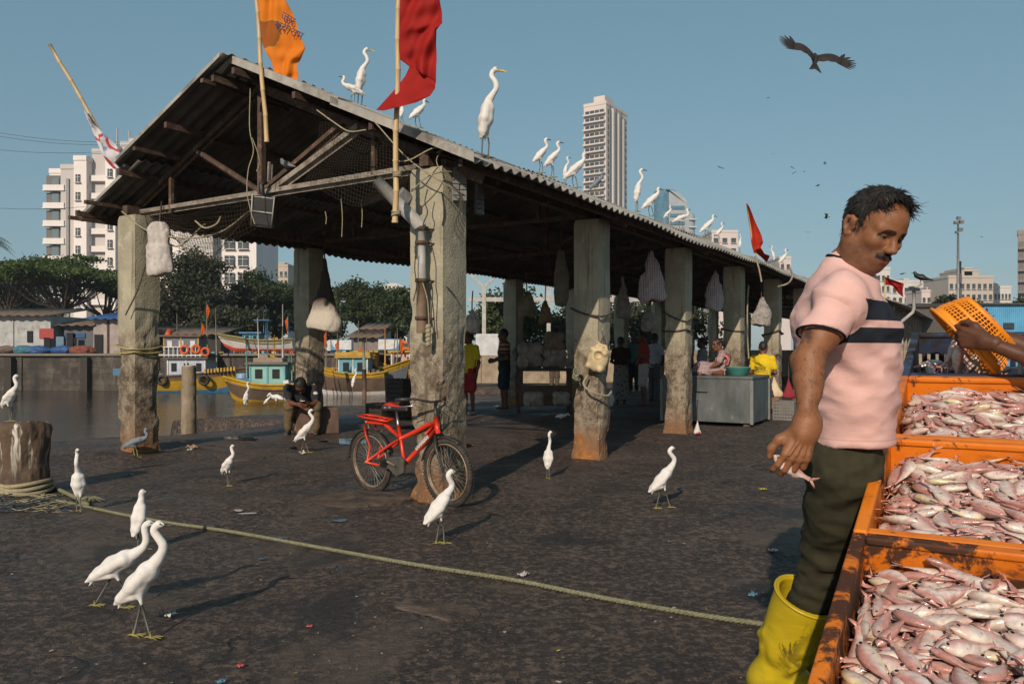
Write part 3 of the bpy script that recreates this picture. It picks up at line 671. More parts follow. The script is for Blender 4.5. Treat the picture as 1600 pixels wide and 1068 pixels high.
# side view skeletons, forward = +x, up = z, metres for a bird about .5 m tall
POSES = dict(
 walk=dict(body=[((-.068,.158),.006),((-.03,.185),.032),((.02,.232),.054),((.075,.295),.048),((.108,.335),.030)],
   neck=[(.108,.335),(.137,.375),(.145,.412),(.122,.444),(.102,.472),(.110,.495)], head=(.130,.502), bill=(.205,.494),
   legs=[((.034,.20),(.020,.115),(-.008,.0),.55),((.042,.20),(.068,.115),(.098,.01),.2)]),
 walk2=dict(body=[((-.115,.145),.006),((-.06,.175),.036),((.01,.215),.056),((.075,.25),.05),((.12,.275),.03)],
   neck=[(.12,.275),(.16,.305),(.178,.345),(.172,.385),(.17,.412),(.18,.428)], head=(.198,.432), bill=(.266,.420),
   legs=[((.01,.18),(-.03,.115),(-.095,.0),.55),((.02,.18),(.07,.11),(.075,.0),.3)]),
 tall=dict(body=[((-.035,.145),.008),((-.03,.18),.034),((-.012,.25),.052),((.0,.32),.046),((.006,.37),.026)],
   neck=[(.006,.37),(.034,.41),(.058,.45),(.050,.49),(.026,.525),(.032,.556)], head=(.056,.568), bill=(.132,.545),
   legs=[((-.012,.19),(.004,.10),(-.002,.0),.5),((-.012,.19),(-.03,.11),(-.035,.0),.5)]),
 back=dict(body=[((-.045,.125),.006),((-.035,.16),.028),((-.015,.23),.05),((.0,.30),.042),((.006,.345),.024)],
   neck=[(.006,.345),(.012,.365),(.010,.385),(.008,.402)], head=(.022,.412), bill=(.092,.396),
   legs=[((-.01,.17),(.004,.09),(-.006,.0),.5),((-.01,.17),(0,.09),(.02,.0),.5)]),
 stand=dict(body=[((-.085,.155),.006),((-.05,.185),.034),((.0,.235),.052),((.045,.285),.044),((.07,.32),.026)],
   neck=[(.07,.32),(.098,.345),(.106,.375),(.088,.405),(.078,.432),(.086,.450)], head=(.104,.456), bill=(.172,.442),
   legs=[((.0,.20),(.018,.105),(.0,.0),.5),((.0,.20),(.03,.11),(.035,.0),.5)]),
 lean=dict(body=[((-.115,.115),.006),((-.07,.15),.034),((-.005,.205),.054),((.05,.255),.046),((.08,.29),.03)],
   neck=[(.08,.29),(.105,.315),(.112,.34),(.104,.362),(.106,.378)], head=(.122,.388), bill=(.188,.362),
   legs=[((.0,.17),(-.02,.095),(.0,.0),.5),((.0,.17),(.022,.10),(.04,.0),.5)]),
 low=dict(body=[((-.15,.125),.006),((-.09,.15),.036),((-.02,.185),.052),((.05,.21),.044),((.09,.225),.028)],
   neck=[(.09,.225),(.122,.245),(.13,.28),(.112,.305),(.108,.328)], head=(.122,.340), bill=(.186,.334),
   legs=[((-.01,.15),(-.03,.085),(-.02,.0),.5),((-.01,.15),(.02,.085),(.03,.0),.5)]),
 drink=dict(body=[((-.15,.15),.006),((-.09,.165),.036),((-.01,.175),.052),((.06,.175),.044),((.1,.18),.028)],
   neck=[(.1,.18),(.14,.215),(.17,.225),(.195,.205)], head=(.212,.19), bill=(.262,.14),
   legs=[((-.01,.13),(-.03,.07),(-.02,.0),.5),((-.01,.13),(.02,.07),(.03,.0),.5)]),
)
_eg = {}
def egret_mesh(pose, kind='white', headyaw=0.0, small=False):
    key = (pose, kind, headyaw, small)
    if key in _eg: return _eg[key]
    p = POSES[pose]; h = .0062 if small else .0042
    S = SDF((-.19, -.085, .08), (.30, .085, .60), h)
    B = p['body']
    for (a, ra), (b, rb) in zip(B[:-1], B[1:]): S.cap((a[0], 0, a[1]), (b[0], 0, b[1]), ra*.86, rb*.84, .025)
    # folded wings: long flat lobes along the flanks
    (t0, _), (c0, rc), (s0, rs) = B[0], B[2], B[3]
    for sg in (-1, 1):
        S.chain([(s0[0], sg*rs*.62, s0[1]+.004), (c0[0], sg*rc*.72, c0[1]+.002), (t0[0]*.75+c0[0]*.25, sg*.018, t0[1]*.75+c0[1]*.25), (t0[0]-.012, sg*.008, t0[1]-.012)], [rs*.55, rc*.5, .020, .006], .010)
        S.chain([(c0[0], sg*rc*.45, c0[1]-rc*.75), (t0[0]*.6+c0[0]*.4, sg*.02, t0[1]*.6+c0[1]*.4-.02)], [.02, .008], .012)
        for q in range(5):   # flight feathers along the lower wing edge
            f = q/4; S.cap((c0[0]+(s0[0]-c0[0])*(.5-f*.9), sg*(rc*.80-.004*q), c0[1]+(s0[1]-c0[1])*(.5-f*.9)-rc*.30), (t0[0]*(.55+.12*q)+c0[0]*(.45-.12*q), sg*(.022-.002*q), t0[1]*(.55+.12*q)+c0[1]*(.45-.12*q)-.020+.003*q), .0085, .004, .0025)
    for i in range(2):   # loose plumes
        S.cap((t0[0]*.6+c0[0]*.4, .012*(2*i-1), t0[1]*.6+c0[1]*.4-.012), (t0[0]+.006+.012*i, .012*(2*i-1), t0[1]-.030), .012, .003, .01)
    N = [(a[0], 0, a[1]) for a in p['neck']]; n = len(N)
    hx, hz = p['head']; cy, sy = math.cos(headyaw), math.sin(headyaw); bx, bz = N[-1][0], N[-1][2]
    def hp(x, z, y=0): return (bx+(x-bx)*cy-y*sy, (x-bx)*sy+y*cy, z)
    C = []
    for i in range(n-1):
        a, b = Vector(N[i]), Vector(N[i+1]); q0 = Vector(N[i-1]) if i else a*2-b; q3 = Vector(N[i+2]) if i+2 < n else b*2-a
        for k in range(4):
            u = k/4; C.append(.5*((2*a)+(b-q0)*u+(2*q0-5*a+4*b-q3)*u*u+(3*a-q0-3*b+q3)*u**3))
    C.append(Vector(N[-1])); m = len(C)
    rad = [B[-1][1]*.9*(1-min(1, i/(m-1)*2.6))**1.5+.0122*min(1, i/(m-1)*2.6)*(1.28-.40*i/(m-1)) for i in range(m)]
    S.chain(C, rad, .012)
    S.cap(C[-1], hp(hx-.008, hz), .0125, .016, .01); bl = p['bill']
    fx, fz = hx+(bl[0]-hx)*.28, hz+(bl[1]-hz)*.28
    S.cap(hp(hx-.004, hz+.001), hp(fx, fz), .0155, .0065, .008)
    # thigh feathering
    for L in p['legs']: S.cap((L[0][0], .018*(1 if L is p['legs'][0] else -1), L[0][1]+.02), (L[0][0]*.45+L[1][0]*.55, .02*(1 if L is p['legs'][0] else -1), L[0][1]*.45+L[1][1]*.55), .017, .006, .014)
    V, Qd = S.mesh(); V = relax(V, Qd, 1)
    mb = MB(); mb.arr(V, Qd, 0, True)
    mb.tube([hp(fx-.012, fz), hp((fx+bl[0])/2, (fz+bl[1])/2+.0015), hp(*bl)], [.0078, .0062, .0014], 6, 1)
    for sg in (-1, 1):
        mb.lathe(hp(hx+.008, hz+.004, sg*.0125), [(.0005, -.004), (.0036, 0), (.0005, .004)], 8, 4)
        mb.tube([hp(hx+.012, hz+.001, sg*.0098), hp(fx+.002, fz+.001, sg*.004)], [.004, .003], 5, 5)
    for i, L in enumerate(p['legs']):
        y = .02*(1 if i == 0 else -1); hip, kn, ft = L[:3]
        mb.tube([(hip[0]*.5+kn[0]*.5, y, hip[1]*.5+kn[1]*.5), (kn[0], y, kn[1]), (ft[0], y, ft[1]+.006)], [.0055, .0052, .0046], 6, 2)
        mb.lathe((kn[0], y, kn[1]), [(.002, -.008), (.0072, 0), (.002, .008)], 6, 2)
        z = ft[1]+.004; mb.tube([(ft[0], y, ft[1]+.03), (ft[0], y, z)], [.0046, .006], 6, 3)
        for an in (-.5, 0, .5, math.pi):
            l = .05 if an != math.pi else .03
            mb.tube([(ft[0], y, z), (ft[0]+l*.5*math.cos(an), y+l*.5*math.sin(an), z+.004), (ft[0]+l*math.cos(an), y+l*math.sin(an), z-.001)], [.0048, .004, .002], 5, 3)
    me = mb.mesh('egret', [M_WHITE if kind != 'grey' else M_GREYF, M_YBILL if kind == 'great' else M_BILL, M_LEG if kind != 'grey' else M_FOOT, M_LEG if kind == 'great' else M_FOOT, M_EYE, M_YEYE])
    top = max(v[2] for v in mb.v)
    _eg[key] = (me, top); return _eg[key]
def egret(loc, height, pose, yaw, label, kind='white', name='egret', group=None, headyaw=0.0, small=False):
    me, top = egret_mesh(pose, kind, headyaw, small)
    o = link_mesh(name, me); s = height/top; o.scale = (s, s, s); o.location = loc; o.rotation_euler = (0, 0, R(yaw))
    return tag(o, label, 'bird', group)
GG = 'egrets on the quay ground'
def ground_egret(u, v, vtop, pose, yaw, label, z=None, **k):
    p = gp(u, v, 0 if z is None else z)
    if z is None:
        for _ in range(4): p = gp(u, v, gzw(p.x, p.y))
    hgt = (v-vtop)/FPX*p.y
    return egret(p, hgt, pose, yaw, label, group=GG, **k)
ground_egret(207, 996, 811, 'walk', -8, 'nearest white egret striding with its neck in an upright curve')
ground_egret(174, 948, 812, 'walk2', 2, 'white egret walking half hidden behind the nearest egret, body low and level')
ground_egret(219, 860, 764, 'back', 62, 'white egret standing with its back turned and its dark bill to the right', headyaw=-1.15)
ground_egret(122, 800, 699, 'tall', -75, 'white egret facing forward beside the mooring rope knot', headyaw=.4)
ground_egret(355, 759, 693, 'stand', -35, 'small white egret standing alone left of the bicycle on bare concrete')
ground_egret(470, 708, 638, 'walk', -5, 'white egret stepping right in front of the sitting man')
ground_egret(684, 850, 734, 'stand', 35, 'white egret standing in front of the bicycle front wheel', headyaw=-.6)
ground_egret(857, 748, 673, 'tall', 70, 'slim white egret with straight neck between the second pillar and the bicycle', headyaw=-.7)
ground_egret(1028, 795, 697, 'walk', 12, 'white egret striding right on the open quay near the man in pink')
ground_egret(212, 714, 668, 'low', 8, 'slate grey reef heron crouched at the foot of the corner pillar', kind='grey', name='heron')
ground_egret(385, 643, 596, 'tall', -30, 'tall pale egret on the muddy shelf before the green cabin boat', z=-.3, small=True)
ground_egret(417, 638, 613, 'stand', 20, 'small egret on the mud between the tall pale egret and the sitting man', z=-.3, small=True)
ground_egret(432, 636, 614, 'drink', 150, 'stooping egret on the mud just left of the sitting man', z=-.3, small=True)
ground_egret(553, 613, 575, 'tall', 15, 'large egret on the rubble shore left of the wooden mooring post', z=-.3, small=True)
ground_egret(759, 594, 576, 'lean', 160, 'distant egret in the sun between the yellow shirt man and the striped shirt man', small=True)
ground_egret(877, 660, 645, 'drink', 0, 'egret bent low in the shade left of the second pillar', small=True)
ground_egret(955, 643, 608, 'back', 80, 'egret seen from behind in the shade right of the second pillar', small=True)
p = gp(40, 770, 0); BOLL = p
egret(px(14, 658, p.y), .41, 'stand', -20, 'white egret perched on top of the mooring bollard', headyaw=.2, group=GG)
ground_egret(-2, 745, 700, 'stand', 20, 'egret cut by the picture edge behind the mooring bollard')
# on the roof: the bird stands where its sight line meets the right slope
def roof_z(s, t): return zr_r(t)+.036+(.022 if t > .9 else 0)
def roof_egret(u, v, vtop, hgt, pose, yaw, label, **k):
    want = hgt*FPX/(v-vtop); best = None; k.setdefault('small', True)
    for d in np.arange(5.8, 24, .05):
        s, t = to_st((u-U0)/FPX*d, d)
        if t < -.5 or t > 2.25 or s < ro_s(t)+.1 or s > 19.5: continue
        if best is None or abs(d-want) < abs(best[0]-want): best = (d, s, t)
    d, s, t = best
    return egret(((u-U0)/FPX*d, d, roof_z(s, t)+(.03 if u > 820 else 0)), (v-vtop)*d/FPX*(1.22 if u > 980 else 1.05), pose, yaw, label, group='egrets on the shed roof', **k)
roof_egret(551, 161, 121, .40, 'low', 190, 'small egret behind the big one on the roof, looking left')
roof_egret(565, 167, 79, .74, 'tall', 5, 'great egret with yellow bill standing high on the roof between the two flags', kind='great', small=False)
roof_egret(628, 192, 164, .30, 'back', 60, 'egret mostly hidden behind the red flag pole')
roof_egret(652, 196, 150, .45, 'lean', 40, 'egret half hidden behind the tail of the red flag')
roof_egret(762, 236, 101, .72, 'tall', -12, 'tallest great egret with stretched neck alone on the roof edge', kind='great', small=False)
roof_egret(843, 261, 207, .52, 'stand', 20, 'first egret of the roof cluster right of the tallest one')
roof_egret(861, 273, 218, .50, 'stand', 5, 'second egret of the roof cluster, neck in a steep curve')
roof_egret(884, 279, 238, .48, 'tall', 10, 'egret peeping from behind the stooping one in the roof cluster')
roof_egret(897, 289, 236, .46, 'lean', 0, 'stooping egret just left of the grey heron on the roof')
roof_egret(931, 297, 262, .42, 'lean', 8, 'slate grey heron on the roof below the tall white tower', kind='grey', name='heron')
roof_egret(997, 324, 268, .62, 'tall', 5, 'slim egret with raised neck right of the tall white tower')
roof_egret(1016, 332, 294, .42, 'lean', 5, 'bent egret right of the slim raised one')
roof_egret(1042, 339, 316, .36, 'stand', 0, 'egret standing before the left edge of the glass tower')
roof_egret(1064, 346, 320, .34, 'low', 5, 'hunched egret before the right side of the glass tower')
roof_egret(1104, 362, 331, .42, 'lean', 5, 'left egret of the close pair above the small white rooftop')
roof_egret(1122, 364, 337, .38, 'stand', 10, 'right egret of the close pair above the small white rooftop')
roof_egret(1156, 382, 359, .36, 'tall', 40, 'small egret just left of the leaning red flag')
roof_egret(1208, 402, 377, .44, 'tall', 150, 'left one of the last two egrets past the leaning red flag')
roof_egret(1222, 404, 378, .44, 'stand', 10, 'right one of the last two egrets past the leaning red flag')
# pigeon on the truss
def small_bird(loc, L, yaw, m, mbill, name, label, cat='bird', group=None):
    S = SDF((-.2, -.08, -.02), (.16, .08, .2), .006)
    S.chain([(-.17, 0, .03), (-.09, 0, .05), (-.02, 0, .075), (.05, 0, .10)], [.008, .02, .045, .035], .02); S.cap((.05, 0, .11), (.075, 0, .145), .026, .024, .02)
    for sg in (-1, 1): S.chain([(.04, sg*.032, .09), (-.05, sg*.034, .06), (-.13, sg*.01, .035)], [.018, .016, .006], .01)
    V, Qd = S.mesh(); mb = MB(); mb.arr(relax(V, Qd, 1), Qd, 0)
    mb.tube([(.092, 0, .146), (.13, 0, .138)], [.008, .001], 6, 1)
    for sg in (-1, 1): mb.tube([(-.01, sg*.015, .04), (0, sg*.015, 0)], .004, 5, 1)
    o = mb.build(name, [m, mbill]); o.location = loc; o.rotation_euler = (0, 0, R(yaw)); s = L/.3; o.scale = (s, s, s); return tag(o, label, cat, group)
small_bird(px(447, 266, 7.75), .22, 150, PM((.16, .155, .16), .8, 'pigeon_feathers'), M_BILL, 'pigeon', 'grey pigeon perched inside the gable next to the king post')
small_bird(px(1438, 441, 13.2), .33, 160, PM((.015, .015, .018), .5, 'crow_feathers'), M_BILL, 'crow', 'black crow perched on the lamp arm above the far shed')
# kite in flight
def kite_mesh(fold=0.0):
    mb = MB()
    S = SDF((-.35, -.1, -.1), (.3, .1, .12), .009)
    S.chain([(-.30, 0, 0), (-.15, 0, .0), (.05, 0, .005), (.17, 0, .012)], [.018, .045, .062, .04], .03); S.cap((.18, 0, .012), (.225, 0, .008), .036, .03, .02)
    V, Qd = S.mesh(); mb.arr(relax(V, Qd, 1), Qd, 0)
    mb.tube([(.25, 0, .008), (.285, 0, -.004), (.29, 0, -.02)], [.013, .009, .002], 6, 1)
    for sg in (-1, 1):
        # arm wing surface, trailing edge with separate primaries
        sp = [(.02, .03), (.2, .075), (.38, .05), (.5, .0)]
        P = []
        for a in np.linspace(0, 1, 12):
            y = sg*(.03+.47*a); z = .03+.10*math.sin(a*2.2)-.06*a*fold; le = .12+.09*math.sin(a*2.4)-.03*a; te = -.21+.02*math.sin(a*20)
            P.append([(le, y, z), (le*.6+te*.4, y, z+.022), (te, y, z-.004)])
        mb.grid(P if sg > 0 else P[::-1], 0, True, thick=.008)
        yb = sg*.48; zb = .03+.10*math.sin(2.2)-.06*fold
        for k in range(8):
            an = R(75-k*17); l = .40-.02*abs(k-2); d = Vector((math.sin(an)*.75, sg*math.cos(an), .04)); d.normalize()
            r = Vector((.10-.034*k, sg*(.47-.006*k), zb)); side = d.cross(Vector((0, 0, 1))).normalized()*.036
            tip = r+d*l
            mb.grid([[r-side, r+side], [r+d*l*.65-side, r+d*l*.65+side], [tip-side*.3, tip+side*.3]], 0, True, thick=.005)
    for k in range(6):
        y = -.05+.02*k; x2 = -.52-.045*abs(k-2.5); mb.grid([[(-.24, y*.6-.012, 0), (-.24, y*.6+.012, 0)], [(x2, y*2.1-.022, -.005), (x2, y*2.1+.022, -.005)]], 0, True, thick=.006)
    return mb.mesh('kite_bird', [M('kite_feathers', (.012, .009, .007), .8, (.028, .019, .014), scale=9, bump=.3), M_BILL])
km = kite_mesh()
o = link_mesh('kite_bird', km); o.location = px(1273, 92, 13.5); fw = Vector((.25, .72, .62)).normalized(); wy = Vector((-.90, .12, .40)); wy = (wy-fw*wy.dot(fw)).normalized(); o.rotation_euler = Matrix((fw, wy, fw.cross(wy))).transposed().to_euler(); o.scale = (.84,)*3
tag(o, 'large black kite gliding with wings spread in the open sky', 'bird')
km2 = kite_mesh(1.0)
DOTS = [(1126, 262, 60, 'dark bird flying just right of the tall white tower'), (1208, 240, 90, 'speck of a bird below the black kite, topmost of the loose flock'), (1238, 262, 90, 'flying bird in the middle of the loose flock'), (1241, 270, 90, 'flying bird just under the middle one of the flock'), (1257, 268, 80, 'flying bird at the right side of the loose flock'), (1289, 255, 80, 'faint gliding bird upper left of the man head'), (1278, 290, 60, 'flying bird nearest the man head'), (1291, 338, 50, 'flying bird beside the back of the man head'), (1263, 363, 60, 'lowest flying bird left of the man neck'), (1410, 428, 60, 'flying bird above the small red flag'), (1534, 370, 80, 'flying bird right of the tall light mast'), (1200, 153, 90, 'tiny bird in the empty sky left of the black kite')]
for i, (u, v, d, lb) in enumerate(DOTS):
    o = link_mesh('kite_bird', km2); o.location = px(u, v, d); o.rotation_euler = (R(random.uniform(-30, 40)), R(random.uniform(-20, 20)), R(random.uniform(0, 360))); o.scale = (.36,)*3
    tag(o, lb, 'bird', 'distant birds in the sky')
# ---------------------------------------------------------------- people
M_SKIN = tinted('skin', .5, .25, 220, .22, 45, .32, .06)
def cloth(name, col, col2=None, **k):
    k.setdefault('scale', 30); k.setdefault('bump', .25); k.setdefault('bs', 300); k.setdefault('bd', .003)
    return M(name, col, .88, col2 or tuple(c*.86 for c in col), spec=.15, **k)
M_HAIR = M('black_hair', (.010, .008, .007), .55, (.022, .017, .014), scale=60, bump=.4, bs=200, bd=.003)
def frame(f, up=(0, 0, 1)):
    f = Vector(f).normalized(); up = Vector(up); l = up.cross(f).normalized(); u = f.cross(l); return f, l, u
def head_sdf(S, C, fr, s=1.0, neck=None, nr=.056, fine=True):
    f, l, u = fr; C = Vector(C)
    def P(x, y, z): return C+(f*x+l*y+u*z)*s
    A = np.array([[f.x, l.x, u.x], [f.y, l.y, u.y], [f.z, l.z, u.z]])
    def E(c, r, k=.02, op='add', ax=A): S.ell(P(*c), [q*s for q in r], ax, k*s, op)
    def K(a, b, ra, rb=None, k=.015, op='add'): S.cap(P(*a), P(*b), ra*s, (ra if rb is None else rb)*s, k*s, op)
    E((-.016, 0, .034), (.098, .076, .086)); E((.028, 0, -.03), (.064, .060, .088), .03)
    E((.036, 0, .045), (.060, .060, .052), .03)
    for g in (-1, 1):
        K((-.015, g*.054, -.05), (.05, g*.022, -.102), .023, .021, .03)
        E((.058, g*.044, -.024), (.026, .021, .020), .025)
    E((.068, 0, -.106), (.021, .025, .018), .02)
    E((.073, 0, -.074), (.026, .034, .026), .02)
    if fine:
        for g in (-1, 1):
            K((.086, g*.013, .017), (.068, g*.050, .019), .010, .009, .018)
            E((.096, g*.031, -.004), (.016, .020, .014), .012, 'sub')
            S.ell(P(.072, g*.0315, -.003), [.0128*s]*3, None, .002*s)
            K((.080, g*.017, .004), (.074, g*.046, .003), .0052, .0045, .005); K((.081, g*.018, -.010), (.074, g*.044, -.010), .0035, .003, .005)
            E((.099, g*.0125, -.041), (.012, .0085, .0085), .008)
        K((.085, 0, .012), (.108, 0, -.033), .0085, .0125, .012); E((.112, 0, -.036), (.0115, .0105, .0095), .006)
        for g in (-1, 1): K((.103, g*.007, -.047), (.099, g*.009, -.044), .0035, .003, .003, 'sub')
        K((.095, -.013, -.0655), (.095, .013, -.0655), .0068, .0068, .008); K((.083, -.026, -.071), (.095, -.012, -.066), .004, .006, .006); K((.083, .026, -.071), (.095, .012, -.066), .004, .006, .006)
        K((.092, -.012, -.0785), (.092, .012, -.0785), .0078, .0078, .008); K((.082, -.024, -.073), (.092, -.01, -.078), .004, .007, .006); K((.082, .024, -.073), (.092, .01, -.078), .004, .007, .006)
        for sg in (-1, 1): K((.100, 0, -.0722), (.085, sg*.027, -.0722), .0022, .0018, .002, 'sub')
    else:
        K((.085, 0, .012), (.106, 0, -.034), .010, .014, .012)
    for g in (-1, 1):
        eo = P(-.012, g*.078, -.012); fe = (f*.93+l*g*-.05).normalized(); ne = (l*g*.86-f*.45+u*0).normalized(); ue = ne.cross(fe).normalized(); ue = ue if ue.z > 0 else -ue
        if fine:
            ring = [(0.012, .012), (.010, .028), (-.004, .036), (-.018, .030), (-.021, .010), (-.013, -.012), (-.002, -.026), (.008, -.024)]
            pts = [eo+(fe*a+ue*b+ne*(.010-.35*a))*s for a, b in ring]; pts = [eo+(p-eo)*.86 for p in pts]
            S.chain(pts, [.0042*s, .0052*s, .0058*s, .006*s, .006*s, .0055*s, .0065*s, .0055*s], .004*s)
            S.cap(eo+(fe*-.004+ue*.018+ne*.003)*s, eo+(fe*-.003+ue*-.012+ne*.003)*s, .0125*s, .009*s, .006*s)
            S.cap(eo+(fe*.002+ue*.002+ne*.016)*s, eo+(fe*-.004+ue*.016+ne*.016)*s, .006*s, .005*s, .006*s, 'sub')
            S.cap(eo+(fe*.012+ue*.0+ne*.004)*s, eo+(fe*.011+ue*-.006+ne*.004)*s, .005*s, .004*s, .004*s)
        else: S.cap(eo+ue*.02*s, eo-ue*.015*s, .011*s, .008*s, .008*s)
    if neck is not None:
        S.cap(P(-.028, 0, -.03), neck, nr*.97, nr*1.12, .03)
        for g in (-1, 1):
            S.cap(P(-.02, g*.058, -.05), Vector(neck)+f*.04+l*g*.012, .018, .016, .02)
    return P
def head_colors(V, C, fr, s, skin, stubble=.5, mous=True, brow=True):
    f, l, u = [np.array(x) for x in fr]; D = (V-np.array(C))/s; x, y, z = D @ f, D @ l, D @ u; ya = np.abs(y)
    c = np.tile(np.array(skin), (len(V), 1))
    n = fbm(D*40, 3, 4)*.08; c *= (1+n)[:, None]
    def blend(m, col): nonlocal c; m = np.clip(m, 0, 1)[:, None]; c = c*(1-m)+np.array(col)*m
    sm = lambda a, b, t: np.clip((t-a)/(b-a), 0, 1)
    sk = np.array(skin)
    if stubble:   # shaved beard shadow on jaw, chin and upper lip
        m = np.maximum(sm(-.030, -.058, z+.25*np.maximum(.03-x, 0))*sm(-.04, .0, x), .8*sm(-.045, -.052, z)*sm(.06, .075, x))
        blend(m*stubble*(.85+.35*fbm(D*130, 2, 8)), sk*np.array([.40, .45, .55])+.012)
    lip = sm(.005, .001, np.abs(z+.0725)-.0105+ya*.32)*sm(.080, .086, x)*sm(.030, .024, ya)
    blend(lip*.8, sk*np.array([.78, .55, .55])+np.array([.012, .002, .004]))
    blend(sm(.0015, .0003, np.abs(z+.0722)-.0012)*sm(.028, .024, ya)*sm(.08, .085, x)*.9, sk*.25)
    if mous:
        m = sm(.0065, .0035, np.abs(z+.0565+ya*.25)-.0036)*sm(.036, .030, ya)*sm(.075, .082, x); blend(m*(.82+.25*fbm(D*160, 2, 3)), (.012, .009, .008))
    if brow:
        m = sm(.0055, .0025, np.abs(z-.0165+.06*(ya-.03)+6*(np.maximum(ya-.034, 0))**2*8)-.0024)*sm(.010, .014, ya)*sm(.060, .054, ya)*sm(.04, .06, x); blend(m*.95, (.010, .008, .007))
    ex, ez = ya-.0315, z+.003
    ez = ez+.002; eye = sm(.0118, .0105, np.sqrt((ex*.74)**2+(ez*2.6)**2))*sm(.074, .077, x+.15*(ya-.03)); blend(eye, (.085, .066, .055))
    ir = sm(.0062, .0052, np.sqrt((ex+.0)**2+(ez*1.0)**2))*eye; blend(ir, (.008, .006, .005))
    lid = sm(.0022, .0008, np.abs(np.sqrt((ex*.74)**2+(ez*2.6)**2)-.0118)-.0005)*sm(-.002, .001, ez)*sm(.06, .07, x); blend(lid*.9, sk*.10)
    blend(sm(.03, .0, np.sqrt((ya-.03)**2+(z+.012)**2))*sm(.05, .07, x)*.18*(1-eye), sk*.5)
    blend(sm(.030, .012, np.sqrt(((x+.012)*1.3)**2+((z+.012))**2))*sm(.070, .074, ya)*sm(.098, .088, ya)*.45, sk*.30)  # shade in the hollow of the ear painted into the skin colour
    blend(sm(.010, .004, np.abs(x-.006))*sm(-.045, -.02, z)*sm(.05, .02, z)*sm(.06, .066, ya)*.8, (.016, .012, .010))
    blend(sm(.02, .0, z-.075)*0, sk)
    for nx in (1,): blend(sm(.0045, .002, np.sqrt((ya-.0085)**2+(z+.047)**2))*sm(.09, .095, x)*.85, sk*.15)
    return c
def hand_sdf(S, W, d, n, th, curl=(.35, .45, .5), s=1.0, spread=.12, thumb=.5, r=1.0):
    """W wrist, d toward the fingers, n out of the palm, th toward the thumb side"""
    W = Vector(W); d = Vector(d).normalized(); th = Vector(th); th = (th-d*th.dot(d)).normalized(); n0 = Vector(n); nn = d.cross(th); nn = nn if nn.dot(n0) > 0 else -nn
    S.cap(W-d*.03*s, W+d*.012*s, .026*s, .027*s, .02, flat=(th, 1.15))
    for i, (off, kl) in enumerate(((.030, .090), (.010, .094), (-.010, .089), (-.028, .080))):
        K = W+(d*kl+th*off*(1+spread*.3))*s
        S.cap(W+th*off*.55*s+d*.005*s, K, .0165*s*r, .0112*s*r, .008*s)
        S.cap(W+th*off*.7*s+d*.03*s+nn*.008*s, K-d*.012*s+nn*.005*s, .012*s, .0085*s, .012*s)
        L = (.078, .086, .080, .064)[i]; a = 0.0; p = K; dd = (d+th*(off/.03)*spread).normalized()
        ax = dd.cross(nn).normalized()
        for j, (fr, rr, r2) in enumerate(((.48, .0098, .0092), (.29, .0092, .0082), (.23, .0082, .0068))):
            a += curl[j]*(1+.16*(i-1)); q = p+(dd*math.cos(a)+nn*math.sin(a))*L*fr*s; S.cap(p, q, rr*s*r, r2*s*r, .0035*s); p = q
    b = W+(d*.018+th*.024+nn*.008)*s; t1 = W+(d*.055+th*(.044+.015*thumb)+nn*.018)*s; t2 = t1+(d*.030+th*.012*thumb+nn*.010)*s; t3 = t2+(d*.024-th*.004+nn*.006)*s
    S.chain([b, t1, t2, t3], [.019*s, .0135*s, .0115*s, .009*s], .01*s)
def bounds(pts, m):
    a = np.array([tuple(p) for p in pts]); return a.min(0)-m, a.max(0)+m
def mesh_obj(name, parts, mat, parent, base, cols=None):
    """parts: list of (V, Q[, colours]) joined into one mesh"""
    Vs, Qs, Cs, n = [], [], [], 0
    for p in parts:
        Vs.append(p[0]-np.array(base)); Qs.append(p[1]+n); n += len(p[0]); Cs.append(p[2] if len(p) > 2 else None)
    me = bpy.data.meshes.new(name); V = np.concatenate(Vs); me.from_pydata(V.tolist(), [], np.concatenate(Qs).tolist())
    me.polygons.foreach_set('use_smooth', [True]*len(me.polygons)); me.materials.append(mat)
    if Cs[0] is not None: set_col(me, np.concatenate(Cs))
    me.update(); return link_mesh(name, me, parent)
def wrinkle(V, Q, amp=.006, sc=9, seed=0, stretch=(1, 1, 1), ridge=True):
    N = vnormals(V, Q); n = fbm(V*np.array(stretch)*sc, 3, seed); 
    if ridge: n = 1-2*np.abs(n)
    return V+N*(n*amp)[:, None]

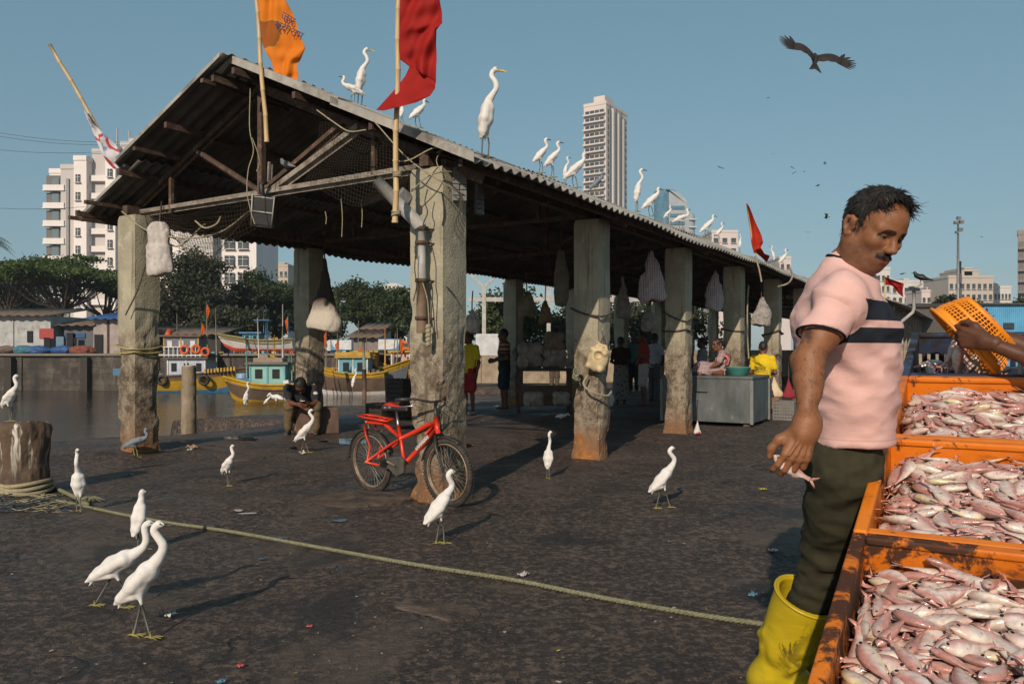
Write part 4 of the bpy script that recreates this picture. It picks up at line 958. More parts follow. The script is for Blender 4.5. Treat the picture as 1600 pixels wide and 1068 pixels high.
def person(label, base, J, skin, shirt, lower, hair=True, h=.013, cat='person', kind='trousers', sleeve=.55, hem=None, shoes=None, group=None, facefine=False, hair_long=False, waist_r=1.0, long_sleeve=False, curl=(.35, .45, .5)):
    """J: world joints  head, hf (face dir), neck, chest, pelvis, shL.. ; f = body forward"""
    base = Vector(base); root = thing('person', label, cat, base, 0, group); s = J.get('s', 1.0)
    f = Vector(J['f']).normalized(); lat = Vector((-f.y, f.x, 0)).normalized()
    hfr = frame(J.get('hf', f), J.get('hu', (0, 0, 1))); C = Vector(J['head'])
    allp = [J[k] for k in J if k[:2] in ('sh', 'el', 'wr', 'hi', 'kn', 'an', 'ne', 'ch', 'pe')]
    lo, hi = bounds(allp, .2); S = SDF(lo, hi, h)
    S.cap(J['pelvis'], J['chest'], .088*s, .10*s, .03, flat=(lat, 1.3)); S.cap(J['chest'], J['neck'], .085*s, .045*s, .04)
    for g in 'LR':
        S.chain([J['sh'+g], J['el'+g], J['wr'+g]], [.044*s, .037*s, .025*s], .02); S.cap(J['el'+g], Vector(J['el'+g])*.6+Vector(J['wr'+g])*.4, .038*s, .036*s, .02)
        S.chain([J['hip'+g], J['kn'+g], J['an'+g]], [.075*s, .05*s, .034*s], .02); kn, an = Vector(J['kn'+g]), Vector(J['an'+g]); S.cap(kn*.75+an*.25-f*.012, kn*.5+an*.5-f*.01, .047*s, .04*s, .02)
        fd = Vector(J.get('toe'+g, f)); S.cap(an+Vector((0, 0, -.035))-fd*.02, an+fd*.14*s+Vector((0, 0, -.055)), .036*s, .024*s, .02)
    V1, Q1 = S.mesh(); parts = [(V1, Q1, np.tile(np.array(skin), (len(V1), 1)))]
    lo, hi = bounds([C, J['neck']], .19); S = SDF(lo, hi, .0032 if facefine else .007); head_sdf(S, C, hfr, s, J['neck'], .054*s, True)
    V1, Q1 = S.mesh(); parts.append((V1, Q1, head_colors(V1, C, hfr, s, skin, .4 if facefine else 0, facefine)))
    for g in 'LR':
        W = Vector(J['wr'+g]); dv = Vector(J.get('hd'+g, W-Vector(J['el'+g]))).normalized(); S = SDF(*bounds([W, W+dv*.17], .09), .0055)
        pn = J.get('pn'+g, -lat if g == 'L' else lat)
        hand_sdf(S, W, dv, pn, J.get('th'+g, f), curl, s*.98, r=1.08); V1, Q1 = S.mesh(); parts.append((V1, Q1, np.tile(np.array(skin)*.95, (len(V1), 1))))
    mesh_obj('body', parts, M_SKIN, root, base)
    if hair:
        S = SDF(*bounds([C], .2), .008); fx, lx, ux = hfr; A = np.array([[a[i] for a in hfr] for i in range(3)])
        S.ell(C+(fx*-.014+ux*.038)*s, [.105*s, .084*s, .093*s], A, .01); S.cap(C+(fx*-.06+ux*-.01)*s, C+(fx*-.06-ux*.05)*s, .05*s, .035*s, .03)
        S.ell(C+(fx*.10+ux*-.03)*s, [.085*s, .09*s, .105*s], A, .01, 'sub'); S.plane(C-ux*.07*s, -ux)
        if hair_long: S.ell(C+(fx*-.12+ux*.0)*s, [.045*s]*3, A, .02)
        V1, Q1 = S.mesh(); V1 = V1+vnormals(V1, Q1)*(fbm(V1*60, 3, 2)*.004)[:, None]; mesh_obj('hair', [(V1, Q1)], M_HAIR, root, base)
    # shirt
    lo, hi = bounds([J['pelvis'], J['chest'], J['neck'], J['shL'], J['shR'], J['elL'], J['elR']]+([J['wrL'], J['wrR']] if long_sleeve else []), .26); S = SDF(lo, hi, h*.85)
    pe, ch, ne = Vector(J['pelvis']), Vector(J['chest']), Vector(J['neck'])
    ax = (pe-ch).normalized(); S.cap(pe+ax*.10, ch, .118*s*waist_r, .118*s, .04, flat=(lat, 1.38)); S.cap(ch, ne-(ne-ch)*.25, .105*s, .07*s, .05, flat=(lat, 1.2))
    for g in 'LR':
        sh, el = Vector(J['sh'+g]), Vector(J['el'+g]); S.cap(ne-(ne-ch)*.2, sh, .05*s, .058*s, .05); e = sh+(el-sh)*sleeve
        S.cap(sh, e+(el-sh).normalized()*.02, .062*s, .064*s, .03)
        if long_sleeve: S.chain([sh, el, Vector(J['wr'+g])], [.06*s, .052*s, .038*s], .02)
        elif True:
            Z = SDF.__new__(SDF)
    S.plane(pe+ax*(hem if hem is not None else .06), ax, .004)
    V1, Q1 = S.mesh()
    if not long_sleeve:
        pass
    V1 = wrinkle(V1, Q1, .007, 7, 3, (1, 1, 1.6)); mesh_obj('shirt', [(V1, Q1)], shirt, root, base)
    # lower body clothes
    if kind:
        lo, hi = bounds([J[k+g] for k in ('hip', 'kn', 'an') for g in 'LR']+[pe], .24); S = SDF(lo, hi, h*.85)
        if kind == 'skirt':
            mid = (Vector(J['knL'])+Vector(J['knR']))/2; an = (Vector(J['anL'])+Vector(J['anR']))/2
            S.cap(pe+Vector((0, 0, .03)), mid, .125*s, .15*s, .05, flat=(lat, 1.35))
            S.cap(mid, mid*.12+an*.88, .15*s, .16*s, .05, flat=(lat, 1.3)); S.plane(an+Vector((0, 0, .03)), an-mid)
        else:
            S.cap(pe+Vector((0, 0, .05)), pe, .105*s, .115*s, .04, flat=(lat, 1.35))
            for g in 'LR':
                hp, kn, an = [Vector(J[k+g]) for k in ('hip', 'kn', 'an')]
                if kind == 'shorts':
                    e = hp+(kn-hp)*.93; S.cap(hp, e, .098*s, .092*s, .05)
                else: S.chain([hp, kn, an*.96+kn*.04], [.095*s, .075*s, .06*s], .04)
        V1, Q1 = S.mesh(); V1 = wrinkle(V1, Q1, .008, 6, 9, (1, 1, .7) if kind == 'skirt' else (1, 1, 1.5)); mesh_obj('skirt' if kind == 'skirt' else kind, [(V1, Q1)], lower, root, base)
    if shoes is not None:
        for g in 'LR':
            an = Vector(J['an'+g]); fd = Vector(J.get('toe'+g, f)); S = SDF(*bounds([an, an+fd*.2], .12), .007)
            S.cap(an-fd*.03+Vector((0, 0, -.06)), an+fd*.15*s+Vector((0, 0, -.066)), .042*s, .036*s, .02); S.plane(an+Vector((0, 0, -.085)), (0, 0, -1), .003)
            V1, Q1 = S.mesh(); mesh_obj('sandal', [(V1, Q1)], shoes, root, base)
    return root
def stand(x, y, yaw, H=1.62, z=0.0, arms='down', lean=0.0, head_yaw=None, pitch=-.05, legs=.09):
    k = H/1.72; f = Vector((math.cos(R(yaw)), math.sin(R(yaw)), 0)); l = Vector((-f.y, f.x, 0)); b = Vector((x, y, z))
    def P(a, c, h): return b+(f*a+l*c)*k+Vector((0, 0, h*k))
    J = dict(s=k, f=f, pelvis=P(0, 0, .93), chest=P(.01+lean*.5, 0, 1.27), neck=P(-.005+lean, 0, 1.44), head=P(.03+lean*1.2, 0, 1.60))
    hy = R(yaw if head_yaw is None else head_yaw); J['hf'] = Vector((math.cos(hy), math.sin(hy), pitch))
    for g, sg in (('L', 1), ('R', -1)):
        J['hip'+g] = P(0, sg*.09, .90); J['kn'+g] = P(.02, sg*legs, .49); J['an'+g] = P(-.01, sg*legs*1.05, .09); J['sh'+g] = P(lean*.9, sg*.175, 1.38)
        if arms == 'down': J['el'+g] = P(-.03, sg*.23, 1.08); J['wr'+g] = P(.05, sg*.24, .84)
        elif arms == 'front': J['el'+g] = P(.02+lean, sg*.24, 1.10); J['wr'+g] = P(.25+lean, sg*.10, 1.05)
        elif arms == 'hip': J['el'+g] = P(-.04, sg*.34, 1.12); J['wr'+g] = P(.10, sg*.19, 1.0)
        elif arms == 'cross': J['el'+g] = P(.05, sg*.24, 1.12); J['wr'+g] = P(.20, sg*-.06, 1.12+.03*sg)
        J['th'+g] = Vector((0, 0, 1)) if arms != 'down' else f
    return J, b
# ---------------------------------------------------------------- the man in pink beside the fish crates
SKIN = (.235, .098, .045)
def main_man():
    P_STR = None
    base = Vector((1.02, 2.72, 0)); root = thing('person', 'man in pink striped shirt and yellow boots glancing down over his shoulder at the fish', 'person', base)
    f = Vector((.955, -.30, 0)).normalized(); lat = Vector((-f.y, f.x, 0))
    pelvis, waist, chest, neck = px(1322, 700, 2.52), px(1331, 612, 2.48), px(1315, 498, 2.42), px(1322, 408, 2.38)
    shR, elR, wrR = px(1314, 464, 2.25), px(1262, 562, 2.19), px(1261, 664, 2.13)
    shL = chest+lat*.17+Vector((0, 0, .10)); elL = shL+Vector((-.01, .07, -.27)); wrL = elL+Vector((.03, .0, -.24))
    hipR, knR, anR = px(1323, 735, 2.46), px(1296, 850, 2.63), px(1228, 1050, 2.84); anR.z = .10
    hipL, knL, anL = pelvis+lat*.09+Vector((0, 0, -.03)), px(1312, 848, 2.86), px(1278, 1018, 3.06); anL.z = .10
    hf = Vector((.30, -.82, -.44)); fr = frame(hf, (.14, 0, 1)); C = px(1366, 358, 2.31); hs = .895
    # head and neck
    S = SDF(*bounds([C, neck], .18), .0026); head_sdf(S, C, fr, hs, neck+Vector((.0, .0, -.07)), .058)
    V, Q = S.mesh(); V = relax(V, Q, 1, .35); parts = [(V, Q, head_colors(V, C, fr, hs, SKIN, .62))]
    # arm and hand
    hd = Vector((-.36, -.10, -.92)); fing = wrR+hd*.17
    S = SDF(*bounds([shR, elR, wrR, fing], .10), .0038)
    S.chain([shR, shR*.45+elR*.55, elR], [.052, .046, .035], .03); S.cap(elR, elR+Vector((-.004, .01, -.0)), .035, .032, .02)
    m = elR*.7+wrR*.3; S.cap(elR, m, .0315, .0325, .02); S.cap(m, wrR, .032, .0235, .03, flat=(Vector((.6, .8, 0)), 1.12)); S.cap(elR+Vector((.018, -.008, .03)), elR*.5+wrR*.5+Vector((.012, -.01, 0)), .020, .017, .03); S.cap(elR+Vector((-.022, .02, .0)), elR+Vector((-.018, .02, -.03)), .016, .014, .02); S.cap(wrR+Vector((-.012, -.006, .012)), wrR+Vector((-.012, -.004, .0)), .017, .015, .012)
    for k_ in (-1.2, -.3, .6, 1.3): S.cap(wrR+hd*.03+Vector((.010*k_, -.020, 0)), wrR+hd*.085+Vector((.021*k_, -.014, .0)), .0042, .0035, .006); S.cap(wrR, wrR+hd*.02, .025, .024, .02, flat=(Vector((.8, 0, -.6)), 1.1))
    hand_sdf(S, wrR+hd*.01, hd, (.35, .90, -.25), (-.85, .1, .4), (.50, .55, .45), .93, .16, .8, 1.05)
    V, Q = S.mesh(); parts.append((V, Q, None)); 
    S = SDF(*bounds([shL, elL, wrL, wrL+Vector((.15, -.05, -.1))], .10), .007); S.chain([shL, elL, wrL], [.055, .045, .03], .02); hand_sdf(S, wrL, (.2, 0, -1), (-.3, -1, 0), (1, -.3, 0), (.4, .5, .4)); V, Q = S.mesh(); parts.append((V, Q, None))
    S = SDF(*bounds([pelvis, chest, neck, hipL, hipR, knR, knL, anR, anL], .2), .012); S.cap(pelvis, chest, .09, .10, .03, flat=(lat, 1.25)); S.cap(chest, neck, .09, .05, .04)
    for a, b, c in ((hipR, knR, anR), (hipL, knL, anL)): S.chain([a, b, c], [.075, .05, .036], .02)
    V, Q = S.mesh(); parts.append((V, Q, None))
    P2 = []
    for V, Q, c in parts:
        if c is None:
            c = np.tile(np.array(SKIN), (len(V), 1)); n = fbm(V*30, 3, 5)*.12; c *= (1+n)[:, None]
            # knuckles redder, tattoo on the upper arm
            q = V[:, 1]; uu, vv = U0+V[:, 0]/q*FPX, V0-(V[:, 2]-CAMH)/q*FPX; m = np.clip((15-np.hypot(uu-1258, (vv-522)*.8))/5, 0, 1)*np.clip(fbm(V*95, 3, 6)*2.2+.45, 0, 1)*.8*(V[:, 1] < elR.y+.01)
            c = c*(1-m[:, None])+np.array((.05, .03, .028))*m[:, None]
        P2.append((V, Q, c))
    mesh_obj('body', P2, M_SKIN, root, base)
    # hair: cap plus loose strands
    fx, lx, ux = fr; A = np.array([[a[i] for a in fr] for i in range(3)])
    def HP(x, y, z): return C+(fx*x+lx*y+ux*z)*hs
    S = SDF(*bounds([C], .18), .004)
    S.ell(HP(-.020, 0, .040), [.103*hs, .0805*hs, .093*hs], A, .01); S.ell(HP(.022, 0, .088), [.062*hs, .060*hs, .044*hs], A, .03)
    S.cap(HP(-.062, 0, .0), HP(-.070, 0, -.05), .050*hs, .034*hs, .03)
    S.ell(HP(.108, 0, .056), [.080*hs, .068*hs, .072*hs], A, .012, 'sub'); S.ell(HP(.085, 0, -.04), [.092*hs, .10*hs, .075*hs], A, .006, 'sub')
    for g in (-1, 1): S.ell(HP(.058, g*.058, .030), [.036*hs, .03*hs, .036*hs], A, .012, 'sub'); S.ell(HP(-.010, g*.09, -.022), [.024*hs, .03*hs, .036*hs], A, .006, 'sub')
    V, Q = S.mesh(); V = V+vnormals(V, Q)*(fbm(V*np.array([70, 70, 70]), 3, 2)*.0035)[:, None]; N = vnormals(V, Q)
    mb = MB(); mb.arr(V-np.array(base), Q, 0); rs = np.random.RandomState(3)
    loc = (V-np.array(C))/hs; lx_, lz_ = loc @ np.array(fx), loc @ np.array(ux)
    pick = rs.choice(len(V), 2600, replace=False)
    for i in pick:
        x, z = lx_[i], lz_[i]
        if z < .02 and x > -.045: continue
        nrm = Vector(N[i]); front = max(0, min(1, (x+.02)/.08)); d = (fx*(-.3+1.5*front)-ux*(.55-.3*front)+lx*rs.normal(0, .35)); d = d-nrm*d.dot(nrm); d.normalize()
        L = rs.uniform(.010, .024)*(1+.8*front); p = Vector(V[i])-base-nrm*.002; lift = rs.uniform(.08, .32)+.30*front*rs.rand()
        mb.tube([p, p+(d+nrm*lift)*L*.55, p+(d*1.1+nrm*lift*.7)*L], [.0011, .0009, .0003], 3, 0, caps=False)
    # short dark hair along the forearm
    av = parts[1][0]; aN = vnormals(av, parts[1][1]); axv = np.array((wrR-elR).normalized()); tt = (av-np.array(elR)) @ axv/(wrR-elR).length; sel = np.where((tt > -.15) & (tt < .95))[0]
    for i in rs.choice(sel, 420, replace=False):
        nrm = Vector(aN[i]); d = Vector(axv)*.8+Vector(rs.normal(0, .4, 3)); d = (d-nrm*d.dot(nrm)).normalized(); p = Vector(av[i])-base; L = rs.uniform(.005, .012); mb.tube([p, p+(d+nrm*.25)*L*.5, p+(d+nrm*.2)*L], [.00028, .00026, .00015], 3, 0, caps=False)
    # moustache and eyebrows as short strands
    hv = parts[0][0]; hN = vnormals(hv, parts[0][1]); D = (hv-np.array(C))/hs; fx_, fy_, fz_ = D @ np.array(fx), D @ np.array(lx), D @ np.array(ux); ya = np.abs(fy_)
    mo = np.where((np.abs(fz_+.0565+ya*.25) < .0042) & (ya < .032) & (fx_ > .075))[0]; br = np.where((np.abs(fz_-.0165+.06*(ya-.03)+48*np.maximum(ya-.034, 0)**2) < .0029) & (ya > .010) & (ya < .050) & (fx_ > .04))[0]
    for sel, nn, ln in ((mo, 240, .0055), (br, 190, .006)):
        for i in rs.choice(sel, min(nn, len(sel)), replace=False):
            nrm = Vector(hN[i]); sg = 1 if fy_[i] > 0 else -1; d = (lx*sg*(.45 if ln < .008 else 1.0)-ux*(.8 if ln < .008 else -.25)+lx*rs.normal(0, .25)); d = (d-nrm*d.dot(nrm)).normalized()
            p = Vector(hv[i])-base; mb.tube([p, p+(d+nrm*.35)*ln*.55, p+(d+nrm*.22)*ln], [.0008, .0007, .0003], 3, 0, caps=False)
    mb.build('hair', M_HAIR, root)
    # shirt
    hem = px(1332, 691, 2.5); S = SDF(*bounds([pelvis, chest, neck, shR, elR, shL], .24), .0062)
    ax = (waist-chest).normalized()
    S.cap(px(1331, 720, 2.52), waist, .127, .118, .05, flat=(lat, 1.35)); S.cap(waist, chest+Vector((0, 0, -.02)), .120, .127, .05, flat=(lat, 1.38))
    S.cap(chest+Vector((-.015, 0, .0)), chest+Vector((-.01, .0, .075)), .124, .088, .05, flat=(lat, 1.4)); S.cap(px(1331, 590, 2.46)+f*.02, px(1334, 520, 2.42)+f*.03, .10, .10, .05, flat=(lat, 1.1))
    S.cap(neck-Vector((.01, 0, .095)), shR, .068, .063, .06); S.cap(neck-Vector((.01, 0, .085)), shL-Vector((0, 0, .02)), .060, .064, .05)
    S.cap(neck-Vector((0.0, 0, .10)), neck-Vector((-.002, 0, .026)), .085, .064, .03)
    slv = shR+(elR-shR)*.46; sd = (elR-shR).normalized(); slvL = shL+(elL-shL)*.55; S.cap(shL, slvL, .068, .07, .03); S.cap(shR, shR+sd*.03, .063, .062, .035)
    nu = (C-neck).normalized()
    S.plane(hem, (.02, .0, -1), .003)
    VA, QA = S.mesh(); S = SDF(*bounds([shR, slv], .13), .005); S.cap(shR+sd*.02, slv+sd*.06, .0625, .0635, .03); S.plane(slv+sd*.03, sd+Vector((.25, 0, -.1)), .002); S.cap(slv+sd*.03, slv+sd*.09, .051, .055, .002, 'sub')
    VB, QB = S.mesh(); V = np.concatenate([relax(VA, QA, 1), VB]); Q = np.concatenate([QA, QB+len(VA)])
    # drag folds running from the arm pit to the hip and round the waist
    D = V-np.array(chest); a = D @ np.array(f); z = D[:, 2]; N = vnormals(V, Q)
    fold = np.sin((z*1.0+a*1.05)*46+fbm(V*7, 2, 4)*1.6)*np.clip((.05-z)/.2, 0, 1)*np.clip((.36+z)/.2, .15, 1)
    fold2 = 1-2*np.abs(fbm(V*np.array([6, 6, 11]), 3, 12)); slm = np.clip((.085-np.linalg.norm(V-np.array(slv), axis=1))/.05, 0, 1)
    V = V+N*(fold*.0055+fold2*.0055+slm*.002*np.sin((D @ np.array(sd))*160))[:, None]
    t = NT('pink_shirt'); x = t.sep()
    # two dark bands across the chest, ending at the side seam
    zb = lambda lo, hi: t.math('MULTIPLY', t.math('GREATER_THAN', x[2], lo), t.math('LESS_THAN', x[2], hi))
    tilt = t.math('ADD', x[2], t.math('MULTIPLY', x[0], 0.0)); cz = lambda v, d: px(0, v, d).z
    b = t.math('ADD', zb(cz(502, 2.36), cz(472, 2.36)), zb(cz(536, 2.36), cz(513, 2.36)))
    # forward distance from the seam through the arm pit
    so = Vector((px(1316, 500, 2.28)-base)); seam = t.math('ADD', t.math('MULTIPLY', t.math('SUBTRACT', x[0], so.x), f.x), t.math('MULTIPLY', t.math('SUBTRACT', x[1], so.y), f.y))
    b = t.math('MULTIPLY', b, t.math('GREATER_THAN', seam, -.0))
    # not on the sleeve
    sl = Vector(shR-base); dsl = t.n('VectorMath', operation='DISTANCE'); t.L.new(t.co.outputs['Object'], dsl.inputs[0]); dsl.inputs[1].default_value = (shR*.6+slv*.4)-base
    b = t.math('MULTIPLY', b, t.math('GREATER_THAN', dsl.outputs['Value'], .085))
    c = t.mix(t.ramp(t.noise(10, 5), .3, .7), (.67, .42, .385), (.61, .375, .345)); c = t.mix(b, c, (.020, .024, .034))
    hm = t.math('LESS_THAN', t.math('ABSOLUTE', t.math('SUBTRACT', x[2], hem.z+.022)), .0018); c = t.mix(t.math('MULTIPLY', hm, .35), c, (.3, .16, .14))
    # a small worn print low on the side
    pr = Vector(px(1346, 652, 2.36)-base); dp = t.n('VectorMath', operation='DISTANCE'); t.L.new(t.co.outputs['Object'], dp.inputs[0]); dp.inputs[1].default_value = pr
    wv = t.n('TexWave', bands_direction='Z'); wv.inputs['Scale'].default_value = 60; wv.inputs['Distortion'].default_value = 14; t.L.new(t.co.outputs['Object'], wv.inputs['Vector'])
    c = t.mix(t.math('MULTIPLY', t.math('MULTIPLY', t.math('LESS_THAN', dp.outputs['Value'], .020), t.math('GREATER_THAN', wv.outputs['Fac'], .75)), .45), c, (.35, .20, .18))
    t.bump(t.math('ADD', t.math('MULTIPLY', t.noise(420, 2), .3), t.noise(14, 5, .6, stretch=(1, 1, 1.6))), .35, .012); t.out(c, .9, 0, .12)
    so_ = mesh_obj('shirt', [(V, Q)], t.m, root, base)
    tp = NT('pink_sleeve'); tp.bump(tp.math('ADD', tp.math('MULTIPLY', tp.noise(420, 2), .3), tp.noise(14, 5, .6, stretch=(1, 1, 1.6))), .35, .012); tp.out(tp.mix(tp.ramp(tp.noise(10, 5), .3, .7), (.67, .42, .385), (.61, .375, .345)), .9, 0, .12)
    so_.data.materials.append(tp.m); mi = np.zeros(len(Q), dtype=np.int32); mi[len(QA):] = 1; so_.data.polygons.foreach_set('material_index', mi)
    M_TRIM = cloth('black_trim', (.012, .012, .014))
    cn = Vector((.36, -.12, .93)).normalized(); u1 = cn.orthogonal().normalized(); u2 = cn.cross(u1); cc0 = px(1325, 411, 2.38)
    mb = MB(); mb.tube([cc0+(u1*math.cos(a)+u2*math.sin(a))*.0615-base for a in np.linspace(0, 2*math.pi, 30)[:-1]], .0060, 8, closed=True); mb.build('collar_trim', M_TRIM, root)
    sp = (sd+Vector((.25, 0, -.1))).normalized(); u1 = sp.orthogonal().normalized(); u2 = sp.cross(u1)
    mb = MB(); mb.tube([slv+sd*.034+(u1*math.cos(a)+u2*math.sin(a))*.0645-base for a in np.linspace(0, 2*math.pi, 30)[:-1]], .0036, 6, closed=True); mb.build('cuff_trim', M_TRIM, root)
    # trousers
    S = SDF(*bounds([pelvis, hipL, hipR, knR, knL, anR, anL], .22), .0075)
    S.cap(pelvis+Vector((0, 0, .05)), pelvis+Vector((0, 0, -.03)), .100, .104, .05, flat=(lat, 1.32)); S.cap(pelvis-f*.05-lat*.06+Vector((0, 0, -.05)), pelvis-f*.045+lat*.06+Vector((0, 0, -.05)), .072, .072, .05)
    S.chain([hipR+Vector((.0, 0, .0)), hipR*.5+knR*.5, knR, knR*.45+anR*.55, anR*.9+knR*.1], [.096, .090, .077, .062, .05], .05); S.chain([hipL, knL, anL], [.105, .082, .05], .05)
    V, Q = S.mesh(); V = relax(V, Q, 1); N = vnormals(V, Q); kd = np.linalg.norm(V-np.array(knR+Vector((-.03, 0, -.05))), axis=1); hpd = np.linalg.norm(V-np.array(hipR), axis=1)
    kf = np.exp(-(kd/.14)**2)*np.sin(V[:, 2]*95+V[:, 0]*40+fbm(V*8, 2, 3)*2.5)*.006+np.exp(-(hpd/.13)**2)*np.sin(V[:, 2]*80-V[:, 0]*50+fbm(V*7, 2, 1)*2)*.005
    V = V+N*(kf+(1-2*np.abs(fbm(V*np.array([7, 7, 12]), 3, 21)))*.0065)[:, None]
    mesh_obj('trousers', [(V, Q)], cloth('olive_trousers', (.040, .037, .022), (.028, .026, .016)), root, base)
    # boots
    tB = NT('yellow_rubber'); cB = tB.mix(tB.ramp(tB.noise(5, 6), .35, .7), (.50, .37, .012), (.40, .29, .012)); cB = tB.mix(tB.math('MULTIPLY', tB.ramp(tB.noise(7, 6, .7, dist=2.5, stretch=(1, 1, .45)), .53, .56), tB.ramp(tB.noise(3, 3), .42, .55)), cB, (.12, .09, .015))
    cB = tB.mix(tB.ramp(tB.math('ADD', tB.sep()[2], tB.math('MULTIPLY', tB.noise(9, 4), .12)), .07, .16, (1,1,1,1), (0,0,0,1)), cB, (.10, .075, .02)); tB.bump(tB.noise(10, 3, .5, stretch=(1, 1, 2.2)), .3, .015); tB.out(cB, .38, 0, .45)
    for an, kn, toe, nm in ((anR, knR, Vector((.86, -.5, 0)), 'R'), (anL, knL, Vector((.9, -.3, 0)), 'L')):
        an = an+Vector((-.045, 0, 0)); up = (kn-an).normalized(); mb = MB(); n, m = 40, 44; rows = []; top = an+up*.345-up*0; L = (top-an).length
        S = SDF(*bounds([an+Vector((0, 0, -.1)), top, an+toe*.25], .16), .006)
        S.chain([an+Vector((0, 0, -.01)), an*.6+top*.4, top+up*.05], [.062, .088, .110], .03); S.cap(an-toe*.03+Vector((0, 0, -.05)), an+toe*.17+Vector((0, 0, -.055)), .062, .048, .05); S.cap(an+Vector((0,0,-.02)), an+toe*.09+Vector((0, 0, -.04)), .062, .05, .05)
        S.plane(an+Vector((0, 0, -.098)), (0, 0, -1), .002); S.cap(an*.3+top*.7, top+up*.1, .083, .098, .004, 'sub'); S.plane(top, up, .003)
        V, Q = S.mesh(); V = relax(V, Q, 1); N = vnormals(V, Q); hz = (V-np.array(an)) @ np.array(up)
        buck = np.exp(-((hz-.10)/.075)**2); V = V+N*(buck*.006*np.sin(hz*62+5*fbm(V*7, 2, 5)+2.5*np.sin(np.arctan2(V[:, 1]-an.y, V[:, 0]-an.x)))+.003*fbm(V*9, 2, 2))[:, None]
        o = mesh_obj('rubber_boot', [(V, Q)], tB.m, root, base)
        mb = MB(); u1 = up.orthogonal().normalized(); u2 = up.cross(u1); mb.tube([top-up*.004+(u1*math.cos(a)+u2*math.sin(a))*.1065-base for a in np.linspace(0, 2*math.pi, 34)[:-1]], .0055, 6, closed=True); mb.build('boot_rim', tB.m, o)
    return root, wrR+hd*.10, hd
MAN, HANDP, HANDD = main_man()
# ---------------------------------------------------------------- handcart, crates and fish
J12, J34 = Vector((.91, 2.10, .77)), Vector((1.618, 3.30, 1.14))
CA = (J34-J12).normalized(); CB = Vector((CA.y, -CA.x, 0)).normalized(); CN = CB.cross(CA).normalized()
CL = (J34-J12).length/2
CM = Matrix((CB, CA, CN)).transposed()      # local x across to the right, y up the slope, z out of the crate
CROT = CM.to_euler()
def crate_mat(name, a, b, dirt, amt):
    t = NT(name); c = t.mix(t.ramp(t.noise(5, 6), .35, .65), a, b)
    n = t.ramp(t.noise(7, 8, .75, dist=.4), .60-amt*.12, .64-amt*.10); x = t.sep()
    c = t.mix(t.math('MULTIPLY', n, .93), c, dirt); c = t.mix(t.ramp(t.noise(3, 8, .7, stretch=(1, 1, 4)), .56, .70), c, (.20, .05, .012))
    t.bump(t.noise(25, 6), .25, .006); return t.out(c, t.math('ADD', t.math('MULTIPLY', n, .35), .38), 0, .4)
M_OR = crate_mat('orange_crate', (.70, .20, .012), (.58, .14, .010), (.045, .018, .010), .25)
M_OR2 = crate_mat('grimy_orange_crate', (.66, .18, .010), (.50, .12, .008), (.016, .010, .008), 1.15)
M_NAVY = crate_mat('navy_crate', (.03, .045, .085), (.022, .03, .055), (.02, .012, .009), .9)
CW, CH, WT = .62, .27, .018
def crate(origin, label, m, slots=False, name='fish_crate'):
    """origin: near left rim corner"""
    r = thing(name, label, 'crate', origin+CN*-CH); r.rotation_euler = CROT; r.location = origin-CN*CH
    L = CL-.012
    def wall(nm, c, size, holes=None):
        mb = MB()
        if holes:   # wall with a row of upright slots
            x0, x1 = c[0]-size[0]/2, c[0]+size[0]/2; n, w, zl, zh = holes; z0, z1 = c[2]-size[2]/2, c[2]+size[2]/2
            mb.box((c[0], c[1], (z0+zl)/2), (size[0], size[1], zl-z0)); mb.box((c[0], c[1], (zh+z1)/2), (size[0], size[1], z1-zh))
            st = size[0]/n
            for i in range(n): mb.box((x0+st*(i+.5)+w/2, c[1], (zl+zh)/2), (st-w, size[1]*.98, zh-zl))
        else: mb.box(c, size)
        return bevel(mb.build(nm, m, r), .004)
    wall('side_wall', (WT/2, L/2, CH/2), (WT, L, CH)); wall('side_wall', (CW-WT/2, L/2, CH/2), (WT, L, CH))
    wall('end_wall', (CW/2, WT/2, CH/2), (CW-2*WT, WT, CH)); wall('end_wall', (CW/2, L-WT/2, CH/2), (CW-2*WT, WT, CH), (16, .014, .11, .17) if slots else None)
    wall('floor_panel', (CW/2, L/2, .012), (CW-2*WT, L-2*WT, .02))
    # rolled rim with stiffening ribs
    mb = MB(); rw, rh = .034, .022
    for c, s in (((.5*rw-.010, L/2, CH-rh/2+.004), (rw, L+.004, rh)), ((CW-.5*rw+.010, L/2, CH-rh/2+.004), (rw, L+.004, rh)), ((CW/2, .5*rw-.008, CH-rh/2+.0035), (CW-2*rw+.02, rw, rh)), ((CW/2, L-.5*rw+.008, CH-rh/2+.0035), (CW-2*rw+.02, rw, rh))): mb.box(c, s)
    bevel(mb.build('rim', m, r), .007, 3)
    mb = MB()
    for i in range(6): mb.box((-.006, .05+i*(L-.1)/5, CH*.5-.01), (.014, .016, CH-.06))
    for zz in (.07, .16): mb.box((-.004, L/2, zz), (.010, L-.05, .014))
    bevel(mb.build('rib', m, r), .003)
    return r
C0 = J12-CA*CL
CR = [crate(C0, 'nearest orange fish crate, its rim black with grime', M_OR2), crate(J12, 'orange fish crate in the middle of the row of three', M_OR), crate(J12+CA*CL, 'farthest orange fish crate, touching the dark crate behind', M_OR)]
CR4 = crate(J34+CN*.004, 'dark navy crate with slots, nearly empty, behind the orange ones', M_NAVY, True)
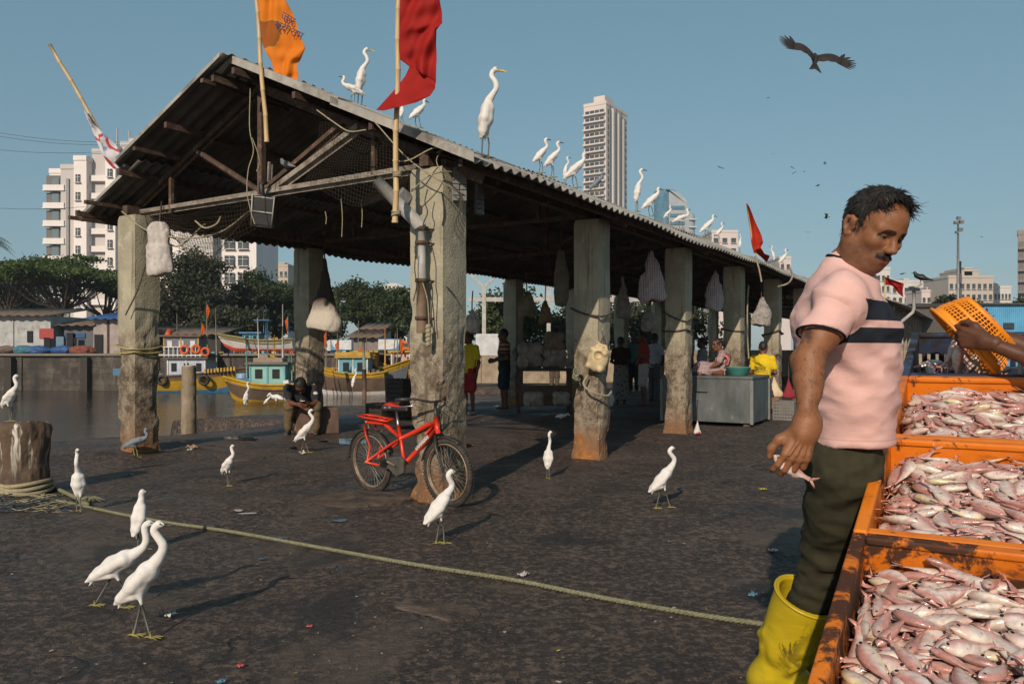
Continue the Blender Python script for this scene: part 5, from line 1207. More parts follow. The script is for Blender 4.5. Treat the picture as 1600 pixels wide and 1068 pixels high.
# handcart under the crates
cart = thing('handcart', 'low wooden handcart carrying the row of fish crates', 'cart', C0-CN*(CH+.02)); cart.rotation_euler = CROT
M_CART = M('tarred_wood', (.030, .034, .045), .8, (.016, .016, .02), scale=6, stretch=(4, .4, 4), bump=.4)
mb = MB(); mb.box((CW/2, CL*2, -.02), (CW+.04, CL*4+.1, .035)); mb.build('deck', M_CART, cart)
for x in (.04, CW-.04):
    mb = MB(); mb.box((x, CL*2, -.07), (.06, CL*4+.3, .07)); mb.build('side_beam', M_CART, cart)
inv = CM.inverted()
for i, (yy) in enumerate((.5, 2.1, 3.6)):
    for x in (.06, CW-.06):
        top = CM @ Vector((x, yy*CL, -.10)); wz = (C0-CN*(CH+.02)+top).z
        mb = MB(); mb.beam(Vector((x, yy*CL, -.10)), Vector((x, yy*CL, -.10))+inv @ Vector((0, 0, -wz+.0)), .06, .06); mb.build('leg', M_CART, cart)
# fish
def fish_mesh(seed, bend, L=.130):
    rs = np.random.RandomState(seed); n, m = 15, 12
    xs = np.linspace(0, 1, n); hh = np.interp(xs, [0, .05, .14, .3, .45, .65, .82, .9, 1.0], [.003, .050, .100, .142, .140, .100, .050, .036, .046])*L*1.12
    ww = np.interp(xs, [0, .05, .14, .3, .5, .8, .9, 1], [.003, .040, .068, .080, .068, .024, .012, .004])*L*1.2
    V = []; Cc = []; F = []
    pink = np.array((.62, .30, .255))*rs.uniform(.75, 1.15); dark = np.array((.36, .205, .18)); silver = np.array((.64, .565, .53)); belly = np.array((.70, .64, .55)); 
    if rs.rand() < .25: silver = np.array((.56, .44, .41))
    if rs.rand() < .25: belly = np.array((.66, .62, .38))
    th = rs.uniform(0, .35)
    def ctr(x): return np.array((L*(x-.45), bend*L*((x-.42)**2)*1.0-bend*L*.08, 0))
    for i, x in enumerate(xs):
        c = ctr(x); t = ctr(min(x+.01, 1.02))-ctr(x-.01); t /= np.linalg.norm(t); nrm = np.array((-t[1], t[0], 0))
        for k in range(m):
            a = 2*math.pi*k/m; up = math.sin(a); sd = math.cos(a)   # up = dorsal (in plane), sd = flank (out of plane)
            V.append(c+nrm*up*hh[i]*(1.0 if up > 0 else 1.08)+np.array((0, 0, sd*ww[i])))
            f = (up+1)/2; cc = belly*(1-min(1, f*3))+silver*min(1, f*3); q = np.clip((f-.36-th*.4)/.34, 0, 1); cc = cc*(1-q)+(pink*(1-.55*q)+dark*.55*q)*q
            if x < .2: cc = cc*.62+pink*.38
            if x > .8: cc = cc*.35+pink*.65
            Cc.append(cc*(1+.10*rs.randn()))
    for i in range(n-1):
        for k in range(m): F.append((i*m+k, i*m+(k+1) % m, (i+1)*m+(k+1) % m, (i+1)*m+k))
    def fin(pts, col, z=.0):
        b = len(V)
        for p in pts: V.append(np.array((p[0], p[1], z+.0011))); Cc.append(np.array(col)*(1+.12*rs.randn()))
        for p in pts: V.append(np.array((p[0], p[1], z-.0011))); Cc.append(np.array(col))
        q = len(pts); F.append(tuple(range(b, b+q))); F.append(tuple(range(b+2*q-1, b+q-1, -1)))
        for i in range(q): F.append((b+i, b+q+i, b+q+(i+1) % q, b+(i+1) % q))
    c = ctr(1.0); t = ctr(1.0)-ctr(.96); t /= np.linalg.norm(t); nr = np.array((-t[1], t[0], 0)); fc = pink*.95+.03
    for sg in (1, -1):
        pts = [c-t*.02*L+nr*sg*.01*L, c+t*.20*L+nr*sg*.15*L, c+t*.17*L+nr*sg*.085*L, c+t*.075*L]; fin(pts if sg > 0 else pts[::-1], fc)
    tp = lambda x, o: ctr(x)+np.array((0, 1, 0))*o*L
    fin([tp(.28, .10), tp(.80, .045), tp(.74, .085), tp(.55, .135), tp(.36, .150)], fc*.9+.04)
    fin([tp(.60, -.10), tp(.62, -.15), tp(.74, -.115), tp(.80, -.055)][::1], fc*.8+.08)
    for sg in (1, -1):
        b = len(V); p0 = ctr(.27)+np.array((0, -.03*L, sg*.062*L)); w = np.array((.15*L, -.055*L, sg*.022*L)); w2 = np.array((.14*L, -.01*L, sg*.026*L))
        for p in (p0, p0+w2, p0+w): V.append(p); Cc.append(fc*.4+.30)
        F.append((b, b+1, b+2)); F.append((b, b+2, b+1))
        # eye: pale ring with a dark pupil
        e = ctr(.098)+np.array((0, .020*L, sg*.058*L*1.05))
        for rr, zz, cl in ((.0068, .0, (.62, .50, .44)), (.0040, .0018, (.012, .01, .012))):
            b = len(V)
            for k in range(8): V.append(e+np.array((rr*math.cos(k*math.pi/4), rr*math.sin(k*math.pi/4), sg*zz))); Cc.append(np.array(cl)*(.9 if cl[0] > .1 else 1))
            V.append(e+np.array((0, 0, sg*(zz+.0016)))); Cc.append(np.array(cl))
            for k in range(8):
                f = (b+k, b+(k+1) % 8, b+8); F.append(f if sg > 0 else f[::-1])
        # gill edge
    me = bpy.data.meshes.new('fish'); me.from_pydata([tuple(v) for v in V], [], F); me.polygons.foreach_set('use_smooth', [len(p) == 4 or True for p in F]); me.materials.append(M_FISH); set_col(me, np.array(Cc)); me.update()
    return me
def fish_mat():
    t = NT('fish_skin'); n = t.ramp(t.noise(55, 5, .6), .38, .68); c = t.mix(n, (1.0, 1.0, 1.0), (.80, .72, .70)); c = t.mix(1.0, t.attr(), c, 'MULTIPLY')
    oi = t.n('ObjectInfo'); c = t.mix(t.math('MULTIPLY', oi.outputs['Random'], .28), c, t.mix(1.0, c, (.85, .62, .58), 'MULTIPLY'))
    v = t.n('TexVoronoi'); v.inputs['Scale'].default_value = 420; t.L.new(t.co.outputs['Object'], v.inputs['Vector']); t.bump(t.math('ADD', v.outputs['Distance'], t.math('MULTIPLY', t.noise(60, 4), 1.0)), .25, .002)
    t.b.inputs['Subsurface Weight'].default_value = .08; t.b.inputs['Subsurface Scale'].default_value = .008; t.b.inputs['Coat Weight'].default_value = .55; t.b.inputs['Coat Roughness'].default_value = .12
    return t.out(c, t.math('ADD', t.math('MULTIPLY', t.noise(30, 4), .3), .06), 0, .55)
M_FISH = fish_mat()
FM = [fish_mesh(i, b) for i, b in enumerate((-.4, -.2, 0, .12, .25, .4, .6, -.55, .05, -.1))]
def pile(rs, x0, x1, y0, y1, base, n, lim, hump):
    """drops fish one by one on a height map; returns (matrix local, mesh) lists"""
    g = .008; nx, ny = int((x1-x0)/g)+1, int((y1-y0)/g)+1; H = np.full((nx, ny), base, dtype=float); out = []
    XX, YY = np.meshgrid(x0+np.arange(nx)*g, y0+np.arange(ny)*g, indexing='ij')
    for k in range(n):
        best = None
        for _ in range(10):
            cx, cy = rs.uniform(x0+.02, x1-.02), rs.uniform(y0+.02, y1-.02); a = rs.uniform(0, 2*math.pi) if rs.rand() < .6 else rs.normal(0, .5)+(math.pi if rs.rand() < .5 else 0)
            hl = .064
            tx, ty = cx+math.cos(a)*hl, cy+math.sin(a)*hl; ux, uy = cx-math.cos(a)*hl, cy-math.sin(a)*hl
            if not (x0+.005 < tx < x1-.005 and y0+.005 < ty < y1-.005 and x0+.005 < ux < x1-.005 and y0+.005 < uy < y1-.005): continue
            dx, dy = XX-cx, YY-cy; p = dx*math.cos(a)+dy*math.sin(a); q = -dx*math.sin(a)+dy*math.cos(a)
            m = (np.abs(p) < .058) & (np.abs(q) < .016*(1-(p/.085)**2))
            if not m.any(): continue
            hs = H[m]; ps = p[m]; z = np.percentile(hs, 70)
            sc = z-hump*(1-((cx-(x0+x1)/2)/((x1-x0)/2))**2)+rs.rand()*.006
            if best is None or sc < best[0]: best = (sc, cx, cy, a, m, p, q, hs, ps, z)
        if best is None: continue
        _, cx, cy, a, m, p, q, hs, ps, z = best
        A = np.polyfit(ps, hs, 1); sl = float(np.clip(A[0], -.45, .45)); zc = z+.007
        qs = q[m]; B = np.polyfit(qs, hs, 1); rl = float(np.clip(B[0], -.5, .5))
        Mx = Matrix.Translation((cx, cy, zc)) @ Matrix.Rotation(a, 4, 'Z') @ Matrix.Rotation(-math.atan(sl), 4, 'Y') @ Matrix.Rotation(math.atan(rl)*.8+rs.normal(0, .34), 4, 'X')
        if rs.rand() < .5: Mx = Mx @ Matrix.Rotation(math.pi, 4, 'X')
        s = rs.uniform(.72, 1.16); out.append((Mx @ Matrix.Scale(s, 4), FM[rs.randint(len(FM))]))
        H[m] = np.maximum(H[m], zc+sl*p[m]+rl*q[m]+.0085*np.sqrt(np.clip(1-(q[m]/.02)**2, 0, 1)))
    return out
FL = ['small pink and silver fish lying in the nearest crate', 'small pink and silver fish lying in the middle orange crate', 'small pink and silver fish lying in the farthest orange crate']
FG = ['fish heaped in the nearest crate', 'fish heaped in the middle crate', 'fish heaped in the farthest orange crate']
rs = np.random.RandomState(5)
TOP = (104, 98, 90)
for ci, cr in enumerate(CR):
    cm = Matrix.Translation(cr.location) @ CM.to_4x4()
    L = CL-.012; fs = pile(rs, WT, min(CW-WT, .58), WT, L-WT, .115, 560, 0, .02)
    low, top = fs[:-TOP[ci]], fs[-TOP[ci]:]
    mb = MB(); cc = []
    for Mx, me in low:
        vs = [cr_v for cr_v in (Mx @ v.co for v in me.vertices)]
        mb.add(vs, [tuple(p.vertices) for p in me.polygons], 0, True); at = me.color_attributes['tint'].data; cc += [tuple(a.color)[:3] for a in at]
    # a bed of crushed ice and slime under the fish
    o = mb.build('fish_heap', M_FISH); set_col(o.data, np.array(cc)); o.matrix_world = cm
    tag(o, ('lower layers of pink fish filling the nearest crate', 'lower layers of pink fish filling the middle orange crate', 'lower layers of pink fish filling the farthest orange crate')[ci], 'fish', None, 'stuff')
    for Mx, me in top:
        f = link_mesh('fish', me); f.matrix_world = cm @ Mx; tag(f, FL[ci], 'fish', FG[ci])
# a few fish in the dark crate and falling out of the basket
cm = Matrix.Translation(CR4.location) @ CM.to_4x4()
for k in range(26):
    a = rs.uniform(0, 6.28); x = rs.uniform(.07, .5); y = rs.uniform(.10, .52); z = .06+.1*rs.rand()+.05*(x < .2)
    f = link_mesh('fish', FM[k % 10]); f.matrix_world = cm @ (Matrix.Translation((x, y, z)) @ Matrix.Rotation(a, 4, 'Z') @ Matrix.Rotation(rs.normal(0, .5), 4, 'Y') @ Matrix.Rotation(rs.normal(0, .6), 4, 'X'))
    tag(f, 'small pink fish lying at the bottom of the dark navy crate', 'fish', 'fish in the dark crate')
BC = px(1520, 530, 3.25)
for k, (u, v, d, rz) in enumerate(((1488, 548, 3.3, 1.9), (1497, 560, 3.25, 1.7), (1510, 556, 3.3, 1.2), (1520, 568, 3.3, 2.1), (1502, 572, 3.35, 1.5), (1530, 572, 3.3, 1.0), (1484, 566, 3.35, 2.4))):
    f = link_mesh('fish', FM[(k*3) % 10]); f.location = px(u, v, d); f.rotation_euler = (R(80), R(20*(k % 3)-20), rz+R(20)); f.rotation_euler = (R(90), rz, R(15*k-40))
    tag(f, 'pink fish sliding out of the tipped orange basket', 'fish', 'fish pouring from the basket')
f = link_mesh('fish', FM[3]); f.matrix_world = Matrix.Translation(HANDP+Vector((-.008, .02, -.02))) @ Matrix.Rotation(R(35), 4, 'Y') @ Matrix.Rotation(R(90), 4, 'X') @ Matrix.Scale(.9, 4); tag(f, 'small fish pinched in the hand of the man in pink', 'fish')
# oval basket with a real lattice
def basket():
    ax = Vector((.70, -.30, .66)).normalized()          # from the mouth to the bottom
    c = px(1506, 536, 3.22); long = Vector((.73, .1, -.68)); long = (long-ax*long.dot(ax)).normalized(); sh = ax.cross(long)
    b = thing('basket', 'orange oval plastic basket tipped over the dark crate', 'basket', c)
    m = M('orange_basket', (.78, .27, .015), .45, (.66, .20, .010), scale=6, bump=.1, dirt=(.35, .09, .012), dscale=6, dlo=.6, dhi=.8); D = .128
    def P(th, h, off=0):
        k = 1-.24*(h/D)**1.3; return long*math.cos(th)*(.185*k+off)+sh*math.sin(th)*(.130*k+off)+ax*h
    def band(h0, h1, n=56, nm='band', t=.005, a0=0, a1=2*math.pi):
        mb = MB(); mb.grid([[P(a0+(a1-a0)*i/n, h) for i in range(n+1)] for h in np.linspace(h0, h1, 3)], thick=t); mb.build(nm, m, b)
    band(0, .030, nm='rim_band'); band(.066, .080); band(.112, .130)
    mb = MB(); mb.tube([P(2*math.pi*i/56, 0, .004) for i in range(56)], .0075, 8, closed=True); mb.build('rim', m, b)
    mb = MB()
    for i in range(56):
        w = .011 if i % 7 == 0 else .0042
        for h0, h1 in ((.028, .068), (.078, .114)): mb.beam(P(2*math.pi*i/56, h0), P(2*math.pi*i/56, h1), w, .004, up=P(2*math.pi*i/56, 0))
    for h in (.040, .053, .090, .101): mb.tube([P(2*math.pi*i/56, h) for i in range(56)], .0027, 5, closed=True)
    mb.build('lattice', m, b)
    mb = MB(); k = .76
    for i in range(-6, 7):
        f = i/6.5; w = math.sqrt(1-f*f)
        mb.beam(long*.185*k*f+sh*.130*k*w+ax*D, long*.185*k*f-sh*.130*k*w+ax*D, .008 if i else .02, .004, up=ax)
        mb.beam(sh*.130*k*f+long*.185*k*w+ax*D, sh*.130*k*f-long*.185*k*w+ax*D, .008 if i else .02, .004, up=ax)
    mb.build('bottom_lattice', m, b)
    return b, P, c, ax, long, sh
BK, BP, BCn, BAX, BLG, BSH = basket()
# the man who tips the basket; only his arm reaches into the picture
def tipper():
    x, y = 2.50, 2.95; J, b = stand(x, y, 172, 1.72, 0, 'front', .08)
    for g in 'LR': J['sh'+g] = J['sh'+g]+Vector((0, 0, -.0))
    wr = px(1541, 534, 3.02); J['shR'], J['shL'] = J['shL'], J['shR']; J['hipL'], J['hipR'] = J['hipR'], J['hipL']; J['knL'], J['knR'] = J['knR'], J['knL']; J['anL'], J['anR'] = J['anR'], J['anL']
    # near arm
    J['shL'] = Vector((2.34, 2.86, 1.40)); J['elL'] = px(1668, 582, 2.88); J['wrL'] = wr; J['hdL'] = px(1489, 524, 3.10)-wr; J['pnL'] = Vector((-.25, .9, -.35)); J['thL'] = Vector((-.25, .1, 1))
    J['shR'] = Vector((2.38, 3.12, 1.40)); J['elR'] = Vector((2.22, 3.32, 1.22)); J['wrR'] = Vector((1.98, 3.42, 1.36)); J['thR'] = Vector((0, 0, 1)); J['pnR'] = Vector((-.3, -1, 0))
    return person('man in a dark vest reaching in from the side to tip the orange basket', b, J, (.105, .042, .022), cloth('dark_vest', (.05, .05, .06)), cloth('grey_trousers', (.08, .08, .08)), sleeve=.3, h=.011, curl=(.75, .85, .6))
tipper()
# ---------------------------------------------------------------- bicycle
def bicycle():
    Rr, Fr = gp(582, 768), gp(702, 790); Rr.z = Fr.z = 0; ax = (Fr-Rr).normalized(); nrm = Vector((ax.y, -ax.x, 0))
    base = Rr.copy(); yaw = math.atan2(ax.y, ax.x); b = thing('bicycle', 'red bicycle with rear rack leaning against the first pillar', 'bicycle', base, yaw)
    r = .272; WB = (Fr-Rr).length
    def Q(u, v, off=0.0):   # pixel on the plane of the bicycle, in its own frame
        ray = Vector(((u-U0)/FPX, 1, -(v-V0)/FPX)); o = Vector((0, 0, CAMH)); k = ((Rr-o).dot(nrm)+off)/ray.dot(nrm); p = o+ray*k-base
        return Vector((p.dot(ax), -p.dot(nrm), p.z))
    mr = M('red_frame', (.60, .035, .012), .35, (.52, .03, .01), scale=20, bump=.03, dirt=(.22, .05, .03), dscale=12, dlo=.62, dhi=.75); mt = M('tyre_rubber', (.022, .019, .017), .85, (.06, .048, .04), scale=14, bump=.5, bs=160)
    mrim = M('dusty_rim', (.30, .24, .17), .5, (.18, .12, .08), scale=18, metal=.4); msp = PM((.38, .36, .33), .4, 'spoke_steel', metal=.6, bump=0); mbk = M('worn_black', (.02, .02, .021), .45, (.045, .04, .036), scale=20)
    msil = PM((.5, .5, .5), .3, 'seat_post_steel', metal=.9, bump=0)
    def wheel(x, z):
        w = bpy.data.objects.new('wheel', None); COL.objects.link(w); w.parent = b; w.location = (x, 0, z)
        mb = MB(); n = 56; mb.tube([((r-.022)*math.cos(a), 0, (r-.022)*math.sin(a)) for a in [2*math.pi*i/n for i in range(n)]], .0225, 10, closed=True)
        for i in range(64):
            a = 2*math.pi*i/64
            for y in (-.012, .012): mb.box(((r-.001)*math.cos(a+.05*(y > 0)), y, (r-.001)*math.sin(a+.05*(y > 0))), (.008, .014, .014), rot=Matrix.Rotation(-a+math.pi/2, 3, 'Y'))
        mb.build('tyre', mt, w)
        mb = MB()
        for y in (-.013, .013): mb.tube([((r-.048)*math.cos(a), y, (r-.048)*math.sin(a)) for a in [2*math.pi*i/n for i in range(n)]], .007, 6, closed=True)
        mb.tube([((r-.050)*math.cos(a), 0, (r-.050)*math.sin(a)) for a in [2*math.pi*i/n for i in range(n)]], .009, 6, closed=True); mb.build('rim', mrim, w)
        mb = MB(); mb.tube([(0, -.05, 0), (0, .05, 0)], .012, 8); mb.tube([(0, -.03, 0), (0, -.025, 0)], .024, 10); mb.tube([(0, .025, 0), (0, .03, 0)], .024, 10)
        for i in range(36):
            a = 2*math.pi*i/36; a2 = a+(.45 if i % 2 else -.45); y = .026 if i % 4 < 2 else -.026
            mb.tube([(.022*math.cos(a2), y, .022*math.sin(a2)), ((r-.05)*math.cos(a), 0, (r-.05)*math.sin(a))], .0014, 3, caps=False)
        mb.build('spokes', msp, w)
    wheel(0, r); wheel(WB, r)
    fr = bpy.data.objects.new('frame', None); COL.objects.link(fr); fr.parent = b
    def tb(nm, pts, rad, m=mr, par=fr, seg=10):
        mb = MB(); mb.tube(pts, [q*.84 for q in rad] if hasattr(rad, '__len__') else rad*.84, seg); return mb.build(nm, m, par)
    H0, H1 = Q(686, 650), Q(689, 676); BB = Q(634, 724); ST = Q(627, 663); SM = Q(630, 684)
    tb('head_tube', [H0, H1], .025); tb('top_tube', [Q(686, 660), Q(673, 663), Q(655, 673), SM], [.022, .024, .024, .02]); tb('down_tube', [Q(686, 670), Q(668, 690), BB], [.026, .024, .022])
    tb('seat_tube', [ST, SM, BB], .019); tb('gusset', [Q(683, 664), Q(670, 676)], .014)
    for s in (-1, 1):
        o = Vector((0, s*.06, 0)); tb('rear_stay', [SM, Q(620, 692)+o*.7, Vector((0, 0, r))+o], .013); tb('chain_stay', [BB+o*.3, Q(608, 726)+o*.9, Vector((0, 0, r))+o], .012)
        tb('rack_leg', [Q(582, 662)+o, Q(584, 678)+o, Q(590, 695)+o, Vector((.02, 0, r+.01))+o], .010)
    tb('rack_tube', [SM+Vector((-.02, 0, .01)), Q(607, 662), Q(590, 657), Q(577, 658)], [.019, .024, .022, .018])
    mb = MB()
    L = [Q(571, 648), Q(583, 650), Q(600, 654), Q(614, 656), Q(606, 660), Q(590, 655)]; mb.tube([L[0]+Vector((0, -.05, 0)), L[1]+Vector((0, -.06, 0)), L[3]+Vector((0, -.05, 0)), L[3]+Vector((0, .05, 0)), L[1]+Vector((0, .06, 0)), L[0]+Vector((0, .05, 0))], .009, 8, closed=True); mb.tube([L[1]+Vector((0, -.06, 0)), L[1]+Vector((0, .06, 0))], .008, 6); mb.tube([L[2]+Vector((0, -.055, 0)), L[2]+Vector((0, .055, 0))], .008, 6)
    mb.box(L[2]+Vector((-.04, 0, -.03)), (.2, .06, .02)); mb.build('rear_rack', mr, b)
    mb = MB(); mb.tube([Q(578, 655, -.06), Q(580, 668, -.07), Q(588, 678, -.07), Q(600, 675, -.07), Q(604, 662, -.06), Q(598, 652, -.05)], .004, 6); mb.build('brake_cable', PM((.45, .27, .12), .6, 'tan_cable'), b)
    tb('seat_post', [ST+Vector((0, 0, -.03)), Q(625, 640)], .014, msil, b)
    S = SDF((-.2, -.14, -.1), (.2, .14, .1), .006); S.cap((-.09, -.045, 0), (-.09, .045, 0), .035, .035, .03); S.cap((-.08, 0, .0), (.13, 0, -.005), .04, .018, .04); S.plane((0, 0, -.022), (0, 0, -1), .006)
    V, F = S.mesh(); V = V+np.array(Q(625, 637)); sd = MB(); sd.arr(V, F, 0)
    t = NT('saddle_vinyl'); x = t.sep(); t.out(t.mix(t.math('GREATER_THAN', t.math('SUBTRACT', x[2], t.math('MULTIPLY', t.math('ABSOLUTE', x[1]), .35)), float(Q(625, 637).z+.010)), (.02, .02, .022), (.52, .03, .015)), .4); sd.build('saddle', t.m, b)
    # fork, stem, bars
    for s in (-1, 1): tb('fork_blade', [H1+Vector((0, s*.035, -.01)), Q(691, 695)+Vector((0, s*.05, 0)), Vector((WB, s*.05, r))], [.018, .018, .011], mbk, b)
    tb('stem', [H0, Q(686, 634), Q(688, 626)], .017, mbk, b)
    hb = Q(688, 626); tb('handlebar', [hb+Vector((-.16, .26, .03)), hb+Vector((-.06, .18, .035)), hb+Vector((.0, .06, .0)), hb+Vector((.0, -.06, .0)), hb+Vector((-.06, -.18, .035)), hb+Vector((-.16, -.26, .03))], .012, mbk, b)
    for s in (-1, 1):
        tb('grip', [hb+Vector((-.18, s*.275, .03)), hb+Vector((-.085, s*.20, .034))], .018, mbk, b)
        tb('brake_lever', [hb+Vector((-.07, s*.17, .02)), hb+Vector((-.07, s*.20, -.02)), hb+Vector((-.15, s*.25, -.025))], .006, msil, b)
    mb = MB(); mb.tube([hb+Vector((0, -.05, 0)), hb+Vector((.07, -.03, -.03)), hb+Vector((.05, 0, -.12)), H1], .005, 5); mb.tube([hb+Vector((0, .05, 0)), hb+Vector((.10, .03, -.0)), hb+Vector((.06, 0, -.1)), hb+Vector((.0, .02, -.2))], .005, 5); mb.build('cable', mbk, b)
    # chain guard, crank, mudguards
    c = BB; mb = MB(); poly = [(c.x-.11, c.z+.055), (c.x+.03, c.z+.08), (c.x+.085, c.z+.05), (c.x+.07, c.z-.06), (c.x-.02, c.z-.10), (c.x-.10, c.z-.045), (c.x-.24, c.z-.03), (c.x-.24, c.z+.02)]
    mb.prism(poly, .05, .085, Mx=Matrix(((1, 0, 0, 0), (0, 0, -1, 0), (0, 1, 0, 0), (0, 0, 0, 1)))); bevel(mb.build('chain_guard', M('guard_plastic', (.05, .048, .046), .6, (.09, .08, .07), scale=14), b), .01)
    tb('crank', [c+Vector((0, -.1, 0)), c+Vector((-.13, -.11, .04))], .012, PM((.2, .16, .12), .6, 'crank_steel'), b); mb = MB(); mb.box(c+Vector((-.13, -.15, .04)), (.08, .07, .022)); mb.build('pedal', mbk, b)
    for x, a0, a1 in ((0, 20, 178), (WB, 60, 165)):
        mb = MB(); mb.grid([[(x+(r+.016)*math.cos(R(a)), y, r+(r+.016)*math.sin(R(a))-abs(y)*.3) for y in (-.03, 0, .03)] for a in np.linspace(a0, a1, 30)], thick=.003); mb.build('mudguard', mbk, b)
    # pale lettering strip on the down tube
    d = (BB-Q(668, 690)).normalized(); mb = MB(); p0 = Q(676, 681); side = Vector((0, -.0265, 0))
    for i in range(11):
        mb.box(p0+d*(.018*i)+side, (.010, .003, .026 if i % 3 else .03), rot=Matrix.Rotation(-math.atan2(d.z, d.x)+.35*(i % 2), 3, 'Y'))
    mb.build('frame_decal', PM((.62, .60, .58), .4, 'white_decal', bump=0), fr)
    b.rotation_euler = (R(3), 0, yaw)
    return b
bicycle()

# ---------------------------------------------------------------- mooring gear
def concrete_post():
    base = gp(295, 675); p = thing('mooring_post', 'round weathered concrete post at the water edge by the yellow boat', 'post', base); S = SDF((-.16, -.16, -.2), (.16, .16, 1.05), .012)
    S.cap((0, 0, -.2), (0, 0, .97), .112, .104, .02); S.plane((0, 0, 1.0), (0, 0, 1), .03); V, F = S.mesh(); V = V+vnormals(V, F)*(fbm(V*8, 4, 3)*.008)[:, None]
    mb = MB(); mb.arr(V, F); mb.build('shaft', M('post_concrete', (.27, .22, .16), .92, (.16, .125, .09), scale=7, stretch=(1, 1, .4), dirt=(.07, .055, .04), dscale=5), p)
    mb = MB(); mb.lathe((0, 0, .985), [(.03, 0), (.098, .004), (.095, .018), (.03, .024)], 20); mb.build('cap', M('guano_crust', (.5, .47, .43), .9, (.25, .22, .18), scale=18), p)
concrete_post()
def bollard():
    b = thing('mooring_bollard', 'stout stained mooring bollard streaked white with droppings', 'bollard', (BOLL.x, BOLL.y, 0)); S = SDF((-.3, -.3, -.1), (.3, .3, .68), .012)
    S.chain([(0, 0, -.1), (0, 0, .15), (0, 0, .38), (.005, 0, .52)], [.185, .175, .18, .20], .05); S.plane((0, 0, .615), (0, .1, 1), .03); V, F = S.mesh(); V = V+vnormals(V, F)*(fbm(V*np.array([9, 9, 3]), 4, 7)*.022)[:, None]
    t = NT('guano_stained_iron'); c = t.mix(t.ramp(t.noise(9, 8, .7), .35, .65), (.12, .075, .045), (.05, .034, .024)); n = t.noise(9, 6, .6, stretch=(2.2, 2.2, .22)); zz = t.sep()[2]
    c = t.mix(t.math('MULTIPLY', t.ramp(n, .54, .62), t.ramp(t.math('ADD', zz, t.math('MULTIPLY', t.noise(6), .3)), .30, .62)), c, (.55, .52, .47)); t.bump(t.noise(25, 8, .7), .7, .02)
    mb = MB(); mb.arr(V, F); mb.build('body', t.out(c, .85), b)
    for k, z in enumerate((.03, .065, .10)):
        mb = MB(); mb.tube([((.205-.004*k)*math.cos(a), (.205-.004*k)*math.sin(a), z+.012*math.sin(a*2+k)) for a in np.linspace(0, 6.28, 33)[:-1]], .018, 7, closed=True); mb.build('rope_turn', M_ROPE, b)
bollard()
def rope(name, label, pts, r, m, cat='rope', twist=.07, n=160):
    P = [Vector(p) for p in pts]; C = []
    for i in range(len(P)-1):
        a, b = P[i], P[i+1]; p0 = P[i-1] if i else a*2-b; p3 = P[i+2] if i+2 < len(P) else b*2-a
        k = max(6, int((b-a).length/.012))
        for j in range(k):
            u = j/k; C.append(.5*((2*a)+(b-p0)*u+(2*p0-5*a+4*b-p3)*u*u+(3*a-p0-3*b+p3)*u**3))
    C.append(P[-1]); mb = MB(); L = 0; acc = [0]
    for i in range(1, len(C)): L += (C[i]-C[i-1]).length; acc.append(L)
    for s in range(3):
        S = []
        for i, c in enumerate(C):
            d = (C[min(i+1, len(C)-1)]-C[max(i-1, 0)]).normalized(); x = d.cross(Vector((0, 0, 1))).normalized(); y = x.cross(d); a = acc[i]/twist*2*math.pi+s*2*math.pi/3
            S.append(c+(x*math.cos(a)+y*math.sin(a))*r*.5)
        mb.tube(S, r*.58, 6)
    return tag(mb.build(name, m), label, cat)
def g2(u, v, up=.016):
    p = gp(u, v)
    for _ in range(4): p = gp(u, v, gzw(p.x, p.y)+up)
    return p
M_ROPE2 = M('green_tan_rope', (.235, .225, .14), .9, (.12, .115, .07), scale=70, bump=.9, bs=260, bd=.004)
rope('mooring_rope', 'long twisted rope lying across the quay from the bollard to the man', [g2(*q) for q in ((-30, 762), (40, 772), (110, 786), (190, 803), (262, 816), (360, 830), (500, 855), (640, 880), (800, 905), (900, 925), (1000, 944), (1100, 961), (1200, 975), (1320, 990))], .0125, M_ROPE2)
rope('rope_end', 'short rope end running from the bollard to the knot', [g2(70, 757), g2(95, 766), g2(120, 778), g2(138, 789)], .017, M_ROPE2)
mb = MB(); c = g2(133, 782, .03)
for k in range(7): mb.tube([c+Vector((.03*math.cos(a)+.012*math.sin(3*a+k), .025*math.sin(a)*math.cos(k), .03*math.sin(a+k)*math.sin(k+1))) for a in np.linspace(0, 6.28, 12)[:-1]], .011, 6, closed=True)
for k in range(14):
    a = random.uniform(-.2, 1.1); l = random.uniform(.06, .16); mb.tube([c, c+Vector((l*.5*math.cos(a), l*.5*math.sin(a), .03)), c+Vector((l*math.cos(a), l*math.sin(a), -.01+.03*random.random()))], [.006, .005, .002], 4)
tag(mb.build('rope_knot', M_ROPE2), 'frayed rope knot at the feet of the front facing egret', 'rope')
mb = MB()
for k in range(70):
    p = g2(random.uniform(-20, 85), random.uniform(776, 800), .01); a = random.uniform(-.5, .6); q = []
    for j in range(6): q.append(p.copy()); p = p+Vector((.05*math.cos(a), .05*math.sin(a)*.8, random.uniform(-.012, .016))); a += random.uniform(-1.3, 1.3)
    mb.tube(q, .0035, 4, mi=random.choice([0, 0, 1, 1, 2]))
tag(mb.build('old_net_heap', [M_ROPE, PM((.045, .07, .09), .9, 'blue_twine'), PM((.10, .065, .035), .9, 'brown_twine')]), 'tangle of old blue and brown net twine below the bollard', 'net', None, 'stuff')
mb = MB(); b0 = gp(569, 627, -.3); mp = thing('mooring_post', 'thin wooden mooring post on the rubble shore, upper half painted pale', 'post', b0)
mb = MB(); mb.tube([(0, 0, -.3), (.01, 0, .5), (0, 0, .95)], .065, 8); mb.build('lower_post', M('wet_wood', (.14, .085, .05), .8, (.06, .04, .03), scale=5), mp)
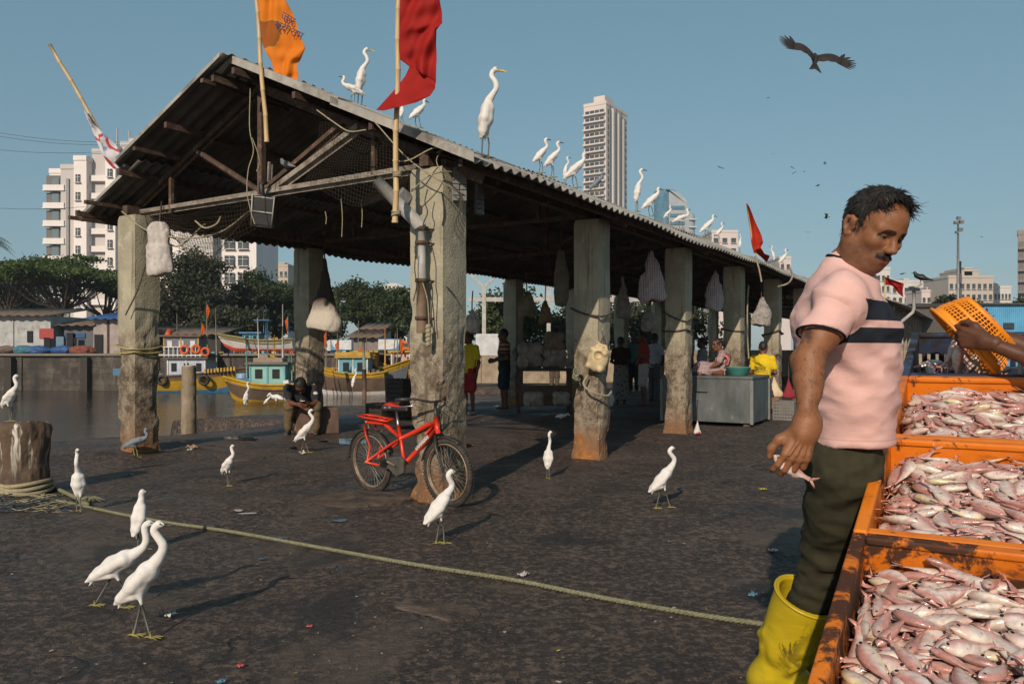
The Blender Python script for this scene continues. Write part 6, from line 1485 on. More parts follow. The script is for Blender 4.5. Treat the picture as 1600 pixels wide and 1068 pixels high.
mb = MB(); mb.tube([(0, 0, .93), (-.02, 0, 1.75)], [.05, .035], 8); mb.build('painted_pole', M('teal_wood', (.22, .27, .24), .8, (.12, .15, .14), scale=8), mp)

# ---------------------------------------------------------------- flags
def cloth_grid(name, rows, m, parent=None, d0=0, amp=.02, thick=.0012, nseg=24, seed=0, fr=2.4):
    """rows: list of (left point, right point) in the world"""
    G = []; n = len(rows)
    for i in range((n-1)*6+1):
        a = min(i//6, n-2); u = i/6-a; l = rows[a][0].lerp(rows[a+1][0], u); r = rows[a][1].lerp(rows[a+1][1], u); row = []
        for j in range(nseg+1):
            f = j/nseg; p = l.lerp(r, f); w = amp*min(1, f*3)*(math.sin(f*fr*6.28+i*.22+seed)+.5*math.sin(f*fr*11+i*.37+seed*2)+.4*math.sin(i*.6+f*3)); row.append(p+Vector((0, w, .25*w)))
        G.append(row)
    mb = MB(); mb.grid(G, 0, True, thick=thick); return mb.build(name, m, parent), G
def bamboo(name, a, b, r, parent):
    a, b = Vector(a), Vector(b); mb = MB(); L = (b-a).length; n = max(3, int(L/.22)); pts, rr = [], []
    for i in range(n):
        for f, k in ((0, 1.0), (.04, 1.22), (.08, 1.0)):
            if i == 0 and f > 0 or True: pts.append(a.lerp(b, min(1, (i+f)/n))+Vector((.006*math.sin(i*1.7), 0, 0))); rr.append(r*k*(1-.25*(i/n)))
    pts.append(b); rr.append(r*.75); mb.tube(pts, rr, 9); return mb.build(name, M_BAMB, parent)
def flag_mat(name, a, b, rough=.75):
    t = NT(name); t.b.inputs['Transmission Weight'].default_value = 0
    c = t.mix(t.ramp(t.noise(6, 5), .35, .7), a, b); t.bump(t.noise(220, 3), .15, .002); t.out(c, rough, 0, .2)
    tr = t.n('BsdfTranslucent'); mx = t.n('MixShader'); mx.inputs[0].default_value = .35; t.put(tr.inputs['Color'], (*a, 1)); t.L.new(t.b.outputs[0], mx.inputs[1]); t.L.new(tr.outputs[0], mx.inputs[2]); t.L.new(mx.outputs[0], t.N['Material Output'].inputs['Surface'])
    return t.m
M_SAFF = flag_mat('saffron_cloth', (.80, .26, .025), (.68, .20, .02)); M_RED = flag_mat('red_cloth', (.42, .022, .018), (.32, .015, .013)); M_VERM = flag_mat('vermilion_cloth', (.60, .05, .02), (.48, .035, .015))
D1 = 7.4
fg = thing('flag_pole', 'bamboo pole with torn saffron flag rising past the gable peak', 'flag', px(417, 222, D1))
lf = lambda u, v, d: px(u, v, d)-px(417, 222, D1)
bamboo('pole', lf(417, 222, D1), lf(396, -60, D1), .022, fg)
rows = [(399, -45, 425, -60), (400, -20, 438, -25), (402, 0, 447, 2), (404, 20, 457, 22), (406, 42, 467, 48), (409, 66, 478, 76), (414, 80, 470, 92), (424, 96, 463, 100), (428, 112, 466, 116), (431, 120, 465, 128)]
fl_, G = cloth_grid('cloth', [(lf(a, b, D1), lf(c, d, D1-.02)) for a, b, c, d in rows], M_SAFF, fg, amp=.018, seed=1, fr=1.6)
ft = M_SAFF.node_tree; fb = ft.nodes['Principled BSDF']; fo = ft.nodes.new('ShaderNodeTexCoord'); fn = ft.nodes.new('ShaderNodeTexNoise'); fn.inputs['Scale'].default_value = 4.5; fn.inputs['Detail'].default_value = 5; ft.links.new(fo.outputs['Object'], fn.inputs['Vector'])
fd = ft.nodes.new('ShaderNodeVectorMath'); fd.operation = 'DISTANCE'; ft.links.new(fo.outputs['Object'], fd.inputs[0]); fd.inputs[1].default_value = lf(422, 52, D1)
fa = ft.nodes.new('ShaderNodeMath'); fa.operation = 'MULTIPLY_ADD'; ft.links.new(fn.outputs['Fac'], fa.inputs[0]); fa.inputs[1].default_value = -.26; ft.links.new(fd.outputs['Value'], fa.inputs[2])
fr_ = ft.nodes.new('ShaderNodeValToRGB'); fe = fr_.color_ramp.elements; fe[0].position = .0; fe[0].color = (.34, .11, .02, 1); fe[1].position = .02; fe[1].color = (.75, .23, .02, 1); e3 = fe.new(.008); e3.color = (.58, .34, .03, 1); ft.links.new(fa.outputs[0], fr_.inputs[0]); ft.links.new(fr_.outputs[0], fb.inputs['Base Color'])
def on_flag(body, rot_deg, size, p, m, parent, name, dy=-.045, font=None):
    cu = bpy.data.curves.new('lettering', 'FONT'); cu.body = body; cu.size = size; cu.extrude = .0008; cu.align_x = 'CENTER'; cu.offset = .0
    o = bpy.data.objects.new('lettering', cu); COL.objects.link(o); dg = bpy.context.evaluated_depsgraph_get(); me = bpy.data.meshes.new_from_object(o.evaluated_get(dg)); bpy.data.objects.remove(o)
    me.materials.clear(); me.materials.append(m); q = link_mesh(name, me, parent); q.location = p+Vector((0, dy, 0)); q.rotation_euler = (R(90), R(rot_deg), 0); return q
M_INK = PM((.012, .02, .09), .7, 'blue_ink', bump=0)
on_flag('जय', 30, .105, lf(449, 37, D1), M_INK, fg, 'lettering'); on_flag('श्री राम', 26, .10, lf(451, 55, D1), M_INK, fg, 'lettering')
D2 = 6.15
rg = thing('flag_pole', 'tall bamboo pole with large red flag tied by the first pillar', 'flag', px(617, 348, D2)); lr = lambda u, v, d: px(u, v, d)-px(617, 348, D2)
bamboo('pole', lr(617, 348, D2), lr(624, -80, D2), .023, rg)
cloth_grid('cloth', [(lr(a, b, D2), lr(c, d, D2-.1)) for a, b, c, d in ((624, -60, 672, -60), (623, -20, 682, -24), (622, 0, 686, -2), (621, 20, 690, 18), (620, 38, 692, 38), (620, 55, 682, 47), (620, 75, 681, 70), (621, 90, 682, 95), (640, 104, 681, 130))], M_RED, rg, amp=.028, seed=2, fr=1.5)
cloth_grid('cloth', [(lr(a, b, D2), lr(c, d, D2-.12)) for a, b, c, d in ((640, 104, 681, 128), (634, 118, 680, 138), (622, 134, 672, 150), (606, 152, 650, 160), (588, 172, 600, 173))], M_RED, rg, amp=.012, seed=4, fr=1.0)
mb = MB()
for k in range(4): mb.tube([lr(621, 268+k*3, D2)+Vector((.032*math.cos(a), .032*math.sin(a), .008*math.sin(a+k))) for a in np.linspace(0, 6.28, 14)[:-1]], .006, 5, closed=True)
for k in range(3): mb.tube([lr(619, 330+k*3, D2)+Vector((.034*math.cos(a), .034*math.sin(a), .008*math.sin(a+k))) for a in np.linspace(0, 6.28, 14)[:-1]], .006, 5, closed=True)
mb.build('lashing', M_ROPE, rg)
D3 = 8.9
wg = thing('flag_pole', 'bamboo pole leaning off the left eave with white and red flag wrapped round it', 'flag', px(192, 268, D3)); lw3 = lambda u, v, d: px(u, v, d)-px(192, 268, D3)
bamboo('pole', lw3(192, 268, D3), lw3(78, 70, D3), .024, wg)
t = NT('printed_white_cloth'); wv = t.n('TexWave', bands_direction='DIAGONAL'); wv.inputs['Scale'].default_value = 3.2; wv.inputs['Distortion'].default_value = 6; t.L.new(t.co.outputs['Object'], wv.inputs['Vector'])
c = t.mix(t.ramp(wv.outputs['Fac'], .86, .9), (.48, .48, .52), (.42, .04, .04)); c = t.mix(t.ramp(t.noise(5, 3), .60, .64), c, (.16, .20, .34)); c = t.mix(t.ramp(t.noise(8, 2), .72, .74), c, (.55, .30, .05)); M_WPR = t.out(c, .8)
cloth_grid('cloth', [(lw3(a, b, D3), lw3(c, d, D3-.1)) for a, b, c, d in ((131, 172, 137, 178), (136, 185, 148, 195), (142, 200, 162, 208), (150, 218, 176, 224), (158, 238, 188, 240), (168, 254, 196, 252), (178, 264, 200, 260))], M_WPR, wg, amp=.03, seed=3, fr=1.2)
D4 = 11.2
pg = thing('pennant', 'bright red pennant folded over the eave of the shed', 'flag', px(1196, 400, D4)); lp = lambda u, v, d: px(u, v, d)-px(1196, 400, D4)
cloth_grid('cloth', [(lp(a, b, D4), lp(c, d, D4-.1)) for a, b, c, d in ((1167, 320, 1169, 320), (1169, 340, 1178, 342), (1172, 362, 1188, 364), (1174, 380, 1194, 380), (1178, 396, 1190, 386))], M_VERM, pg, amp=.03, seed=5, fr=.8)
cloth_grid('tail', [(lp(a, b, D4-.1), lp(c, d, D4-.3)) for a, b, c, d in ((1178, 392, 1188, 386), (1190, 402, 1194, 396), (1198, 410, 1203, 399))], M_VERM, pg, amp=.02, seed=6, fr=.8)
mb = MB(); mb.tube([lp(1167, 318, D4), lp(1176, 380, D4), lp(1184, 402, D4)], .012, 6); mb.build('pole', M_BAMB, pg)
D5 = 24
sg = thing('pennant', 'small dark red flag on a stick above the far shed roof', 'flag', px(1382, 470, D5)); ls = lambda u, v, d: px(u, v, d)-px(1382, 470, D5)
mb = MB(); mb.tube([ls(1382, 470, D5), ls(1382.5, 432, D5)], .022, 6); mb.build('pole', M_BAMB, sg)
cloth_grid('cloth', [(ls(a, b, D5), ls(c, d, D5-.1)) for a, b, c, d in ((1382, 432, 1384, 433), (1383, 438, 1395, 437), (1383, 445, 1412, 443), (1394, 446, 1412, 452), (1404, 458, 1411, 464))], M_RED, sg, amp=.04, seed=7)

# ---------------------------------------------------------------- sacks and bags hung in the shed
def sack(u0, v0, u1, v1, d, label, m, shape='sack', name='sack', depth=.6, seed=1, lower=None, cat='sack', group=None):
    p = px((u0+u1)/2, v1, d); w = (u1-u0)/FPX*d/2; H = (v1-v0)/FPX*d; root = thing(name, label, cat, p, 0, group); h = max(.012, H/52)
    S = SDF((-w*1.2, -w*depth*1.3, -.05), (w*1.2, w*depth*1.3, H+.08), h)
    pr = {'sack': [(0, .8), (.1, 1.02), (.38, 1.0), (.62, .66), (.84, .30), (1, .12)], 'cone': [(0, .9), (.1, 1.0), (.3, .72), (.6, .38), (.85, .14), (1, .07)], 'fold': [(0, .8), (.1, .95), (.55, .95), (.6, .8), (.9, .85), (1, .6)], 'long': [(0, .7), (.15, .9), (.5, 1.0), (.8, .7), (1, .4)]}[shape]
    Z = [(a*H, b*w) for a, b in pr]
    for (za, ra), (zb, rb) in zip(Z[:-1], Z[1:]):
        for k in range(5):
            z, z2 = [za+(zb-za)*q/5 for q in (k, k+1)]; r, r2 = [ra+(rb-ra)*q/5 for q in (k, k+1)]; S.cap((.05*w*math.sin(z*5+seed), 0, z), (.05*w*math.sin(z2*5+seed), 0, z2), r*depth, r2*depth, .04*w, flat=((1, 0, 0), 1/depth))
    S.plane((0, 0, .0), (.15*math.sin(seed), 0, -1), .02); V, F = S.mesh(); N = vnormals(V, F); th = np.arctan2(V[:, 1], V[:, 0])
    am = .85 if shape == 'sack' else .3
    V = V+N*(am*w*(.26*fbm(V*np.array([3.4, 3.4, 2.0])/max(w*2.4, .2), 4, seed)+.09*np.sin(th*7+V[:, 2]*5/max(H, .3)+seed+2*fbm(V*3/max(w*2, .2), 2, seed+1))*np.clip(V[:, 2]/H, .15, 1)-.10*np.abs(fbm(V*np.array([6, 6, 4])/max(w*2.4, .2), 3, seed+5))))[:, None]
    mb = MB(); mb.arr(V, F); mb.build('bag', m, root)
    mb = MB(); mb.tube([(0, 0, H*.96), (0, .02, H+.12), (.01, .04, H+.28)], .010, 5); mb.build('tie', M_DARKROPE, root)
    return root
M_SACKW = M('woven_white_sack', (.52, .48, .45), .85, (.34, .31, .29), scale=9, bump=.4, bs=70, dirt=(.17, .15, .13), dscale=4); M_SACKG = M('grey_net_sack', (.33, .30, .285), .85, (.18, .165, .155), scale=10, bump=.5, bs=60)
M_OLIVE = M('olive_cloth', (.17, .15, .10), .9, (.09, .08, .055), scale=6, bump=.3); t = NT('checked_sack'); ck = t.n('TexBrick'); ck.inputs['Scale'].default_value = 16; ck.inputs['Color1'].default_value = (.5, .44, .42, 1); ck.inputs['Color2'].default_value = (.44, .38, .36, 1); ck.inputs['Mortar'].default_value = (.17, .13, .16, 1); ck.offset = 0; ck.inputs['Brick Width'].default_value = .5; ck.inputs['Row Height'].default_value = .5; ck.inputs['Mortar Size'].default_value = .06
cx = t.n('CombineXYZ'); x = t.sep(); t.L.new(x[0], cx.inputs[0]); t.L.new(x[2], cx.inputs[1]); t.L.new(cx.outputs[0], ck.inputs['Vector']); t.bump(t.noise(20, 5), .4, .02); M_CHECK = t.out(ck.outputs['Color'], .85)
SG = 'sacks hung in the shed'
sack(228, 352, 270, 430, 8.95, 'folded white sack tied to the top of the left corner pillar', M_SACKW, 'fold', seed=2, group=SG)
t = NT('net_bag'); z = t.sep()[2]; M_NB = t.out(t.mix(t.ramp(t.math('ADD', z, t.math('MULTIPLY', t.noise(6), .1)), .30, .48), (.46, .42, .36), (.05, .042, .036)), .9); t.bump(t.noise(30, 5), .5, .02)
sack(480, 402, 534, 516, 11.4, 'cone shaped net bag with pale bottom hanging on the second left pillar', M_NB, 'cone', 'net_bag', .6, 4, group=SG)
sack(723, 483, 752, 520, 12, 'round white bundle hanging just right of the first pillar', M_SACKW, 'sack', seed=5, group=SG)
sack(864, 392, 889, 478, 9.9, 'long dull green cloth hanging on the left of the second pillar', M_OLIVE, 'long', 'hanging_cloth', .5, 6, cat='cloth', group=SG)
sack(808, 452, 838, 494, 11.5, 'dark olive bag hanging behind the striped shirt man', M_OLIVE, 'sack', 'bag', .6, 7, cat='bag', group=SG)
sack(998, 394, 1038, 470, 11.3, 'large checked white sack hanging left of the third pillar', M_CHECK, 'sack', seed=8, group=SG)
sack(1004, 478, 1025, 517, 13.5, 'small pale sack hanging deep in the shade left of the third pillar', M_SACKG, 'sack', seed=9, group=SG)
sack(1104, 420, 1131, 486, 13.6, 'pale sack hanging left of the fourth pillar', M_CHECK, 'sack', seed=10, group=SG)
sack(1176, 464, 1204, 508, 14.6, 'grey translucent bag hanging between the fourth and fifth pillars', M_SACKG, 'sack', 'bag', .7, 11, cat='bag', group=SG)
sack(1383, 498, 1412, 540, 17, 'white and blue tarpaulin bundle hanging on the wall of the far shed', M_SACKW, 'cone', 'tarpaulin', .5, 12, cat='tarpaulin', group=SG)
sack(1376, 562, 1404, 622, 5.4, 'white woven sack with green print standing behind the crates', M('green_print_sack', (.5, .5, .47), .8, (.03, .20, .09), scale=2.2, lo=.48, hi=.52, bump=.3), 'sack', seed=13)
# jerrycan with a cut side
def jerrycan():
    p = px(934, 561, 8.92); j = thing('jerrycan', 'cream plastic jerrycan with a cut opening hung on the second pillar', 'jerrycan', p, R(-32)); mj = M('cream_plastic', (.52, .42, .26), .5, (.42, .33, .19), scale=10, dirt=(.2, .14, .08), dscale=7, dlo=.58)
    S = SDF((-.16, -.12, -.2), (.16, .12, .22), .007); 
    for sx in (-1, 1):
        for sz in (-1, 1): S.cap((sx*.075, -.035, sz*.095), (sx*.075, .035, sz*.095), .035, .035, .01)
    S.ell((0, 0, 0), (.125, .075, .145), None, .03); S.cap((-.06, 0, .12), (-.04, 0, .165), .03, .022, .01); S.chain([(-.02, 0, .165), (.05, 0, .165), (.08, 0, .12)], [.017]*3, .01)
    S.ell((.02, -.07, .05), (.055, .075, .05), None, .01, 'sub')
    V, F = S.mesh(); o = MB(); o.arr(V, F); q = o.build('can_body', mj, j); q.rotation_euler = (0, R(18), 0)
    mb = MB(); mb.lathe((-.062, 0, .175), [(.022, 0), (.024, .012), (.02, .02)], 12); q2 = mb.build('cap', mj, j); q2.rotation_euler = (0, R(18), 0)
    mb = MB(); mb.tube([(.03, 0, .17), (.05, .04, .25), (0, .1, .32)], .006, 5); mb.build('hanging_cord', M_DARKROPE, j)
jerrycan()

# ---------------------------------------------------------------- market furniture
def tank():
    c = gp(1175, 668); r = thing('metal_tank', 'dented grey sheet metal ice tank where the woman sits', 'tank', c, YAW_S); m = M('dull_zinc', (.135, .15, .15), .55, (.075, .085, .088), scale=4, metal=.35, bump=.2, bs=14, bd=.02, dirt=(.24, .25, .24), dscale=5, dlo=.6, dhi=.74, stretch=(1, 1, .5))
    Lx, Ly, H = 1.12, 1.5, .80; mb = MB(); mb.box((Lx/2, Ly/2, H/2+.02), (Lx, Ly, H-.08)); bevel(mb.build('body', m, r), .012)
    mb = MB(); mb.box((Lx/2, Ly/2, H-.012), (Lx+.03, Ly+.03, .05)); bevel(mb.build('lid', m, r), .012)
    for x, y in ((0, 0), (Lx, 0), (0, Ly)):
        mb = MB(); mb.box((x, y, H/2), (.045, .045, H-.1)); mb.build('corner_strip', PM((.2, .21, .2), .5, 'zinc_edge'), r)
    mb = MB(); mb.tube([(-.01, Ly*.48, .56), (-.04, Ly*.48, .56), (-.04, Ly*.60, .56), (-.01, Ly*.60, .56)], .009, 6); mb.build('handle', m, r)
    for x, y in ((.1, .1), (Lx-.1, .1), (.1, Ly-.1)):
        mb = MB(); mb.box((x, y, -.01), (.1, .1, .1)); mb.build('foot', M_RUST, r)
    return c
TK = tank(); TKF = lambda x, y, z: TK+A_S*x+B_S*y+Vector((0, 0, z))
bs = TKF(.30, .30, .815); o = MB(); o.lathe((0, 0, 0), [(.13, 0), (.15, .005), (.205, .13), (.215, .135), (.21, .14), (.198, .132), (.14, .015), (.02, .012)], 28); q = o.build('basin', M('teal_plastic', (.10, .34, .30), .4, (.08, .28, .25), scale=8, bump=.05)); q.location = bs; tag(q, 'teal plastic basin standing on the grey tank', 'basin')
def slat_crate(p, size, yaw, label, m, name='plastic_crate', rows=4, group=None):
    r = thing(name, label, 'crate', p, yaw, group); x, y, z = size
    for s, (cx_, cy_, lx, ly) in enumerate(((0, -y/2, x, .02), (0, y/2, x, .02), (-x/2, 0, .02, y-.02), (x/2, 0, .02, y-.02))):
        mb = MB()
        for k in range(rows): mb.box((cx_, cy_, z*(k+.5)/rows), (lx, ly, z/rows*.78))
        n = 7
        for k in range(n+1):
            if lx > ly: mb.box((cx_-lx/2+lx*k/n, cy_, z/2), (.02, ly*1.15, z))
            else: mb.box((cx_, cy_-ly/2+ly*k/n, z/2), (lx*1.15, .02, z))
        mb.build('side', m, r)
    mb = MB(); mb.box((0, 0, .012), (x-.03, y-.03, .02)); mb.build('bottom', m, r); return r
M_DKC = M('dark_crate_plastic', (.022, .018, .016), .6, (.05, .035, .028), scale=10); M_BRC = M('brown_crate_plastic', (.11, .06, .04), .7, (.06, .035, .025), scale=10)
k0 = gp(594, 656); slat_crate(k0, (.34, .34, .30), YAW_S, 'low dark plastic crate left of the stacked ones behind the bicycle', M_DKC)
k1 = gp(626, 652); slat_crate(k1, (.34, .34, .36), YAW_S, 'bottom crate of the dark stack behind the bicycle', M_BRC); slat_crate(k1+Vector((0, 0, .37)), (.36, .34, .34), YAW_S+.05, 'top crate of the dark stack behind the bicycle', M_DKC)
k2 = gp(506, 673); o = MB(); o.box((0, 0, .19), (.62, .36, .38)); q = bevel(o.build('wooden_box', M('red_brown_box', (.14, .085, .065), .85, (.08, .05, .04), scale=6, bump=.4)), .01); q.location = Vector((-2.92, 11.95, 0)); q.rotation_euler = (0, 0, .25); tag(q, 'reddish brown box the sitting man uses as a seat', 'box')
k3 = gp(1228, 656); slat_crate(k3, (.40, .34, .34), YAW_S, 'grey wire crate on the ground right of the metal tank', M('wire_grey', (.16, .15, .14), .7), 'wire_crate', 6)
sack(1196, 588, 1224, 620, 15.2, 'cream cloth bundle on the wire crate beside the tank', M('cream_cloth', (.60, .48, .33), .85, (.5, .38, .26)), 'cone', 'cloth_bundle', .6, 21, cat='cloth')
sack(1222, 590, 1243, 622, 14.9, 'dark red cloth beside the cream bundle', M('maroon_cloth', (.25, .02, .03), .85, (.16, .015, .02)), 'cone', 'cloth_bundle', .6, 22, cat='cloth')
sack(1084, 655, 1096, 678, 11.4, 'crumpled white and red bag at the foot of the third pillar', M('white_red_bag', (.55, .50, .48), .7, (.40, .05, .06), scale=4, lo=.5, hi=.55), 'cone', 'plastic_bag', .7, 23, cat='bag')
# boxes and bundles stacked inside the shed
M_FOAM = M('dirty_foam', (.30, .27, .235), .9, (.17, .15, .13), scale=4, bump=.4, bs=30)
def lump(u0, v0, u1, v1, d, label, m, group=None, name='bundle', cat='bundle', seed=0, box=.5):
    p = px((u0+u1)/2, v1, d); w = (u1-u0)/FPX*d/2; H = (v1-v0)/FPX*d; S = SDF((-w*1.25, -w, -.03), (w*1.25, w, H*1.25), max(.014, w/22))
    for sx in (-1, 1):
        for sz in (.25, .75): S.cap((sx*w*.62, -w*.4, H*sz), (sx*w*.62, w*.4, H*sz), H*.26, H*.26, .02)
    S.ell((0, 0, H*.5), (w, w*.7, H*.52), None, .1*w); S.plane((0, 0, 0), (0, 0, -1), .02); V, F = S.mesh(); V = V+vnormals(V, F)*(w*.09*fbm(V*4/max(w, .2), 3, seed))[:, None]
    mb = MB(); mb.arr(V, F); o = mb.build(name, m); o.location = p; return tag(o, label, cat, group)
BG_ = 'pale wrapped bundles under the shed'
lump(812, 535, 846, 575, 15.75, 'upper left pale wrapped bundle behind the second pillar', M_FOAM, BG_, seed=1); lump(847, 545, 884, 575, 15.75, 'large pale wrapped block next to the second pillar', M_FOAM, BG_, seed=2); lump(818, 612, 850, 634, 14.2, 'flat pale bundle on the floor under the left end of the table', M_FOAM, BG_, seed=3); lump(852, 518, 880, 547, 15.75, 'tan sack on top of the bundles by the second pillar', M('tan_sack', (.23, .17, .12), .9), BG_, seed=4); lump(864, 612, 890, 633, 14, 'pale block on the floor under the table', M_FOAM, BG_, seed=5)
tb_ = thing('market_table', 'dark metal table carrying pale bundles inside the shed', 'table', px(850, 632, 17.0)*1.0)
tb_.location = px(850, 560, 15.75); tb_.location.z = 0; tz = .845
mb = MB(); mb.box((0, 0, tz), (1.1, .7, .05)); mb.build('table_top', M_DKC, tb_)
for x, y in ((-.5, -.3), (.5, -.3), (-.5, .3), (.5, .3)):
    mb = MB(); mb.box((x, y, tz/2), (.06, .06, tz)); mb.build('leg', M_RUST, tb_)
mb = MB(); mb.box((0, -.33, .35), (1.0, .03, .4)); mb.build('apron', M_BRC, tb_)
o = MB(); o.box((0, 0, .2), (.42, .34, .4)); q = bevel(o.build('foam_box', PM((.55, .56, .58), .8, 'white_foam')), .02); q.location = px(762, 556, 26); q.scale = (1.8, 1.8, 1.8); tag(q, 'white foam box on the stone wall behind the yellow shirt man', 'box')
# low stone wall in the sun behind the shed
sw_ = thing('stone_wall', 'sunlit low stone wall seen between the shed pillars', 'wall', (0, 36.5, 0)); M_TANW = M('tan_stone', (.34, .27, .19), .9, (.2, .155, .11), scale=2, bump=.6, bs=8, bd=.05)
mb = MB()
for i in range(14): mb.box((-2.2+i*1.6, random.uniform(-.06, .06), .45), (1.58, .6, 1.5))
mb.build('masonry', M_TANW, sw_)
# bundled floats and net on the pillar
mb = MB(); c = px(900, 584, 9.0)
for k in range(5): mb.tube([c+Vector((.03*math.cos(a)+.012*math.sin(k*2), .05*math.sin(a)-.02, .045*math.sin(a+.9*math.sin(k))-.012*k+.02)) for a in np.linspace(0, 6.28, 18)[:-1]], .009, 5, closed=True)
tag(mb.build('rope_coil', M_ROPE2), 'coil of rope tied on the left edge of the second pillar below the jerrycan', 'rope')
# litter
mb = MB()
for i in range(520):
    u, v = random.uniform(-50, 1650), 640+430*random.random()**1.5; p = gp(u, v); p.z = gzw(p.x, p.y)+.004; s = random.choice([.003, .004, .005, .007]); a = random.uniform(0, 6.28)
    if to_st(p.x, p.y)[1] > 6.2: continue
    k = random.randint(4, 6); q = [p+Vector((s*random.uniform(.6, 2.2)*math.cos(a+6.28*j/k), s*random.uniform(.5, 1.3)*math.sin(a+6.28*j/k), random.uniform(0, s))) for j in range(k)]
    mb.add(q+[p+Vector((0, 0, s*.8))], [(j, (j+1) % k, k) for j in range(k)], random.choice([0, 1, 1, 2, 3, 3, 3]))
tag(mb.build('litter', [PM((.40, .37, .34), .7, 'shell_scrap'), PM((.3, .26, .2), .8, 'straw_scrap'), PM((.35, .25, .06), .7, 'yellow_scrap'), PM((.16, .14, .125), .8, 'grit_scrap')]), 'tiny shells and scraps scattered over the quay', 'litter', None, 'stuff')
def scrap(u, v, w, m, label, seed, name='litter_scrap'):
    p = g2(u, v, .004); n = 7; rs = np.random.RandomState(seed); mb = MB(); mb.grid([[(w*(i/n-.5), w*.7*(j/n-.5), w*.16*abs(rs.randn())+.004) for i in range(n+1)] for j in range(n+1)], thick=.002); o = mb.build(name, m); o.location = p; o.rotation_euler = (0, 0, rs.rand()*6); tag(o, label, 'litter')
M_LW = PM((.55, .52, .48), .7, 'white_scrap'); M_LB = PM((.10, .22, .30), .6, 'blue_scrap'); M_LR = PM((.5, .10, .08), .6, 'red_scrap'); M_LT = M('tan_scrap', (.42, .28, .19), .8)
scrap(300, 700, .13, M_LT, 'tan fish head or shell lying left of the small lone egret', 1, 'shell'); scrap(297, 703, .06, M_LW, 'white shell scrap beside the tan one', 2, 'shell'); scrap(201, 743, .08, M_LB, 'bluish scrap behind the front facing egret', 3); scrap(377, 1041, .03, M_LR, 'red and white wrapper at the bottom of the quay', 4); scrap(484, 979, .026, M_LR, 'red wrapper scrap right of the nearest egrets', 5); scrap(818, 899, .06, M_LW, 'white scrap touching the long rope', 6); scrap(345, 1066, .03, M_LB, 'bright blue scrap at the bottom edge', 7); scrap(472, 709, .10, M_LW, 'white shell at the feet of the egret before the sitting man', 8, 'shell'); scrap(267, 872+90, .05, M_LW, 'thin pale scrap right of the nearest egret', 9); scrap(1192, 765, .06, PM((.45, .36, .03), .6, 'yellow_leaf'), 'yellow leaf on the quay left of the man', 10, 'leaf'); scrap(1208, 861, .05, M_LW, 'white scrap in the shade left of the boot', 11); scrap(1176, 930, .05, M_LB, 'blue scrap left of the yellow boot', 12)

# ---------------------------------------------------------------- people in the background
SK = (.15, .062, .034); SK2 = (.11, .045, .026)
def st(u, v, yaw, label, shirt, lower, kind='trousers', z=0, H=1.62, skin=SK, **k):
    p = gp(u, v); ka = {q: k.pop(q) for q in ('arms', 'lean', 'head_yaw', 'pitch', 'legs') if q in k}
    J, b = stand(p.x, p.y, yaw, H, z, **ka); return person(label, b, J, skin, shirt, lower, kind=kind, group='people in the market', **k)
t = NT('striped_tee'); z = t.sep()[2]; bnd = t.math('MULTIPLY', t.math('GREATER_THAN', t.math('FRACT', t.math('MULTIPLY', z, 11.0)), .5), t.math('GREATER_THAN', z, 1.17)); bnd = t.math('MULTIPLY', bnd, t.math('LESS_THAN', z, 1.36)); M_STR = t.out(t.mix(bnd, (.018, .018, .02), (.40, .12, .07)), .9)
st(733, 646, 235, 'standing man in yellow shirt and red shorts beside the first pillar', cloth('yellow_tee', (.62, .50, .03)), cloth('red_shorts', (.30, .03, .035)), 'shorts', H=1.58, arms='down', shoes=PM((.5, .5, .5), .6, 'white_sandal'), head_yaw=200)
st(788, 640, 200, 'standing man in dark tee with orange stripes and blue shorts', M_STR, cloth('navy_shorts', (.02, .035, .05)), 'shorts', H=1.66, arms='front', head_yaw=190)
t = NT('floral_skirt'); v = t.n('TexVoronoi'); v.inputs['Scale'].default_value = 12; t.L.new(t.co.outputs['Object'], v.inputs['Vector']); M_FLS = t.out(t.mix(t.ramp(v.outputs['Distance'], .25, .32), (.05, .045, .05), (.22, .20, .19)), .9)
st(970, 632, 100, 'woman in long patterned skirt standing in the shade with her back turned', cloth('dark_blouse', (.05, .03, .025)), M_FLS, 'skirt', H=1.52, arms='front', skin=SK2, hair_long=True)
st(1006, 634, 160, 'standing man in red shirt and pale shorts inside the shed', cloth('brick_shirt', (.30, .045, .03)), cloth('pale_shorts', (.45, .43, .41)), 'shorts', H=1.66, arms='hip')
st(1022, 628, 40, 'man in white shirt half hidden behind the man in red', cloth('white_shirt', (.42, .44, .47)), cloth('grey_slacks', (.10, .10, .10)), H=1.62, arms='hip', skin=SK2)
st(1098, 640, 150, 'dim figure in pale blouse standing behind the grey tank', cloth('grey_blouse', (.20, .20, .22)), cloth('brown_cloth', (.12, .09, .08)), 'skirt', H=1.48, arms='front', skin=SK2, hair_long=True)
